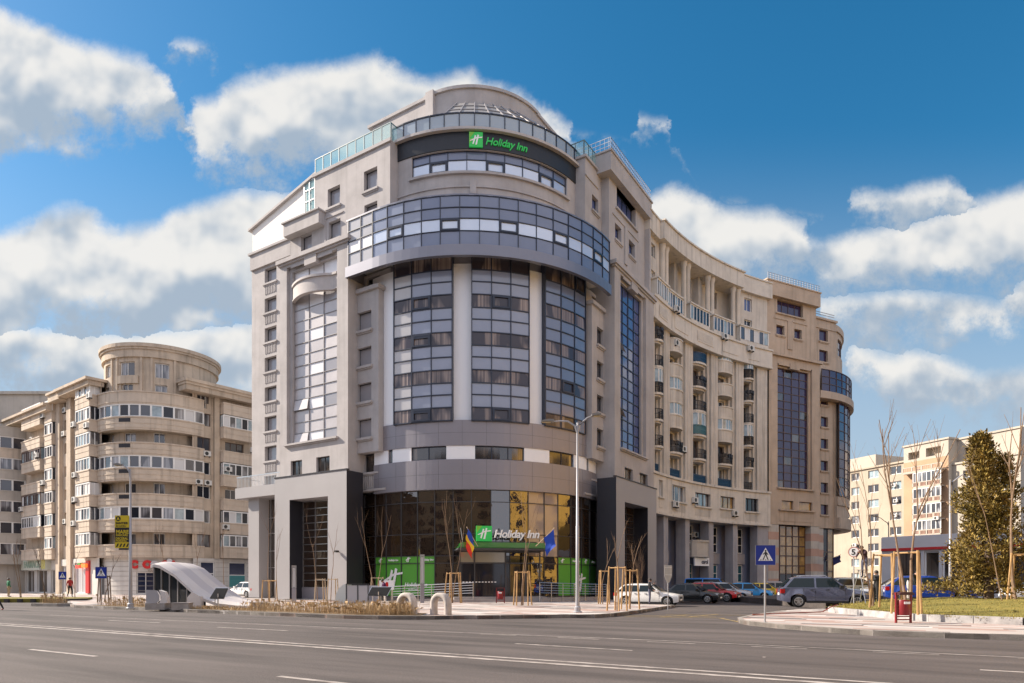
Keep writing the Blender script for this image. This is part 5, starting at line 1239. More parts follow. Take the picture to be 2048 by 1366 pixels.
def slabpoly(m, pts, z0, z1): m.prism(pts, lambda a, b: (a, b, z1), lambda a, b: (a, b, z0))
def kerbline(m, pts, w=.17, z=.16, z0=-.02):
    for i in range(len(pts) - 1):
        a, b = Vector((*pts[i], 0)), Vector((*pts[i + 1], 0)); n = Vector((0, 0, 1)).cross((b - a).normalized()) * w
        L = (b - a).length; k = max(1, int(L / 1.0))
        for j in range(k):
            p, q = a + (b - a) * (j / k + .004), a + (b - a) * ((j + 1) / k - .004)
            m.prism([(p.x, p.y), (q.x, q.y), (q.x + n.x, q.y + n.y), (p.x + n.x, p.y + n.y)], lambda x, y: (x, y, z0), lambda x, y: (x, y, z + (j % 3) * .002))
KP = [(-33.5, 50.5), (-29.5, 44.5), (-26.65, 40.9), (-23, 38.6), (-19.6, 36.6), (-12.5, 32.05), (-7.2, 28.6), (-5.6, 28.0), (-4.0, 27.9), (-2.5, 28.15), (2.5, 29.1), (3.6, 29.25), (4.4, 30.0), (6.2, 33.4), (10.1, 41.6)]
E1 = RFr(9, -4.6, 0); E2 = RFr(24, -4, 0); back = [(6.9, 44.6), (E1[0], E1[1]), (E2[0], E2[1])] + [WF(w, -3.4, 0)[:2] for w in (4, 8, 12, 16, 20, 24)] + [BF(9, -4, 0)[:2], BF(20, -4, 0)[:2], (80, 130), (-100, 160), (-100, 66), (-60, 60), (-36, 56)]
m = MB(); slabpoly(m, KP + back, -.02, .15); st(m, 'pavement', PAVE)
m = MB(); kerbline(m, KP); kerbline(m, [KP[-1], back[0], back[1], back[2]] + back[3:9]); st(m, 'kerb', KERB)
# planted strip along the kerb
def bed(pts, off0, off1):
    a = []; b = []
    for i, p in enumerate(pts):
        q0, q1 = pts[max(0, i - 1)], pts[min(len(pts) - 1, i + 1)]
        n = Vector((0, 0, 1)).cross(Vector((q1[0] - q0[0], q1[1] - q0[1], 0)).normalized())
        a.append((p[0] + n.x * off0, p[1] + n.y * off0)); b.append((p[0] + n.x * off1, p[1] + n.y * off1))
    return a, b
BP = [(-25.6, 40.2), (-19.6, 36.6), (-12.5, 32.05), (-7.2, 28.6), (-5.2, 27.95), (-3.9, 27.9)]
ba, bb = bed(BP, .3, 2.3)
m = MB()
for i in range(len(ba) - 1): m.quad((*ba[i], .165), (*ba[i + 1], .165), (*bb[i + 1], .175), (*bb[i], .175))
tag(m.build('planting_bed', SOIL), kind='structure')
TWIG = mat('dry_twigs', (.42, .30, .165), .9, island=.55)
def twigs(pts, n, h0, h1, o0, o1, rr, wmul=1.0):
    q = MB()
    for _ in range(n):
        i = rr.randrange(len(pts) - 1); t = rr.random()
        p0, p1 = Vector((*pts[i], 0)), Vector((*pts[i + 1], 0)); nn = Vector((0, 0, 1)).cross((p1 - p0).normalized())
        p = p0 + (p1 - p0) * t + nn * (o0 + (o1 - o0) * rr.random()); h = h0 + (h1 - h0) * rr.random() ** 1.3
        dx, dy = rr.gauss(0, .12) * h, rr.gauss(0, .12) * h; an = rr.random() * pi; wx, wy = cos(an) * .008 * wmul, sin(an) * .008 * wmul
        q.quad((p.x - wx, p.y - wy, .16), (p.x + wx, p.y + wy, .16), (p.x + dx + wx * .5, p.y + dy + wy * .5, .16 + h), (p.x + dx - wx * .5, p.y + dy - wy * .5, .16 + h))
        if rr.random() < .12:
            b0 = .3 + .4 * rr.random(); e = h * .35
            q.quad((p.x + dx * b0, p.y + dy * b0, .16 + h * b0), (p.x + dx * b0 + .012, p.y + dy * b0, .16 + h * b0 + .015), (p.x + dx * b0 + rr.gauss(0, .1), p.y + dy * b0 + rr.gauss(0, .1), .16 + h * b0 + e), (p.x + dx * b0 + rr.gauss(0, .1), p.y + dy * b0, .16 + h * b0 + e))
    return q
rt = random.Random(3)
q = twigs([(-14.0, 33.0), (-9.5, 30.1), (-7.0, 28.5), (-5.3, 28.0), (-4.2, 28.0)], 3300, .2, .62, .5, 2.4, rt)
tag(q.build('dry_hedge', TWIG), 'dense low hedge of dry brown twigs along the kerb near the concrete arches', 'hedge', kind='stuff')
q = twigs([(-25.4, 40.1), (-19.9, 36.8)], 700, .25, .7, .4, 2.2, rt); tag(q.build('dry_hedge', TWIG), 'thin row of dry twigs along the kerb below the yellow banner lamp post', 'hedge', kind='stuff')
q = twigs([(-19.6, 36.6), (-14, 33)], 900, .05, .2, .3, 1.6, rt, 2.0); tag(q.build('dry_ground_cover', TWIG), 'low dry ground cover in front of the white metro shell', 'ground cover', kind='stuff')
# far left lawn with dark kerb, small planter
m = MB(); LG = [(-120, 50.5), (-34.5, 51.8), (-33.6, 53), (-36, 57.5), (-120, 60)]; slabpoly(m, LG, 0, .3); st(m, 'lawn', GRASS)
m = MB(); kerbline(m, [(-120, 50.3), (-34.4, 51.6), (-33.4, 52.8)], .2, .3); st(m, 'kerb', mat('dark_kerb', (.06, .055, .055), .9, var=.3))
pl = thing('planter_island', 'small kerbed planter of dry shrubs in the road mouth at the left', 'planter', (-30.2, 43.6, 0), local=False)
m = MB(); slabpoly(m, [(-31.3, 43.6), (-29.2, 43.0), (-28.6, 43.6), (-30.6, 44.6)], 0, .2); m.build('kerb_ring', KERB, pl)
q = twigs([(-30.8, 43.7), (-29.2, 43.4)], 260, .3, .8, -.1, .5, rt); tag(q.build('dry_shrub', TWIG, pl), kind='stuff')
# right hand island, stone edging and grass mound
IP = [(10.3, 28.9), (8.95, 26.6), (8.6, 25.3), (8.55, 24.2), (8.9, 22.6), (9.8, 20.7), (10.5, 19.5), (12.0, 18.6), (13.85, 17.7), (34, 6)]
m = MB(); slabpoly(m, IP + [(60, 6), (60, 36), (24, 38.2), (20.5, 36.0), (15.2, 35.4), (13.6, 33.6)], -.02, .15); st(m, 'pavement', PAVE)
m = MB(); kerbline(m, [(13.6, 33.6)] + IP, .17, .16); st(m, 'kerb', KERB)
WL = [(16.2, 33.6), (14.9, 31.6), (14.75, 29.5), (14.75, 27.0), (14.6, 25.3), (14.9, 24.0), (16.7, 21.9), (24, 16.5), (40, 6)]
EDG = mat('grey_edging_stone', (.40, .385, .38), .85, var=.4, vscale=1.8, bump=.2, bscale=14)
m = MB(); kerbline(m, WL, .22, .40, .14); st(m, 'edging_wall', EDG)
gm = MB(); nx_, ny_ = 60, 44
def mound(x, y):
    # height rises from the edging wall inward
    d = 1e9
    for i in range(len(WL) - 1):
        a, b = Vector(WL[i]), Vector(WL[i + 1]); ab = b - a; t = max(0, min(1, (Vector((x, y)) - a).dot(ab) / ab.dot(ab))); dd = (Vector((x, y)) - a - ab * t).length
        if dd < d: d = dd
    return .36 + .40 * min(1, max(0, d / 6.0)) ** .8 + .03 * sin(x * 1.7) * sin(y * 1.3)
PG = [(wl[0] + .1, wl[1] + .05) for wl in WL]
def in_poly(x, y, P):
    c = False; j = len(P) - 1
    for i in range(len(P)):
        if (P[i][1] > y) != (P[j][1] > y) and x < (P[j][0] - P[i][0]) * (y - P[i][1]) / (P[j][1] - P[i][1]) + P[i][0]: c = not c
        j = i
    return c
rows = []
for j in range(ny_ + 1):
    y = 6 + (35.2 - 6) * j / ny_
    xs0 = None
    for i in range(len(WL) - 1):
        (ax, ay), (bx, by) = WL[i], WL[i + 1]
        if min(ay, by) <= y <= max(ay, by): xx = ax + (bx - ax) * (y - ay) / (by - ay); xs0 = xx if xs0 is None else min(xs0, xx)
    if xs0 is None: xs0 = 16.2 + (y - 33.6) * 1.6
    x0 = xs0 + .12
    rows.append([(x0 + (60 - x0) * (i / nx_) ** 1.8, y) for i in range(nx_ + 1)])
for j in range(ny_):
    for i in range(nx_): gm.quad(*[(p[0], p[1], mound(*p)) for p in (rows[j][i], rows[j][i + 1], rows[j + 1][i + 1], rows[j + 1][i])])
tag(gm.build('lawn', GRASS, smooth=True, angle=60), kind='structure')
q = MB(); rg = random.Random(9)
for _ in range(16000):
    j = rg.randrange(10, ny_); i = int(rg.random() ** 1.6 * nx_ * .8); a, b = rows[j][i], rows[min(j + 1, ny_)][min(i + 1, nx_)]
    x = a[0] + (b[0] - a[0]) * rg.random(); y = a[1] + (b[1] - a[1]) * rg.random(); z = mound(x, y) - .01; h = .03 + rg.random() * .06; an = rg.random() * pi; w_ = .012
    q.quad((x - cos(an) * w_, y - sin(an) * w_, z), (x + cos(an) * w_, y + sin(an) * w_, z), (x + rg.gauss(0, .03), y + rg.gauss(0, .03), z + h))
tag(q.build('grass', mat('grass_blades', (.24, .19, .04), .9, island=.5)), 'short yellow green winter grass on the mound behind the stone edging', 'grass', kind='stuff')
m = MB(); m.slab(WD, 18, 70, 36.3, 70, .02, .42); st(m, 'parking_area', ASPH)

# ------------------------------------------------------------------ cars
TYRE = mat('tyre', (.015, .015, .015), .85); RIM = mat('alloy_rim', (.5, .5, .5), .3, metal=.8); CGLASS = mat('car_glass', (.012, .02, .024), .05, ior=1.38)
HEADL = mat('headlamp', (.75, .78, .8), .08, ior=1.8); TAILL = mat('tail_lamp', (.45, .01, .01), .15); PLAST = mat('black_plastic', (.02, .02, .02), .6)
def paint(n, c, metal=.0): return mat('paint_' + n, c, .22, metal=metal, coat=.5)
def car(label, pm, loc, rz, L=4.3, W=1.8, H=1.47, kind='hatch', group='cars parked on the street'):
    root = thing('parked_car', label, 'car', loc, rz, group)
    h = L / 2; hw = W / 2; wr = .32 * (1.1 if kind == 'suv' else 1); wb = L * .31; cl = .2 if kind != 'suv' else .28
    xr, xf = -wb + .02, wb + .02 + .02 * L
    belt = H * .64; hood = H * .60 if kind != 'van' else H * .66
    if kind == 'sedan': rear_base, rear_top, fr_top, fr_base = -.36 * L, -.2 * L, .07 * L, .24 * L; trunk = H * .63
    elif kind == 'suv': rear_base, rear_top, fr_top, fr_base = -.482 * L, -.35 * L, .06 * L, .235 * L; trunk = H * .60
    elif kind == 'van': rear_base, rear_top, fr_top, fr_base = -.49 * L, -.47 * L, .2 * L, .36 * L; trunk = H * .6
    else: rear_base, rear_top, fr_top, fr_base = -.475 * L, -.33 * L, .06 * L, .25 * L; trunk = H * .61
    # lower body: stations along the length with wheel arches
    xs = sorted(set([-h, -h + .05, -h + .18, h - .3, h - .1, h - .03, h] + [c + d * wr * 1.22 for c in (xr, xf) for d in (-1, -.92, -.7, -.4, 0, .4, .7, .92, 1)] + [-.25 * L, -.1 * L, 0, .1 * L, .2 * L]))
    q = MB(); ring = []
    for x in xs:
        e = abs(x) / h; nose = max(0, (e - .8) / .2)
        y = hw * (1 - .16 * nose ** 2)
        zt = belt if rear_base <= x <= fr_base else (hood - (hood - H * .48) * max(0, (x - fr_base) / (h - fr_base)) ** 1.8 if x > fr_base else trunk)
        if x < -h + .06: zt -= .05
        zb = cl + .10 * nose
        for c in (xr, xf):
            dd = 1 - ((x - c) / (wr * 1.22)) ** 2
            if dd > 0: zb = max(zb, wr + wr * 1.2 * sqrt(dd))
        zm = min(zt - .06, max(zb + .02, H * .42))
        ring.append([(x, -y * .6, min(zb, zt - .2)), (x, -y * .95, min(zb, zt - .12)), (x, -y, (min(zb, zt - .12) + zm) / 2), (x, -y * .99, zm), (x, -y * .93, zt - .02), (x, -y * .8, zt + .015), (x, 0, zt + .04),
                     (x, y * .8, zt + .015), (x, y * .93, zt - .02), (x, y * .99, zm), (x, y, (min(zb, zt - .12) + zm) / 2), (x, y * .95, min(zb, zt - .12)), (x, y * .6, min(zb, zt - .2))])
    n = len(ring[0]); V = [p for r in ring for p in r]; F = []
    for i in range(len(ring) - 1):
        for k in range(n): F.append((i * n + k, i * n + (k + 1) % n, (i + 1) * n + (k + 1) % n, (i + 1) * n + k))
    F += [tuple(range(n)), tuple((len(ring) - 1) * n + k for k in reversed(range(n)))]
    q.mesh(V, F)
    # cabin
    y0, y1 = hw * .93, hw * .72; zr = H
    def P(x, z, s):
        t = (z - belt) / (zr - belt); return (x, s * (y0 + (y1 - y0) * t), z)
    prof = [(rear_base, belt - .03), (rear_base + (rear_top - rear_base) * .75, belt + (zr - belt) * .8), (rear_top, zr - .06), (rear_top + .25, zr - .01), ((rear_top + fr_top) / 2, zr + .015), (fr_top - .2, zr - .01), (fr_top, zr - .06), (fr_base, belt - .03)]
    V = [P(x, z, -1) for x, z in prof] + [P(x, z, 1) for x, z in prof]; k_ = len(prof)
    mid = [(x, 0, z + .035) for x, z in prof]; V += mid
    F = [tuple(range(k_)), tuple(range(2 * k_ - 1, k_ - 1, -1))]
    for i in range(k_ - 1): F += [(i, i + 1, 2 * k_ + i + 1, 2 * k_ + i), (k_ + i, 2 * k_ + i, 2 * k_ + i + 1, k_ + i + 1)]
    q.mesh(V, F)
    body = q.build('body', pm, root, smooth=True, angle=38)
    zb_, zt_ = belt + .02, zr - .09
    for s in (-1, 1):
        g = MB()
        def xs_at(z, a, b): return a + (b - a) * (z - belt) / (zr - belt)
        R0, R1 = xs_at(zb_, rear_base, rear_top) + .16, xs_at(zt_, rear_base, rear_top) + .1
        F0, F1 = xs_at(zb_, fr_base, fr_top) - .22, xs_at(zt_, fr_base, fr_top) - .06
        B = (rear_top + fr_top) / 2 + .12
        if kind == 'sedan': R0 += .15; R1 += .05
        def O(x, z): p = P(x, z, s); return (p[0], p[1] + s * .012, p[2])
        for (a0, a1, b0, b1) in ((R0, R1, B - .05, B - .05), (B + .05, B + .05, F0, F1)):
            g.quad(O(a0, zb_), O(b0, zb_), O(b1, zt_), O(a1, zt_))
        g.build('side_window', CGLASS, root)
    g = MB(); fx = lambda z, s, e: (fr_base + (fr_top - fr_base) * (z - belt) / (zr - belt) + .02 + e, s * (y0 + (y1 - y0) * (z - belt) / (zr - belt) - .1), z + .02)
    g.quad(fx(zb_, -1, 0), (fx(zb_, 0, .0)[0] + .02, 0, zb_ + .05), (fx(zt_, 0, 0)[0] + .02, 0, zt_ + .06), fx(zt_, -1, 0)); g.quad(fx(zb_, 1, 0), (fx(zb_, 0, .0)[0] + .02, 0, zb_ + .05), (fx(zt_, 0, 0)[0] + .02, 0, zt_ + .06), fx(zt_, 1, 0)); g.build('windscreen', CGLASS, root)
    g = MB(); rx = lambda z, s: (rear_base + (rear_base + (rear_top - rear_base) * .75 - rear_base) * min(1, (z - belt) / (zr - belt) / .8) - .025, s * (y0 + (y1 - y0) * (z - belt) / (zr - belt) - .12), z + .01)
    g.quad(rx(zb_ + .03, -1), rx(zb_ + .03, 1), rx(zt_ - .03, 1), rx(zt_ - .03, -1)); g.build('rear_window', CGLASS, root)
    for x in (xr, xf):
        for s in (-1, 1):
            g = MB(); yy = s * (hw - .11)
            g.lathe([(wr * .6, -.1), (wr * .93, -.1), (wr, -.06), (wr, .06), (wr * .93, .1), (wr * .6, .1)], (x, yy, wr), 20, 'y'); wh = g.build('wheel', TYRE, root, smooth=True)
            g = MB()
            g.lathe([(wr * .64, s * .08), (wr * .66, s * .112), (wr * .58, s * .118), (wr * .55, s * .10)], (x, yy, wr), 18, 'y'); g.lathe([(.05, s * .08), (.05, s * .118), (.01, s * .12)], (x, yy, wr), 10, 'y')
            for k in range(5):
                a = k * 2 * pi / 5 + .3; c_, s_ = cos(a), sin(a); w_ = .03
                g.mesh([(x + c_ * .04 - s_ * w_, yy + s * .114, wr + s_ * .04 + c_ * w_), (x + c_ * .04 + s_ * w_, yy + s * .114, wr + s_ * .04 - c_ * w_), (x + c_ * wr * .6 + s_ * w_ * .7, yy + s * .108, wr + s_ * wr * .6 - c_ * w_ * .7), (x + c_ * wr * .6 - s_ * w_ * .7, yy + s * .108, wr + s_ * wr * .6 + c_ * w_ * .7)], [(0, 1, 2, 3)])
            g.build('rim', RIM, wh)
    for s in (-1, 1):
        g = MB(); g.slab(WD, h - .34, h - .02, s * (hw * .52), s * (hw * .87), H * .44, H * .515); g.build('headlight', HEADL, root)
        g = MB(); g.slab(WD, -h - .01, -h + .2, s * (hw * .62), s * (hw * .94), H * .46, H * .60); g.build('tail_light', TAILL, root)
        g = MB(); g.slab(WD, fr_base - .42, fr_base - .2, s * (hw * .93), s * (hw * 1.12), belt - .02, belt + .13); g.build('wing_mirror', PLAST if kind == 'suv' else pm, root)
    g = MB(); g.slab(WD, h - .08, h + .015, -hw * .45, hw * .45, H * .30, H * .43); g.slab(WD, h - .12, h + .005, -hw * .7, hw * .7, cl + .09, cl + .2); g.build('grille', PLAST, root)
    g = MB()
    for s in (-1, 1):
        for x in ((rear_top + fr_top) / 2 + .12, fr_base - .15, rear_base * .52): g.slab(WD, x - .006, x + .006, s * hw * .965, s * hw * .999, cl + .14, belt - .03)
        for x in ((rear_top + fr_top) / 2 + .02, fr_base - .95): g.slab(WD, x - .16, x + .0, s * hw * .96, s * hw * 1.012, belt - .13, belt - .1)
        g.slab(WD, xr + wr * 1.2, xf - wr * 1.2, s * hw * .93, s * hw * .985, cl - .02, cl + .1)
    g.build('trim', PLAST, root)
    g = MB(); g.slab(WD, h + .005, h + .022, -.26, .26, H * .26, H * .335); g.build('number_plate', WHITE, root); g = MB(); g.slab(WD, -h - .02, -h + .03, -.26, .26, H * .4, H * .475); g.build('number_plate', WHITE, root)
    if kind == 'suv':
        g = MB()
        for s in (-1, 1): g.tube([(rear_top + .3, s * y1 * .92, H), (rear_top + .4, s * y1 * .92, H + .06), (fr_top - .3, s * y1 * .92, H + .06), (fr_top - .2, s * y1 * .92, H)], .02, 6)
        g.build('roof_rail', RIM, root)
    return root
HD = atan2(-.54, .84)
def front_at(px, Y, L, hd): X = (px - 1024) / 1340 * Y; return (X - cos(hd) * L / 2, Y - sin(hd) * L / 2, 0.0)
car('white hatchback parked nearest on the corner of the side street', paint('white', (.75, .74, .72)), (9.05, 44.45, 0), HD + .12, 4.28, 1.79, 1.46)
car('black saloon parked behind the white hatchback', paint('black', (.012, .012, .014)), front_at(1442, 49.5, 4.5, HD), HD, 4.5, 1.82, 1.47, 'sedan')
car('dark red estate car parked between the black saloon and the dark grey car', paint('red', (.48, .015, .018)), front_at(1478, 53, 4.4, HD), HD, 4.4, 1.8, 1.52, 'suv')
car('silver hatchback parked behind the red car', paint('slate', (.42, .44, .47), .3), front_at(1504, 57, 4.3, HD + .1), HD + .1, 4.3, 1.8, 1.55)
car('bright blue van seen over the roofs of the red car', paint('bright_blue', (.04, .25, .78)), (18.5, 62.5, 0), HD, 4.6, 1.85, 1.95, 'van')
car('light blue small car parked left of the pedestrian sign post', paint('sky_blue', (.03, .32, .72)), front_at(1547, 59, 4.1, HD + .1), HD + .1, 4.1, 1.75, 1.52)
car('yellow taxi car parked behind the pedestrian sign post', paint('yellow', (.78, .55, .02)), front_at(1577, 64, 4.2, HD + .15), HD + .15, 4.2, 1.78, 1.5)
car('brown grey estate car parked behind the yellow car', paint('taupe', (.30, .25, .23), .3), (27.2, 68, 0), HD + .3, 4.5, 1.8, 1.6, 'suv')
car('dusty blue grey off road car standing in front of the ladder', paint('blue_grey', (.115, .125, .185), .1), (17.45, 37.6, .16), -.24, 4.65, 1.85, 1.72, 'suv')
car('silver saloon on the right beyond the two workers', paint('silver', (.55, .56, .58), .5), (24.6, 42.5, .42), pi - .45, 4.5, 1.8, 1.46, 'sedan')
car('royal blue car parked in front of the striped shop', paint('royal_blue', (.015, .06, .34), .2), (24.0, 38.6, .42), -.42, 4.5, 1.8, 1.5)
car('pale grey blue car between the workers and the silver saloon', paint('pale_blue', (.30, .38, .45), .3), (23.4, 46, .42), .1, 4.2, 1.75, 1.45)
car('white estate car at the right edge behind the staked tree', paint('chalk', (.70, .70, .70)), (31.5, 39.5, .42), pi, 4.6, 1.8, 1.5)
car('white hatchback parked beyond the metro shell beside the hotel column', paint('snow', (.72, .71, .70)), (-24.7, 62.5, .15), 2.5, 3.9, 1.7, 1.45)
# ------------------------------------------------------------------ trees
BARK = mat('bare_bark', (.25, .165, .105), .9, var=.3, vscale=6); BARKD = mat('dark_bark', (.13, .09, .065), .9, var=.3, vscale=6)
WOOD = mat('stake_wood', (.46, .28, .12), .8, var=.3, vscale=3)
WOODP = mat('pale_stake_wood', (.50, .38, .25), .85, var=.3, vscale=3)
def bare_tree(label, loc, h, seed, stems=1, lean=0.0, r0=.055, bk=None, bush=1.0, fork=.5, group='young bare trees'):
    rr = random.Random(seed); t = thing('bare_tree', label, 'tree', loc, 0, group); bk = bk or BARK
    m = MB(); c = MB()
    def limb(mb, p, d, L, r, depth):
        n = 4; pts = [p]; q = Vector(p); dd = Vector(d)
        for i in range(n):
            dd = (dd + Vector((rr.gauss(0, .07), rr.gauss(0, .07), .05))).normalized(); q = q + dd * L / n; pts.append(q.copy())
        mb.tube(pts, [r * (1 - .62 * i / n) for i in range(n + 1)], 5 if depth else 7)
        if depth < 3:
            k = [0, 3, 2, 0][depth] if depth else 0
            for i in range(int(k * bush)):
                s = rr.uniform(.25, .95); bp = pts[int(s * n)]; an = rr.random() * 2 * pi
                nd = (dd + Vector((cos(an), sin(an), .15)) * rr.uniform(.3, .55)).normalized()
                limb(c, bp, nd, L * rr.uniform(.35, .6), r * .45, depth + 1)
        return pts, dd
    for s in range(stems):
        an = rr.random() * 2 * pi; d = Vector((lean + (cos(an) * .07 if stems > 1 else 0), rr.gauss(0, .02), 1)).normalized()
        hh = h * fork * (1 if s == 0 else rr.uniform(.8, 1))
        pts, dd = limb(m, Vector((cos(an) * .08 * (stems > 1), sin(an) * .08 * (stems > 1), -.05)), d, hh, r0, 0)
        k = int(2.4 * bush) + 1
        for i in range(k):
            a2 = 2 * pi * i / k + rr.random(); nd = (dd + Vector((cos(a2), sin(a2), 0)) * rr.uniform(.08, .26)).normalized()
            limb(c, pts[-1] - dd * rr.uniform(0, hh * .12), nd, (h - hh) * rr.uniform(.7, 1.02), r0 * .5, 1)
    m.build('trunk', bk, t); c.build('crown', bk, t)
    return t
def stakes(label, loc, h, seed, n=3, r=.5, wd=None, group='timber stake frames round young trees'):
    rr = random.Random(seed); t = thing('tree_stake_frame', label, 'tree stakes', loc, rr.random() * 2, group); wd = wd or WOOD
    ps = []
    for i in range(n):
        a = 2 * pi * i / n; p = Vector((cos(a) * r, sin(a) * r, 0)); tp = p * .78 + Vector((rr.gauss(0, .03), rr.gauss(0, .03), h)); ps.append(tp)
        q = MB(); q.tube([p - Vector((0, 0, .1)), tp], [.045, .04], 7); q.build('post', wd, t)
    for i in range(n):
        q = MB(); a, b = ps[i], ps[(i + 1) % n]; q.tube([a - Vector((0, 0, .06 + .01 * i)), b - Vector((0, 0, .06 + .01 * i))], .03, 6); q.build('crossbar', wd, t)
    return t
TREES = [((-18.15, 50, .15), 8.1, 1, 1, 'tall thin bare tree in front of the left end of the hotel portal', .035), ((-17.4, 49.2, .15), 5.4, 2, 1, 'short thin bare tree beside the pale pillar of the grey portal', .0), ((-14.5, 50, .15), 7.2, 3, 1, 'bare tree in front of the left portal window', -.01),
  ((-13.4, 49.5, .15), 6.1, 4, 1, 'bare tree at the right edge of the left portal window', .0), ((-9.9, 49, .15), 7.6, 5, 2, 'forked bare tree in front of the left green window panels', .0), ((-4.06, 45.8, .15), 7.8, 6, 2, 'twin stemmed bare tree left of the hotel entrance', .01), ((.6, 41, .15), 7.6, 7, 2, 'twin stemmed bare tree in front of the porch sign lettering', .0),
  ((5.9, 43.6, .15), 4.6, 8, 1, 'small bare sapling right of the street lamp', .0), ((5.2, 33.2, .15), 4.5, 9, 1, 'bare sapling at the kerb corner nearest the side street', -.03), ((6.2, 35.2, .15), 4.1, 10, 1, 'bare sapling in front of the white hatchback', .0), ((9.4, 47.5, .15), 4.2, 11, 2, 'bushy pale bare tree beside the right portal window', .0),
  ((-25.5, 49.5, .15), 6.2, 12, 1, 'thin bare tree in front of the teal shop poster of the left block', .0), ((-23.3, 50, .15), 5.7, 13, 1, 'thin bare tree before the shell roof, second from the hotel', .0), ((-21.6, 50.5, .15), 6.3, 14, 1, 'thin bare tree between the metro shell and the hotel canopy', .0), ((-28.9, 47.5, .15), 4.2, 15, 1, 'small bare tree between the two blue crossing signs and the yellow banner', .02),
  ((-41, 56, .3), 5.2, 16, 2, 'bare tree on the far left lawn in front of the pharmacy', .0), ((-38.2, 55, .3), 5.0, 17, 2, 'forked dark tree right of the pharmacy sign', .0), ((-36.2, 55.5, .3), 4.6, 18, 1, 'slim bare tree behind the small blue crossing sign', .0), ((-44, 55.5, .3), 6.4, 19, 2, 'pale barked tree at the far left edge', .0)]
for loc, h, sd_, st_, lab, ln in TREES:
    bare_tree(lab, loc, h, sd_, st_, ln, r0=.036, bk=BARKD if sd_ in (15, 17) else BARK, bush=1.6 if sd_ == 11 else .7, fork=.6 if sd_ not in (11,) else .3)
bare_tree('tall bare tree with two leaning limbs beside the workers on the mound', (15.4, 28.7, .6), 6.6, 21, 2, -.12, r0=.045, fork=.35, bush=.8)
bare_tree('tallest bare tree on the mound behind the red litter bin', (14.35, 24.3, .5), 7.6, 22, 2, -.01, r0=.06, fork=.5)
bare_tree('very tall bare tree at the right edge in front of the evergreen', (23.3, 31, .7), 9.3, 23, 1, .0, r0=.085, fork=.55)
bare_tree('slanting thin bare tree in front of the evergreen', (21.6, 29.5, .7), 7.2, 24, 1, -.14, r0=.03, fork=.6, bush=.6)
for loc, lab, h, n, wd, r in (((-18.1, 50, .15), 'low timber stakes around the tall thin tree left of the portal', 1.6, 4, WOOD, .55), ((-14.2, 49.9, .15), 'timber stakes in front of the left portal window', 1.7, 3, WOODP, .5), ((-13.1, 49.2, .15), 'timber stakes at the right edge of the left portal window', 1.7, 3, WOODP, .5), ((-9.8, 49, .15), 'pale stakes at the left green window panels', 1.8, 3, WOODP, .6),
    ((-4.0, 45.8, .15), 'cluster of timber stakes around the twin tree left of the entrance', 2.1, 5, WOOD, .65), ((.65, 41, .15), 'cluster of timber stakes around the twin tree before the entrance', 2.1, 5, WOOD, .6), ((5.9, 43.6, .15), 'timber stakes at the sapling right of the street lamp', 2.2, 3, WOOD, .45), ((5.2, 33.2, .15), 'leaning timber stakes at the kerb corner nearest the side street', 2.2, 4, WOOD, .5), ((6.2, 35.2, .15), 'timber stakes standing in front of the white hatchback', 2.1, 3, WOOD, .55),
    ((-25.4, 49.4, .15), 'timber stakes below the teal shop poster', 1.6, 4, WOODP, .5), ((-28.9, 47.5, .15), 'thin dark stakes left of the banner lamp post', 1.9, 4, BARKD, .5), ((15.9, 28.5, .58), 'tall timber stakes around the leaning tree by the workers', 2.2, 4, WOOD, .65), ((14.5, 24.4, .5), 'tall timber stakes behind the red litter bin', 2.2, 3, WOOD, .6), ((23.4, 30.8, .7), 'tall timber stakes at the right edge beside the evergreen', 2.2, 3, WOOD, .9)):
    stakes(lab, loc, h, int(loc[0] * 10) + 500, n, r, wd)
# evergreen
ev = thing('evergreen_tree', 'large dense bronze green evergreen tree on the mound at the right', 'tree', (23.6, 33.2, .7)); ev.scale = (1.18, 1.18, 1.0)
m = MB(); m.tube([(0, 0, -.2), (.05, 0, 2), (0, .1, 4.5), (.1, 0, 7.5)], [.2, .16, .1, .03], 8)
re_ = random.Random(31); lf = MB()
def clump(p, s, n):
    for _ in range(n):
        d = Vector((re_.gauss(0, 1), re_.gauss(0, 1), re_.gauss(0, 1) + .4)).normalized() * s * re_.random() ** .6
        c = p + d; a = Vector((re_.gauss(0, 1), re_.gauss(0, 1), re_.gauss(0, 1))).normalized(); up = (d.normalized() + Vector((0, 0, .8)) + a * .5).normalized(); sd = up.cross(a).normalized(); L = re_.uniform(.10, .2); w_ = L * .28
        lf.quad(c - sd * w_, c + up * L * .5 - sd * w_ * .8, c + up * L, c + sd * w_ * .6 + up * L * .4)
for _ in range(540):
    z = .35 + 7.7 * re_.random() ** 1.15; t_ = z / 8.2
    R_max = 2.15 * (1 - t_) ** .92 * (.75 + .25 * sin(z * 2.7 + 1)) * (min(1, .82 + z * .3))
    an = re_.random() * 2 * pi; R_max *= 1 + .22 * sin(an * 3 + z * 1.3); r = R_max * re_.uniform(.55, 1.05)
    off = Vector((-.35 * t_, 0, 0))
    p = Vector((cos(an) * r, sin(an) * r, z)) + off; clump(p, re_.uniform(.22, .42), 44)
    if re_.random() < .25: m.tube([(0, 0, max(.3, z - .6)), p * .9 + Vector((0, 0, .0))], [.03, .008], 4)
for _ in range(110):
    z = 2.2 + 4.9 * re_.random(); t_ = (z - 2.2) / 5.0; r = .95 * (1 - t_) ** .7 * re_.uniform(.4, 1.05); an = re_.random() * 2 * pi
    clump(Vector((.72 + cos(an) * r, .1 + sin(an) * r, z)), .3, 40)
m.tube([(.2, 0, 3.5), (.6, .1, 5), (.72, .1, 7.0)], [.07, .05, .02], 6)
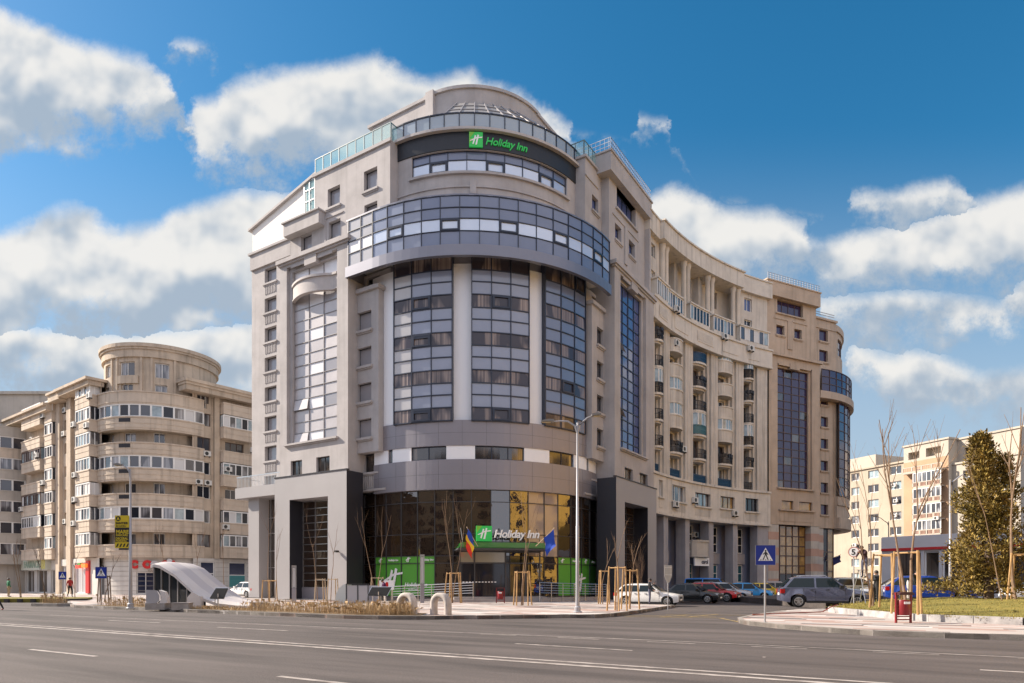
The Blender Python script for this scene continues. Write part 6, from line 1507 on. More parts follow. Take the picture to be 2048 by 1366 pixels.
m.build('trunk', BARKD, ev); lf.build('crown', mat('evergreen_leaves', (.25, .16, .035), .75, island=.7, col2=(.14, .11, .02), vscale=1.2), ev)

# ------------------------------------------------------------------ street lamps
LAMPG = mat('lamp_grey_paint', (.38, .38, .40), .4, metal=.3); LAMPD = mat('lamp_head', (.22, .21, .2), .4); LED = mat('lamp_diodes', (.55, .45, .25), .3)
def street_lamp(label, loc, h, arms, rz=0, pm=None, dark=False):
    t = thing('street_lamp', label, 'street lamp', loc, rz, 'street lamps'); pm = pm or LAMPG
    m = MB(); m.lathe([(.15, 0), (.15, .25), (.10, .3), (.085, 1.5), (.08, h * .45), (.068, h * .45 + .02), (.05, h - .4), (.042, h - .1)], (0, 0, 0), 12); m.build('pole', pm, t, smooth=True)
    m = MB(); m.lathe([(.22, 0), (.22, .04), (.2, .06)], (0, 0, 0), 12); m.build('base_plate', pm, t)
    for (dx, dz, L) in arms:
        m = MB(); m.tube([(0, 0, h - .6), (dx * .12, 0, h - .25), (dx * .4, 0, h - .05), (dx * .7, 0, h + dz * .6), (dx, 0, h + dz)], [.05, .045, .04, .035, .03], 7); a = m.build('arm', pm, t, smooth=True)
        s = 1 if dx > 0 else -1; sl = dz / abs(dx) * .6
        m = MB(); m.prism([(0, -.02), (L, -.02 + sl * L), (L, .04 + sl * L), (L * .4, .1 + sl * L * .4), (0, .08)], lambda x, z: (dx + s * x, -.15, h + dz + z), lambda x, z: (dx + s * x, .15, h + dz + z)); hd_ = m.build('lamp_head', LAMPD, a)
        m = MB(); m.slab(WD, dx + s * L * .25, dx + s * L * .9, -.1, .1, h + dz - .045 + sl * L * .3, h + dz - .02 + sl * L * .3); m.build('diode_panel', LED, a)
    return t
street_lamp('tall white double armed street lamp at the kerb in front of the hotel', (3.05, 31.2, .15), 8.95, [(.65, .2, .42), (-1.1, -.05, .6)])
street_lamp('grey street lamp carrying the yellow banner on the left', (-20.5, 36.0, .15), 7.6, [(-.45, .08, .4)])
street_lamp('grey street lamp with one short arm in front of the evergreen', (24.6, 37.6, .42), 7.0, [(.9, .25, .5)])
street_lamp('distant street lamp rising above the striped shop', (41.6, 74, .2), 8.2, [(-1.2, .4, .7)], pm=LAMPD)
bn = thing('banner', 'yellow and black advertising banner hanging on the left lamp post', 'banner', (-20.9, 36.0, 3.3))
YEL = mat('banner_yellow', (.62, .47, .02), .6); BLK = mat('banner_black', (.02, .018, .015), .6)
m = MB(); m.box(-.42, .34, -.03, -.01, .1, 1.85); m.build('sheet', YEL, bn)
m = MB(); m.box(-.421, .341, -.036, -.004, .42, 1.2)
for k in range(4): m.prism([(-.36 + k * .18, .16), (-.28 + k * .18, .16), (-.2 + k * .18, .34), (-.28 + k * .18, .34)], lambda x, z: (x, -.03, z), lambda x, z: (x, -.037, z))
m.lathe([(.135, -.032), (.135, -.038)], (-.24, 0, 1.68), 16, 'y'); m.build('dark_band', BLK, bn)
fb = lambda a, b, d: (a, -.037 - d, b)
m = MB(); put_text(m, 'MARE', .27, lambda a, b, d: fb(-.36 + a, .88 + b, d), th=.004, bold=.008); m.build('yellow_lettering', YEL, bn); m = MB(); put_text(m, 'PARCARE', .15, lambda a, b, d: fb(-.36 + a, .74 + b, d), th=.004, bold=.004); put_text(m, 'DECEBAL', .16, lambda a, b, d: fb(-.38 + a, .56 + b, d), th=.004, bold=.005); put_text(m, 'PARKING', .14, lambda a, b, d: fb(-.38 + a, .44 + b, d), th=.004, bold=.004); put_text(m, 'A', .2, lambda a, b, d: fb(-.31 + a, 1.61 + b, d), th=.004, bold=.01); m.build('yellow_lettering', YEL, bn)
m = MB(); put_text(m, 'SANTIER', .17, lambda a, b, d: fb(-.38 + a, 1.38 + b, d), th=.004, bold=.006); put_text(m, 'IN LUCRU', .12, lambda a, b, d: fb(-.36 + a, 1.24 + b, d), th=.004, bold=.003); m.build('black_lettering', BLK, bn)
m = MB(); m.tube([(.4, -.02, .12), (-.42, -.02, .12)], .012, 5); m.tube([(.4, -.02, 1.84), (-.42, -.02, 1.84)], .012, 5); m.build('bracket', STEEL, bn)

# ------------------------------------------------------------------ road signs
SBLUE = mat('sign_blue', (.008, .03, .28), .4); SBLK = mat('sign_black', (.015, .015, .015), .5); SBACK = mat('sign_back_grey', (.42, .41, .38), .5)
def crossing_sign(label, loc, s, zc, rz=0):
    t = thing('pedestrian_crossing_sign', label, 'road sign', loc, rz, 'pedestrian crossing signs')
    m = MB(); m.tube([(0, .04, -.1), (0, .04, zc + s * .4)], .033, 10); m.lathe([(.09, 0), (.09, .02)], (0, .04, 0), 10); m.build('post', LAMPG, t)
    m = MB(); m.box(-s / 2, s / 2, -.012, .0, zc - s / 2, zc + s / 2); p = m.build('sign_plate', SBLUE, t)
    m = MB(); e = s / 2 - .006
    for b in ((-e - .006, e + .006, zc + e, zc + e + .01), (-e - .006, e + .006, zc - e - .01, zc - e), (-e - .01, -e, zc - e, zc + e), (e, e + .01, zc - e, zc + e)): m.box(b[0], b[1], -.018, .002, b[2], b[3])
    m.build('sign_rim', STEEL, p)
    k = s / .7; F = lambda d: (lambda a, b: (a * k, d, zc + b * k))
    m = MB(); m.prism([(-.26, -.2), (.26, -.2), (0, .26)], F(-.012), F(-.016)); m.build('triangle', WHITE, p)
    m = MB()
    Pf = lambda poly: m.prism(poly, F(-.016), F(-.019))
    Pf([(-.03, .16), (0, .19), (.03, .16), (.03, .13), (0, .11), (-.03, .13)]); Pf([(-.03, .11), (.035, .11), (.04, -.0), (-.03, -.02)]); Pf([(-.03, .0), (.0, .0), (-.06, -.15), (-.1, -.15)]); Pf([(.0, .0), (.04, .0), (.10, -.15), (.06, -.15)]); Pf([(-.03, .1), (-.1, .03), (-.085, .01), (-.02, .06)]); Pf([(.035, .1), (.1, .02), (.085, .0), (.03, .05)])
    for i in range(5): x = -.2 + i * .088; Pf([(x, -.18), (x + .04, -.18), (x + .045 - .02 * (i - 2) * .3, -.155), (x + .01 - .02 * (i - 2) * .3, -.155)])
    m.build('walking_figure', SBLK, p)
    return t
crossing_sign('big blue pedestrian crossing sign on the right island corner', (8.87, 23.45, .15), .7, 2.36)
crossing_sign('blue pedestrian crossing sign left of the yellow banner', (-25.2, 41.1, .15), .7, 2.0)
crossing_sign('small distant blue pedestrian crossing sign at the lawn corner on the far left', (-32.2, 48, .15), .56, 1.9)
ps_ = thing('parking_sign', 'grey back of a pentagon road sign on a thin post beside the white hatchback', 'road sign', (8.6, 36.9, .15), .15)
m = MB(); m.tube([(0, .03, -.1), (0, .03, 2.35)], .03, 8); m.build('post', LAMPG, ps_)
m = MB(); m.prism([(-.22, 2.35), (.22, 2.35), (.22, 1.75), (.06, 1.38), (-.06, 1.38), (-.22, 1.75)], lambda a, b: (a, 0, b), lambda a, b: (a, -.015, b)); m.build('sign_plate', SBACK, ps_)
m = MB(); m.box(-.2, .2, -.03, -.015, 2.2, 2.24); m.box(-.2, .2, -.03, -.015, 1.8, 1.84); m.build('clamp', STEEL, ps_)
sp_ = thing('speed_sign', 'round white speed sign with a black 5 beside the worker on the ladder', 'road sign', (17.55, 34.4, .4), -.45)
m = MB(); m.lathe([(.27, -.01), (.27, .01)], (0, 0, 2.72), 24, 'y'); pl_ = m.build('sign_plate', WHITE, sp_)
m = MB()
for k in range(24): a0, a1 = 2 * pi * k / 24, 2 * pi * (k + 1) / 24; m.quad(*[(r * cos(a), -.014, 2.72 + r * sin(a)) for r, a in ((.225, a0), (.27, a0), (.27, a1), (.225, a1))])
m.build('red_rim', mat('faded_red', (.55, .28, .24), .5), pl_)
m = MB(); put_text(m, '5', .4, lambda a, b, d: (-.12 + a, -.014 - d, 2.58 + b), th=.004, bold=.01); m.build('numeral', SBLK, pl_)
m = MB(); m.tube([(0, .03, -.1), (0, .03, 2.9)], .03, 8); m.build('post', LAMPG, sp_)
# step ladder
ld = thing('step_ladder', 'open aluminium step ladder with a worker standing on it', 'ladder', (18.0, 34.4, .42), .3)
for s in (-1, 1):
    m = MB()
    for x in (-.22, .22): m.tube([(x * 1.3, s * .5, 0), (x, s * .04, 1.75)], .022, 6)
    m.build('rail', STEEL, ld)
for k in range(6):
    z = .25 + k * .28; y = -.5 + .46 * z / 1.75; m = MB(); m.box(-.27 + .01 * k, .27 - .01 * k, y - .04, y + .04, z, z + .03); m.build('step', STEEL, ld)
m = MB(); m.box(-.24, .24, -.14, .14, 1.75, 1.79); m.build('top_platform', STEEL, ld)
# litter bins
BINR = mat('bin_red', (.22, .012, .018), .4, var=.15, vscale=5); BIND = mat('bin_dark', (.05, .012, .015), .5)
def bin_(label, loc, rz=0, s=1.0):
    t = thing('litter_bin', label, 'litter bin', loc, rz, 'red litter bins')
    for x in (-.27, .27):
        m = MB(); m.box(x - .03, x + .03, -.03, .03, 0, 1.05); m.build('post', BINR, t)
    m = MB(); m.lathe([(.2, .27), (.21, .29), (.21, .78), (.2, .8)], (0, 0, 0), 20); b = m.build('bucket', BINR, t, smooth=True)
    m = MB(); m.prism([(-.27, 1.02), (-.2, 1.07), (.2, 1.07), (.27, 1.02), (.27, .97), (-.27, .97)], lambda a, c: (a, -.2, c), lambda a, c: (a, .2, c)); m.build('rain_cap', BIND, t)
    m = MB(); m.box(-.27, .27, -.02, .02, .1, .14); m.box(-.27, .27, -.02, .02, .2, .24); m.build('crossbar', BINR, t)
    m = MB(); m.box(-.12, .1, -.216, -.205, .66, .74); m.build('label_plate', WHITE, b)
    t.scale = (s, s, s); return t
bin_('dark red litter bin on two posts standing on the right hand paving', (13.55, 23.2, .15), .1)
bin_('small red litter bin on the paving in front of the hotel entrance', (-.79, 45.6, .15), 0, 1.0)
# concrete arches
CONCA = mat('pale_concrete', (.52, .47, .43), .9, var=.2, vscale=3, bump=.3, bscale=30)
def arch(label, loc, rz):
    t = thing('concrete_arch', label, 'bicycle stand', loc, rz, 'concrete arches on the pavement')
    pts = [(-.38, 0, -.05), (-.38, 0, .45)] + [(-.38 * cos(R_(a)), 0, .48 + .38 * sin(R_(a))) for a in range(10, 180, 14)] + [(.38, 0, .45), (.38, 0, -.05)]
    vs = []; fs = []
    for i, p in enumerate(pts):
        q0, q1 = Vector(pts[max(0, i - 1)]), Vector(pts[min(len(pts) - 1, i + 1)]); tg = (q1 - q0).normalized(); nr = Vector((tg.z, 0, -tg.x))
        for (u_, y_) in ((-.10, -.14), (-.06, -.18), (.06, -.18), (.10, -.14), (.10, .14), (.06, .18), (-.06, .18), (-.10, .14)): c = Vector(p) + nr * u_; vs.append((c.x, y_, c.z))
    for i in range(len(pts) - 1):
        for k in range(8): fs.append((i * 8 + k, i * 8 + (k + 1) % 8, (i + 1) * 8 + (k + 1) % 8, (i + 1) * 8 + k))
    m = MB(); m.mesh(vs, fs); m.build('arch_body', CONCA, t, smooth=True, angle=50)
    m = MB(); m.box(-.5, -.26, -.2, .2, -.05, .02); m.box(.26, .5, -.2, .2, -.05, .02); m.build('footing', CONC, t)
arch('left pale concrete arch half hidden in the dry hedge', (-4.62, 29.45, .15), -.55); arch('right pale concrete arch on the open paving by the kerb', (-3.08, 29.0, .15), -.55)
# light columns
def column_light(label, loc, h):
    t = thing('light_column', label, 'light column', loc, .2, 'slim light columns')
    m = MB(); m.box(-.14, .14, -.1, .1, 0, h * .42); m.build('base_post', METP, t)
    m = MB()
    for x in (-.12, .12): m.box(x - .03, x + .03, -.05, .05, h * .42, h)
    m.box(-.15, .15, -.08, .08, h, h + .12); m.build('frame', STEEL, t)
    m = MB(); m.box(-.085, .085, -.03, .03, h * .43, h * .99); m.build('diffuser', mat('frosted_glass', (.45, .45, .46), .2, ior=1.6), t)
column_light('slim grey light column in front of the left metal portal', (-14.9, 45.8, .15), 2.45); column_light('slim tall light column in front of the green window panels', (-6.15, 45.9, .15), 3.2)
# railings by the ramps
def ramp_rail(label, pts, n, group='steel railings along the entrance ramps'):
    t = thing('steel_railing', label, 'railing', (pts[0][0], pts[0][1], .15), 0, group, local=False)
    for i in range(n):
        s = i / (n - 1); x, y = pts[0][0] + (pts[1][0] - pts[0][0]) * s, pts[0][1] + (pts[1][1] - pts[0][1]) * s; zb = pts[0][2] + (pts[1][2] - pts[0][2]) * s
        m = MB(); m.tube([(x, y, .15), (x, y, zb + 1.05)], .028, 6); m.build('post', STEEL, t)
    m = MB()
    for k in range(5):
        h = .3 + k * .185; m.tube([(pts[0][0], pts[0][1], pts[0][2] + h), (pts[1][0], pts[1][1], pts[1][2] + h)], .022 if k < 4 else .03, 6)
    m.build('rail', STEEL, t)
ramp_rail('steel railing rising along the left ramp beside the green window panels', [(-9.0, 50.0, .2), (-2.8, 48.2, .5)], 7); ramp_rail('steel railing along the right ramp in front of the right green panels', [(2.0, 48.4, .5), (7.3, 51.8, .35)], 7)
rp = thing('entrance_ramp', 'low grey granite ramp wall under the left railing', 'ramp', (-6, 49, .15), local=False); m = MB(); m.prism([(-9.2, 50.3), (-2.7, 48.4), (-2.6, 48.8), (-9.1, 50.7)], lambda a, b: (a, b, .1), lambda a, b: (a, b, .2 + .3 * (a + 9.2) / 6.5)); m.build('ramp_wall', CONC, rp)
rp = thing('entrance_ramp', 'low grey granite ramp wall under the right railing', 'ramp', (5, 50, .15), local=False); m = MB(); m.prism([(2.1, 48.6), (7.3, 52.0), (7.0, 52.4), (1.9, 49.0)], lambda a, b: (a, b, .1), lambda a, b: (a, b, .45)); m.build('ramp_wall', CONC, rp)
# flags on the porch
def flag(label, base, top, cols, w, hgt, group='flags on the porch canopy', text=None):
    t = thing('flag', label, 'flag', base, 0, group, local=False)
    m = MB(); m.tube([base, top], .025, 6); m.lathe([(.04, 0), (.04, .06)], top, 8); m.build('flagpole', WOODP, t)
    b, e = Vector(base), Vector(top); dr_ = (e - b).normalized()
    n = 8; s = 1 if top[0] < base[0] else -1
    for c, cm_ in enumerate(cols):
        q = MB(); k0, k1 = c / len(cols), (c + 1) / len(cols)
        def pt(u, v):   # u along the hoist from the tip, v away from the pole; the cloth sags
            p = e - dr_ * (.08 + u * hgt); fall = v * w
            return p + Vector((-s * .10 * fall + .06 * sin(v * 9 + u * 4), -.05 - .10 * sin(v * 7 + u * 3), -fall * (.85 + .1 * u)))
        for i in range(n):
            for j in range(3):
                v0, v1 = k0 + (k1 - k0) * j / 3, k0 + (k1 - k0) * (j + 1) / 3; u0, u1 = i / n, (i + 1) / n
                q.quad(pt(u0, v0), pt(u1, v0), pt(u1, v1), pt(u0, v1))
        q.build('cloth_band' if len(cols) > 1 else 'cloth', cm_, t, smooth=True, angle=80)
FB = mat('flag_blue', (.01, .06, .42), .7); FY = mat('flag_yellow', (.80, .50, .02), .7); FR_ = mat('flag_red', (.62, .03, .015), .7); FDB = mat('flag_dark_blue', (.012, .02, .11), .7)
flag('blue yellow and red striped flag at the left end of the porch canopy', (-2.45, 48.0, 4.15), (-3.2, 47.6, 5.45), [FB, FY, FR_], 1.45, .95)
flag('blue flag at the right end of the porch canopy', (1.7, 48.0, 4.15), (3.0, 47.6, 5.4), [FB], 1.4, .9)
p_ = BF(8.6, -1.4, 4.8); flag('left one of two small dark blue flags on the striped pillars of the tan block', BF(9.3, .1, 4.2), BF(8.4, -1.2, 5.2), [FDB], 1.0, .9, 'flags on the tan block'); flag('right one of two small dark blue flags on the striped pillars of the tan block', BF(9.6, .1, 4.2), BF(10.9, -1.2, 5.0), [FDB], 1.0, .9, 'flags on the tan block')

# ------------------------------------------------------------------ metro entrance shell
SHELL = mat('white_shell_panels', (.66, .62, .60), .5, var=.10, vscale=.7); GRN = mat('granite_block', (.33, .30, .28), .85, var=.2, vscale=3)
MGL = mat('metro_glass', (.03, .035, .04), .05, ior=1.7); MPAN = mat('brushed_panel', (.50, .50, .54), .3, metal=.4)
def WP(px, py, Y): return Vector(((px - 1024) / 1340 * Y, Y, 1.55 + (1165 - py) / 1340 * Y))
me_ = thing('metro_entrance', 'white curved shell roof sloping down to the ground over a metro stair', 'metro entrance', (-17.5, 38, .15), local=False)
near = [Vector(p) for p in ((-19.75, 36.6, 2.5), (-19.5, 36.5, 2.55), (-19.2, 36.5, 2.48), (-18.4, 36.5, 2.0), (-17.4, 36.4, 1.12), (-16.7, 36.3, .68), (-15.9, 36.2, .42), (-14.9, 36.3, .30), (-13.9, 36.8, .24))]
fars = [Vector(p) for p in ((-21.3, 41.2, 2.6), (-20.7, 41.2, 2.72), (-19.6, 41.2, 2.68), (-18.9, 41.1, 2.42), (-17.8, 41.0, 1.55), (-17.1, 40.9, 1.05), (-16.4, 40.8, .65), (-15.5, 40.6, .38), (-14.4, 40.2, .24))]
m = MB(); n = 8; SV_ = []; 
for a, b in zip(near, fars):
    for j in range(n + 1): s = j / n; p = a + (b - a) * s; SV_.append((p.x, p.y, p.z + .12 * sin(pi * s)))
k0 = len(SV_); SV_ += [(x, y, z - .16) for x, y, z in SV_]; F = []
for i in range(len(near) - 1):
    for j in range(n):
        a = i * (n + 1) + j; F += [(a, a + 1, a + n + 2, a + n + 1), (k0 + a, k0 + a + n + 1, k0 + a + n + 2, k0 + a + 1)]
for i in range(len(near) - 1):
    for j in (0, n): a = i * (n + 1) + j; b = a + n + 1; F.append((a, b, k0 + b, k0 + a))
for j in range(n):
    for i in (0, len(near) - 1): a = i * (n + 1) + j; F.append((a, a + 1, k0 + a + 1, k0 + a))
m.mesh(SV_, F)
for i in range(len(near) - 1):
    for j in range(n):
        if (j // 2) % 2: m.m[(i * n + j) * 2] = 1
m.build('shell_roof', [SHELL, mat('grey_shell_panels', (.52, .49, .50), .5)], me_, smooth=True, angle=40)
m = MB()
for i in range(2, 5):
    a, b = near[i], near[i + 1]; m.quad((a.x, a.y + .25, .15), (b.x, b.y + .25, .15), (b.x, b.y + .25, b.z - .1), (a.x, a.y + .25, a.z - .1))
m.quad((-19.6, 36.75, .15), (-19.2, 36.75, .15), (-19.2, 36.75, 2.36), (-19.6, 36.75, 2.4)); m.quad((-19.6, 36.75, .15), (-21.3, 41, .15), (-21.3, 41, 2.5), (-19.6, 36.75, 2.4))
gl_ = m.build('glass_wall', MGL, me_); m = MB()
for x, h in ((-19.6, 2.4), (-19.2, 2.35), (-18.75, 2.1), (-18.3, 1.75), (-17.8, 1.3)): m.box(x - .03, x + .03, 36.66, 36.74, .15, h)
m.build('mullions', STEEL, gl_)
m = MB(); m.prism([(-17.5, .15), (-16.7, .15), (-16.75, .8), (-17.2, 1.05), (-17.45, .75)], lambda a, b: (a, 36.0, b), lambda a, b: (a, 36.35, b)); m.build('shell_foot', SHELL, me_)
def parapet(label, x0, Y, w_, h):
    t = thing('stair_parapet', label, 'parapet', (x0, Y, .15), 0, 'metro stair parapets')
    m = MB(); m.prism([(0, .3), (w_ * .45, .3), (w_ * .62, .45), (w_ * .62, h * .7), (w_ * .5, h * .95), (w_ * .3, h), (0, h)], lambda a, b: (a, 0, b), lambda a, b: (a, .12, b)); m.build('glass_panel', MPAN, t)
    m = MB(); m.prism([(w_ * .62, .3), (w_, .3), (w_ * .97, h * .6), (w_ * .85, h * .9), (w_ * .6, h), (w_ * .72, h * .6)], lambda a, b: (a, -.02, b), lambda a, b: (a, .3, b)); m.build('curved_end', SHELL, t)
    m = MB(); m.box(0, w_ * .9, -.1, .6, -.05, .3); m.build('granite_base', GRN, t)
parapet('metal and glass parapet with curved white end left of the metro shell', -19.5, 35.7, 1.15, 1.0)
for x, y, w_, l in ((-17.9, 35.2, .9, 'granite block below the foot of the metro shell'), (-14.1, 36.0, .75, 'granite block at the right end of the metro shell')):
    t = thing('granite_block', l, 'stone block', (x, y, .15), 0, 'granite blocks'); m = MB(); m.box(0, w_, 0, .5, -.05, .30); m.build('block', GRN, t); m = MB(); m.box(-.02, w_ + .02, -.02, .52, .30, .34); m.build('cap', CONC, t)
def panel(label, loc, w_, rz=0):
    t = thing('information_board', label, 'information board', loc, rz, 'tilted black boards')
    m = MB(); m.tube([(w_ * .45, .1, -.1), (w_ * .45, .1, .8)], .035, 6); m.tube([(w_ * .15, .25, -.1), (w_ * .15, .25, .75)], .03, 6); m.build('leg', STEEL, t)
    m = MB(); m.prism([(-.1, .55), (w_ * .85, .55), (w_ * 1.05, 1.1), (.14, 1.1)], lambda a, b: (a, .05 + (b - .55) * .4, b), lambda a, b: (a, .09 + (b - .55) * .4, b)); bb_ = m.build('board', BLK, t)
    m = MB(); m.prism([(-.13, .52), (w_ * .88, .52), (w_ * 1.09, 1.13), (.11, 1.13)], lambda a, b: (a, .1 + (b - .55) * .4, b), lambda a, b: (a, .12 + (b - .55) * .4, b)); m.build('board_frame', STEEL, bb_)
panel('tilted black board on posts in front of the metro shell', (-16.0, 35.6, .15), .75)
panel('tilted black board among the dry hedge in front of the green panels', (-9.3, 43.5, .15), 1.35)
ms = thing('metro_stair_enclosure', 'low metro stair enclosure with grey panels and a rounded glass end behind the hedge', 'metro entrance', (-11.9, 45, .15))
m = MB(); m.prism([(.0, .0), (.75, .0), (.75, 1.3), (.55, 1.25), (.25, 1.0), (.05, .55)], lambda a, b: (a, 0, b), lambda a, b: (a, 1.6, b)); m.build('curved_end', mat('frosted_green_glass', (.55, .58, .57), .2, ior=1.6), ms)
m = MB(); m.box(.8, 1.5, .05, .1, .05, 1.2); m.build('side_panel', MPAN, ms); m = MB(); m.box(1.6, 2.2, .05, .1, .05, 1.15); m.build('side_panel', MPAN, ms); m = MB(); m.box(.8, 2.6, 1.5, 1.55, .0, 1.2); m.build('side_panel', MPAN, ms)
m = MB()
for x in (.76, 1.53, 2.23): m.box(x - .03, x + .03, 0, .08, 0, 1.32)
m.box(.74, 2.3, 0, .08, 1.26, 1.32); m.build('frame', FRAMEG, ms)
nb_ = thing('notice_board', 'white notice board with a red emblem behind the tilted black board', 'notice board', (-9.15, 46.2, .15)); m = MB(); m.box(0, 1.0, 0, .06, .9, 1.55); b_ = m.build('board', WHITE, nb_); m = MB(); m.prism([(.42, 1.05), (.62, 1.05), (.62, 1.4), (.5, 1.45), (.42, 1.35)], lambda a, b: (a, -.01, b), lambda a, b: (a, 0, b)); m.build('emblem', RED, b_); m = MB(); m.tube([(.1, .03, -.1), (.1, .03, .9)], .03, 6); m.tube([(.9, .03, -.1), (.9, .03, .9)], .03, 6); m.build('leg', STEEL, nb_)
hz = thing('hose', 'thin reddish hose lying along the edge of the right island', 'hose', (10, 30, .15), local=False)
m = MB(); m.tube([(10.2, 28.4, .19), (11.0, 29.0, .19), (12.2, 29.9, .19), (13.4, 30.4, .19), (14.2, 30.6, .22), (14.7, 30.9, .42), (15.2, 31.3, .5)], .025, 6); m.build('hose_line', mat('hose_rubber', (.25, .06, .04), .6), hz)
cb = thing('security_camera', 'small black security camera on the pale pillar of the left portal', 'camera', LFr(15.9, -.8, 3.9), local=False); m = MB(); m.slab(LFr, 15.8, 16.0, -1.2, -.9, 3.85, 4.0); m.slab(LFr, 15.87, 15.93, -.92, -.78, 3.9, 3.95); m.build('camera_body', BLK, cb)

# ------------------------------------------------------------------ people
SKIN = mat('skin', (.50, .30, .22), .6); HAIR = mat('dark_hair', (.02, .015, .012), .6); JBLACK = mat('black_jacket', (.018, .018, .022), .8); TGREY = mat('grey_blue_trousers', (.11, .11, .16), .85); SHOE = mat('dark_shoe', (.02, .018, .016), .6)
PURP = mat('purple_coat', (.07, .012, .07), .8); TWHITE = mat('white_trousers', (.55, .52, .50), .8); MAROON = mat('maroon_jacket', (.035, .012, .018), .8); GRN_S = mat('green_shirt', (.02, .16, .08), .8); TTAN = mat('tan_trousers', (.35, .26, .18), .85); REDJ = mat('red_jacket', (.35, .02, .02), .8); REDS = mat('red_shoe', (.30, .02, .02), .5); TBLK = mat('black_trousers', (.015, .015, .017), .85)
def person(label, loc, rz, top, trousers, shoe, pose, h=1.75, hair=HAIR):
    """faces -Y before rz; pose: joint overrides"""
    t = thing('person', label, 'person', loc, rz); k = h / 1.75
    J = {'pel': (0, 0, .95), 'spi': (0, .01, 1.15), 'che': (0, .0, 1.36), 'nec': (0, 0, 1.50), 'hea': (0, -.01, 1.585), 'cro': (0, .0, 1.70),
         'shl': (.185, 0, 1.42), 'ell': (.25, .03, 1.14), 'wrl': (.25, -.06, .90), 'shr': (-.185, 0, 1.42), 'elr': (-.25, .03, 1.14), 'wrr': (-.25, -.06, .90),
         'hil': (.10, 0, .90), 'knl': (.11, -.02, .50), 'anl': (.11, .02, .09), 'tol': (.12, -.17, .04), 'hir': (-.10, 0, .90), 'knr': (-.11, -.02, .50), 'anr': (-.11, .02, .09), 'tor': (-.12, -.17, .04)}
    J.update(pose)
    R = {'pel': .135, 'spi': .125, 'che': .145, 'nec': .055, 'hea': .088, 'cro': .07, 'shl': .07, 'ell': .048, 'wrl': .03, 'shr': .07, 'elr': .048, 'wrr': .03, 'hil': .095, 'knl': .062, 'anl': .042, 'tol': .035, 'hir': .095, 'knr': .062, 'anr': .042, 'tor': .035}
    E_ = [('pel', 'spi'), ('spi', 'che'), ('che', 'nec'), ('nec', 'hea'), ('hea', 'cro'), ('che', 'shl'), ('shl', 'ell'), ('ell', 'wrl'), ('che', 'shr'), ('shr', 'elr'), ('elr', 'wrr'), ('pel', 'hil'), ('hil', 'knl'), ('knl', 'anl'), ('anl', 'tol'), ('pel', 'hir'), ('hir', 'knr'), ('knr', 'anr'), ('anr', 'tor')]
    names = list(J); V = [Vector(J[n]) for n in names]; rad = [R[n] for n in names]; E2_ = [(names.index(a), names.index(b)) for a, b in E_]; part = {n: n for n in names}
    hd_, nk = Vector(J['hea']), Vector(J['nec']); up = (Vector(J['cro']) - hd_).normalized(); fw = Vector((0, -1, 0)); fw = (fw - up * fw.dot(up)).normalized()
    V.append(hd_ + fw * .105); rad.append(.014); E2_.append((names.index('hea'), len(V) - 1)); names.append('nose')
    for s in ('l', 'r'):
        w_, e_ = Vector(J['wr' + s]), Vector(J['el' + s]); d = (w_ - e_).normalized(); sd = d.cross(Vector((0, 1, .3))).normalized()
        V.append(w_ + d * .075); rad.append(.026); pi_ = len(V) - 1; E2_.append((names.index('wr' + s), pi_)); names.append('palm')
        for j in range(4):
            o = sd * (.024 * (j - 1.5)); V.append(w_ + d * .10 + o); rad.append(.010); E2_.append((pi_, len(V) - 1)); names.append('fin'); V.append(w_ + d * (.155 + .012 * (1.5 - abs(j - 1.3))) + o * 1.1 + fw * .02); rad.append(.008); E2_.append((len(V) - 2, len(V) - 1)); names.append('fin')
        V.append(w_ + d * .06 - sd * .045 + fw * .01); rad.append(.010); E2_.append((pi_, len(V) - 1)); names.append('fin'); V.append(w_ + d * .10 - sd * .06 + fw * .02); rad.append(.008); E2_.append((len(V) - 2, len(V) - 1)); names.append('fin')
    me = bpy.data.meshes.new('body'); me.from_pydata([tuple(v * k) for v in V], E2_, [])
    ob = bpy.data.objects.new('body', me); COL.objects.link(ob)
    md = ob.modifiers.new('skin', 'SKIN'); md.use_smooth_shade = True
    for i, sv in enumerate(me.skin_vertices[0].data): sv.radius = (rad[i] * k, rad[i] * k * (.8 if names[i] in ('pel', 'spi', 'che') else 1)); sv.use_root = (i == 0)
    sub = ob.modifiers.new('sub', 'SUBSURF'); sub.levels = 1; sub.render_levels = 1
    dg = bpy.context.evaluated_depsgraph_get(); dg.update(); nm = bpy.data.meshes.new_from_object(ob.evaluated_get(dg)); ob.modifiers.clear(); ob.data = nm; bpy.data.meshes.remove(me)
    nm.materials.clear()
    for q in (SKIN, top, trousers, shoe): nm.materials.append(q)
    segs = [(V[a] * k, V[b] * k, names[a], names[b]) for a, b in E2_]
    def mi(c):
        best = None
        for a, b, na, nb__ in segs:
            ab = b - a; tt = max(0, min(1, (c - a).dot(ab) / max(1e-9, ab.dot(ab)))); dd = (c - a - ab * tt).length
            if best is None or dd < best[0]: best = (dd, na, nb__, tt)
        _, na, nb__, tt = best
        if nb__ in ('hea', 'cro', 'nose', 'palm', 'fin') or na in ('palm',): return 0 if not (nb__ == 'hea' and tt < .25) else 1
        if nb__ in ('tol', 'tor'): return 3
        if nb__ in ('hil', 'hir', 'knl', 'knr', 'anl', 'anr') : return 2
        if (na, nb__) == ('pel', 'spi') and tt < .15: return 2
        return 1
    for p in nm.polygons: p.material_index = mi(p.center); p.use_smooth = True
    ob.parent = t
    hm = MB(); cr = (hd_ + up * .035 - fw * .018) * k; n1_, n2_ = 10, 6; vs = []; fs = []; rt_ = up.cross(fw).normalized()
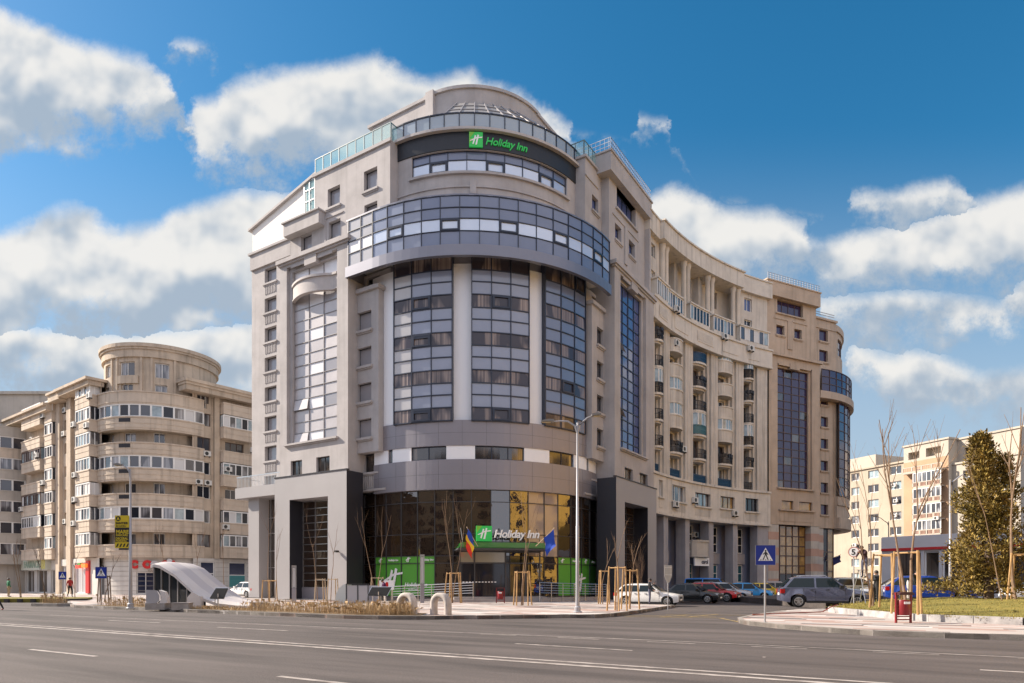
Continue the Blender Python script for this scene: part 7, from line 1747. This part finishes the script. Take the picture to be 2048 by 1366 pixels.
    for i in range(n2_ + 1):
        th = pi * .58 * i / n2_
        for j in range(n1_): a = 2 * pi * j / n1_; rr_ = .112 * k; vs.append(cr + up * rr_ * cos(th) * 1.05 + (rt_ * cos(a) + fw * sin(a)) * rr_ * sin(th))
    for i in range(n2_):
        for j in range(n1_): fs.append((i * n1_ + j, i * n1_ + (j + 1) % n1_, (i + 1) * n1_ + (j + 1) % n1_, (i + 1) * n1_ + j))
    hm.mesh(vs, fs); hm.build('hair', hair, t, smooth=True, angle=80)
    return t
person('man in a black jacket holding a phone up in front of the white hatchback', (8.85, 43.1, .1), R_(75), JBLACK, TGREY, SHOE, {'hea': (0, -.04, 1.57), 'cro': (0, -.06, 1.68), 'ell': (.27, -.08, 1.16), 'wrl': (.10, -.25, 1.36), 'elr': (-.26, -.02, 1.14), 'wrr': (-.2, -.2, 1.0)})
ph = thing('phone', 'dark phone held by the man in the black jacket', 'phone', (8.85, 43.1, .1), R_(75)); m = MB(); m.box(.04, .11, -.36, -.345, 1.42, 1.56); m.build('phone_body', BLK, ph)
person('person in a purple coat bending over beside the tilted black board', (-8.55, 45.2, .15), R_(-70), PURP, TWHITE, SHOE, {'che': (0, -.08, 1.33), 'nec': (0, -.14, 1.46), 'hea': (0, -.2, 1.53), 'cro': (0, -.24, 1.63), 'shl': (.18, -.1, 1.38), 'shr': (-.18, -.1, 1.38), 'ell': (.2, -.2, 1.12), 'wrl': (.1, -.38, 1.1), 'elr': (-.2, -.2, 1.12), 'wrr': (-.1, -.38, 1.1)}, 1.7)
person('worker in a maroon jacket on top of the ladder leaning to the speed sign', (18.02, 34.25, 1.79), R_(-60), MAROON, TGREY, SHOE, {'che': (0, -.12, 1.33), 'nec': (0, -.2, 1.45), 'hea': (0, -.27, 1.52), 'cro': (0, -.31, 1.62), 'shl': (.18, -.15, 1.38), 'shr': (-.18, -.15, 1.38), 'ell': (.22, -.36, 1.2), 'wrl': (.12, -.56, 1.28), 'elr': (-.22, -.34, 1.12), 'wrr': (-.1, -.55, 1.05)}, 1.72)
person('worker in a black jacket and dark trousers steadying the ladder', (18.75, 34.5, .42), R_(-80), JBLACK, TBLK, SHOE, {'ell': (.24, -.2, 1.2), 'wrl': (.16, -.42, 1.25), 'elr': (-.24, -.2, 1.15), 'wrr': (-.16, -.42, 1.15)}, 1.78)
person('person in a black jacket and pale striped trousers bending behind the litter bin stakes', (19.9, 33.6, .66), R_(40), JBLACK, TWHITE, SHOE, {'spi': (0, -.06, 1.12), 'che': (0, -.2, 1.24), 'nec': (0, -.3, 1.32), 'hea': (0, -.38, 1.36), 'cro': (0, -.46, 1.42), 'shl': (.18, -.24, 1.26), 'shr': (-.18, -.24, 1.26), 'ell': (.24, -.34, 1.0), 'wrl': (.18, -.42, .78), 'elr': (-.24, -.34, 1.0), 'wrr': (-.18, -.42, .78)}, 1.7)
person('person with red shoes striding in at the left edge of the picture', (-28.62, 37.0, .0), R_(-90), JBLACK, TBLK, REDS, {'knl': (.11, -.12, .5), 'anl': (.11, .32, .22), 'tol': (.11, .22, .08), 'knr': (-.11, .22, .52), 'anr': (-.11, .46, .1), 'tor': (-.11, .34, .04), 'wrl': (.25, .2, .95), 'wrr': (-.25, -.25, .95)}, 1.72)
person('person in a green top standing at the far left lawn', (-43.2, 57.5, .3), R_(150), GRN_S, TTAN, SHOE, {}, 1.65)
person('person in a red jacket walking behind the small crossing sign at the left', (-37.6, 57, .3), R_(60), REDJ, TBLK, SHOE, {'knl': (.11, -.14, .52), 'anl': (.11, -.1, .1), 'tol': (.11, -.28, .05), 'anr': (-.11, .2, .14), 'tor': (-.11, .08, .05)}, 1.7)
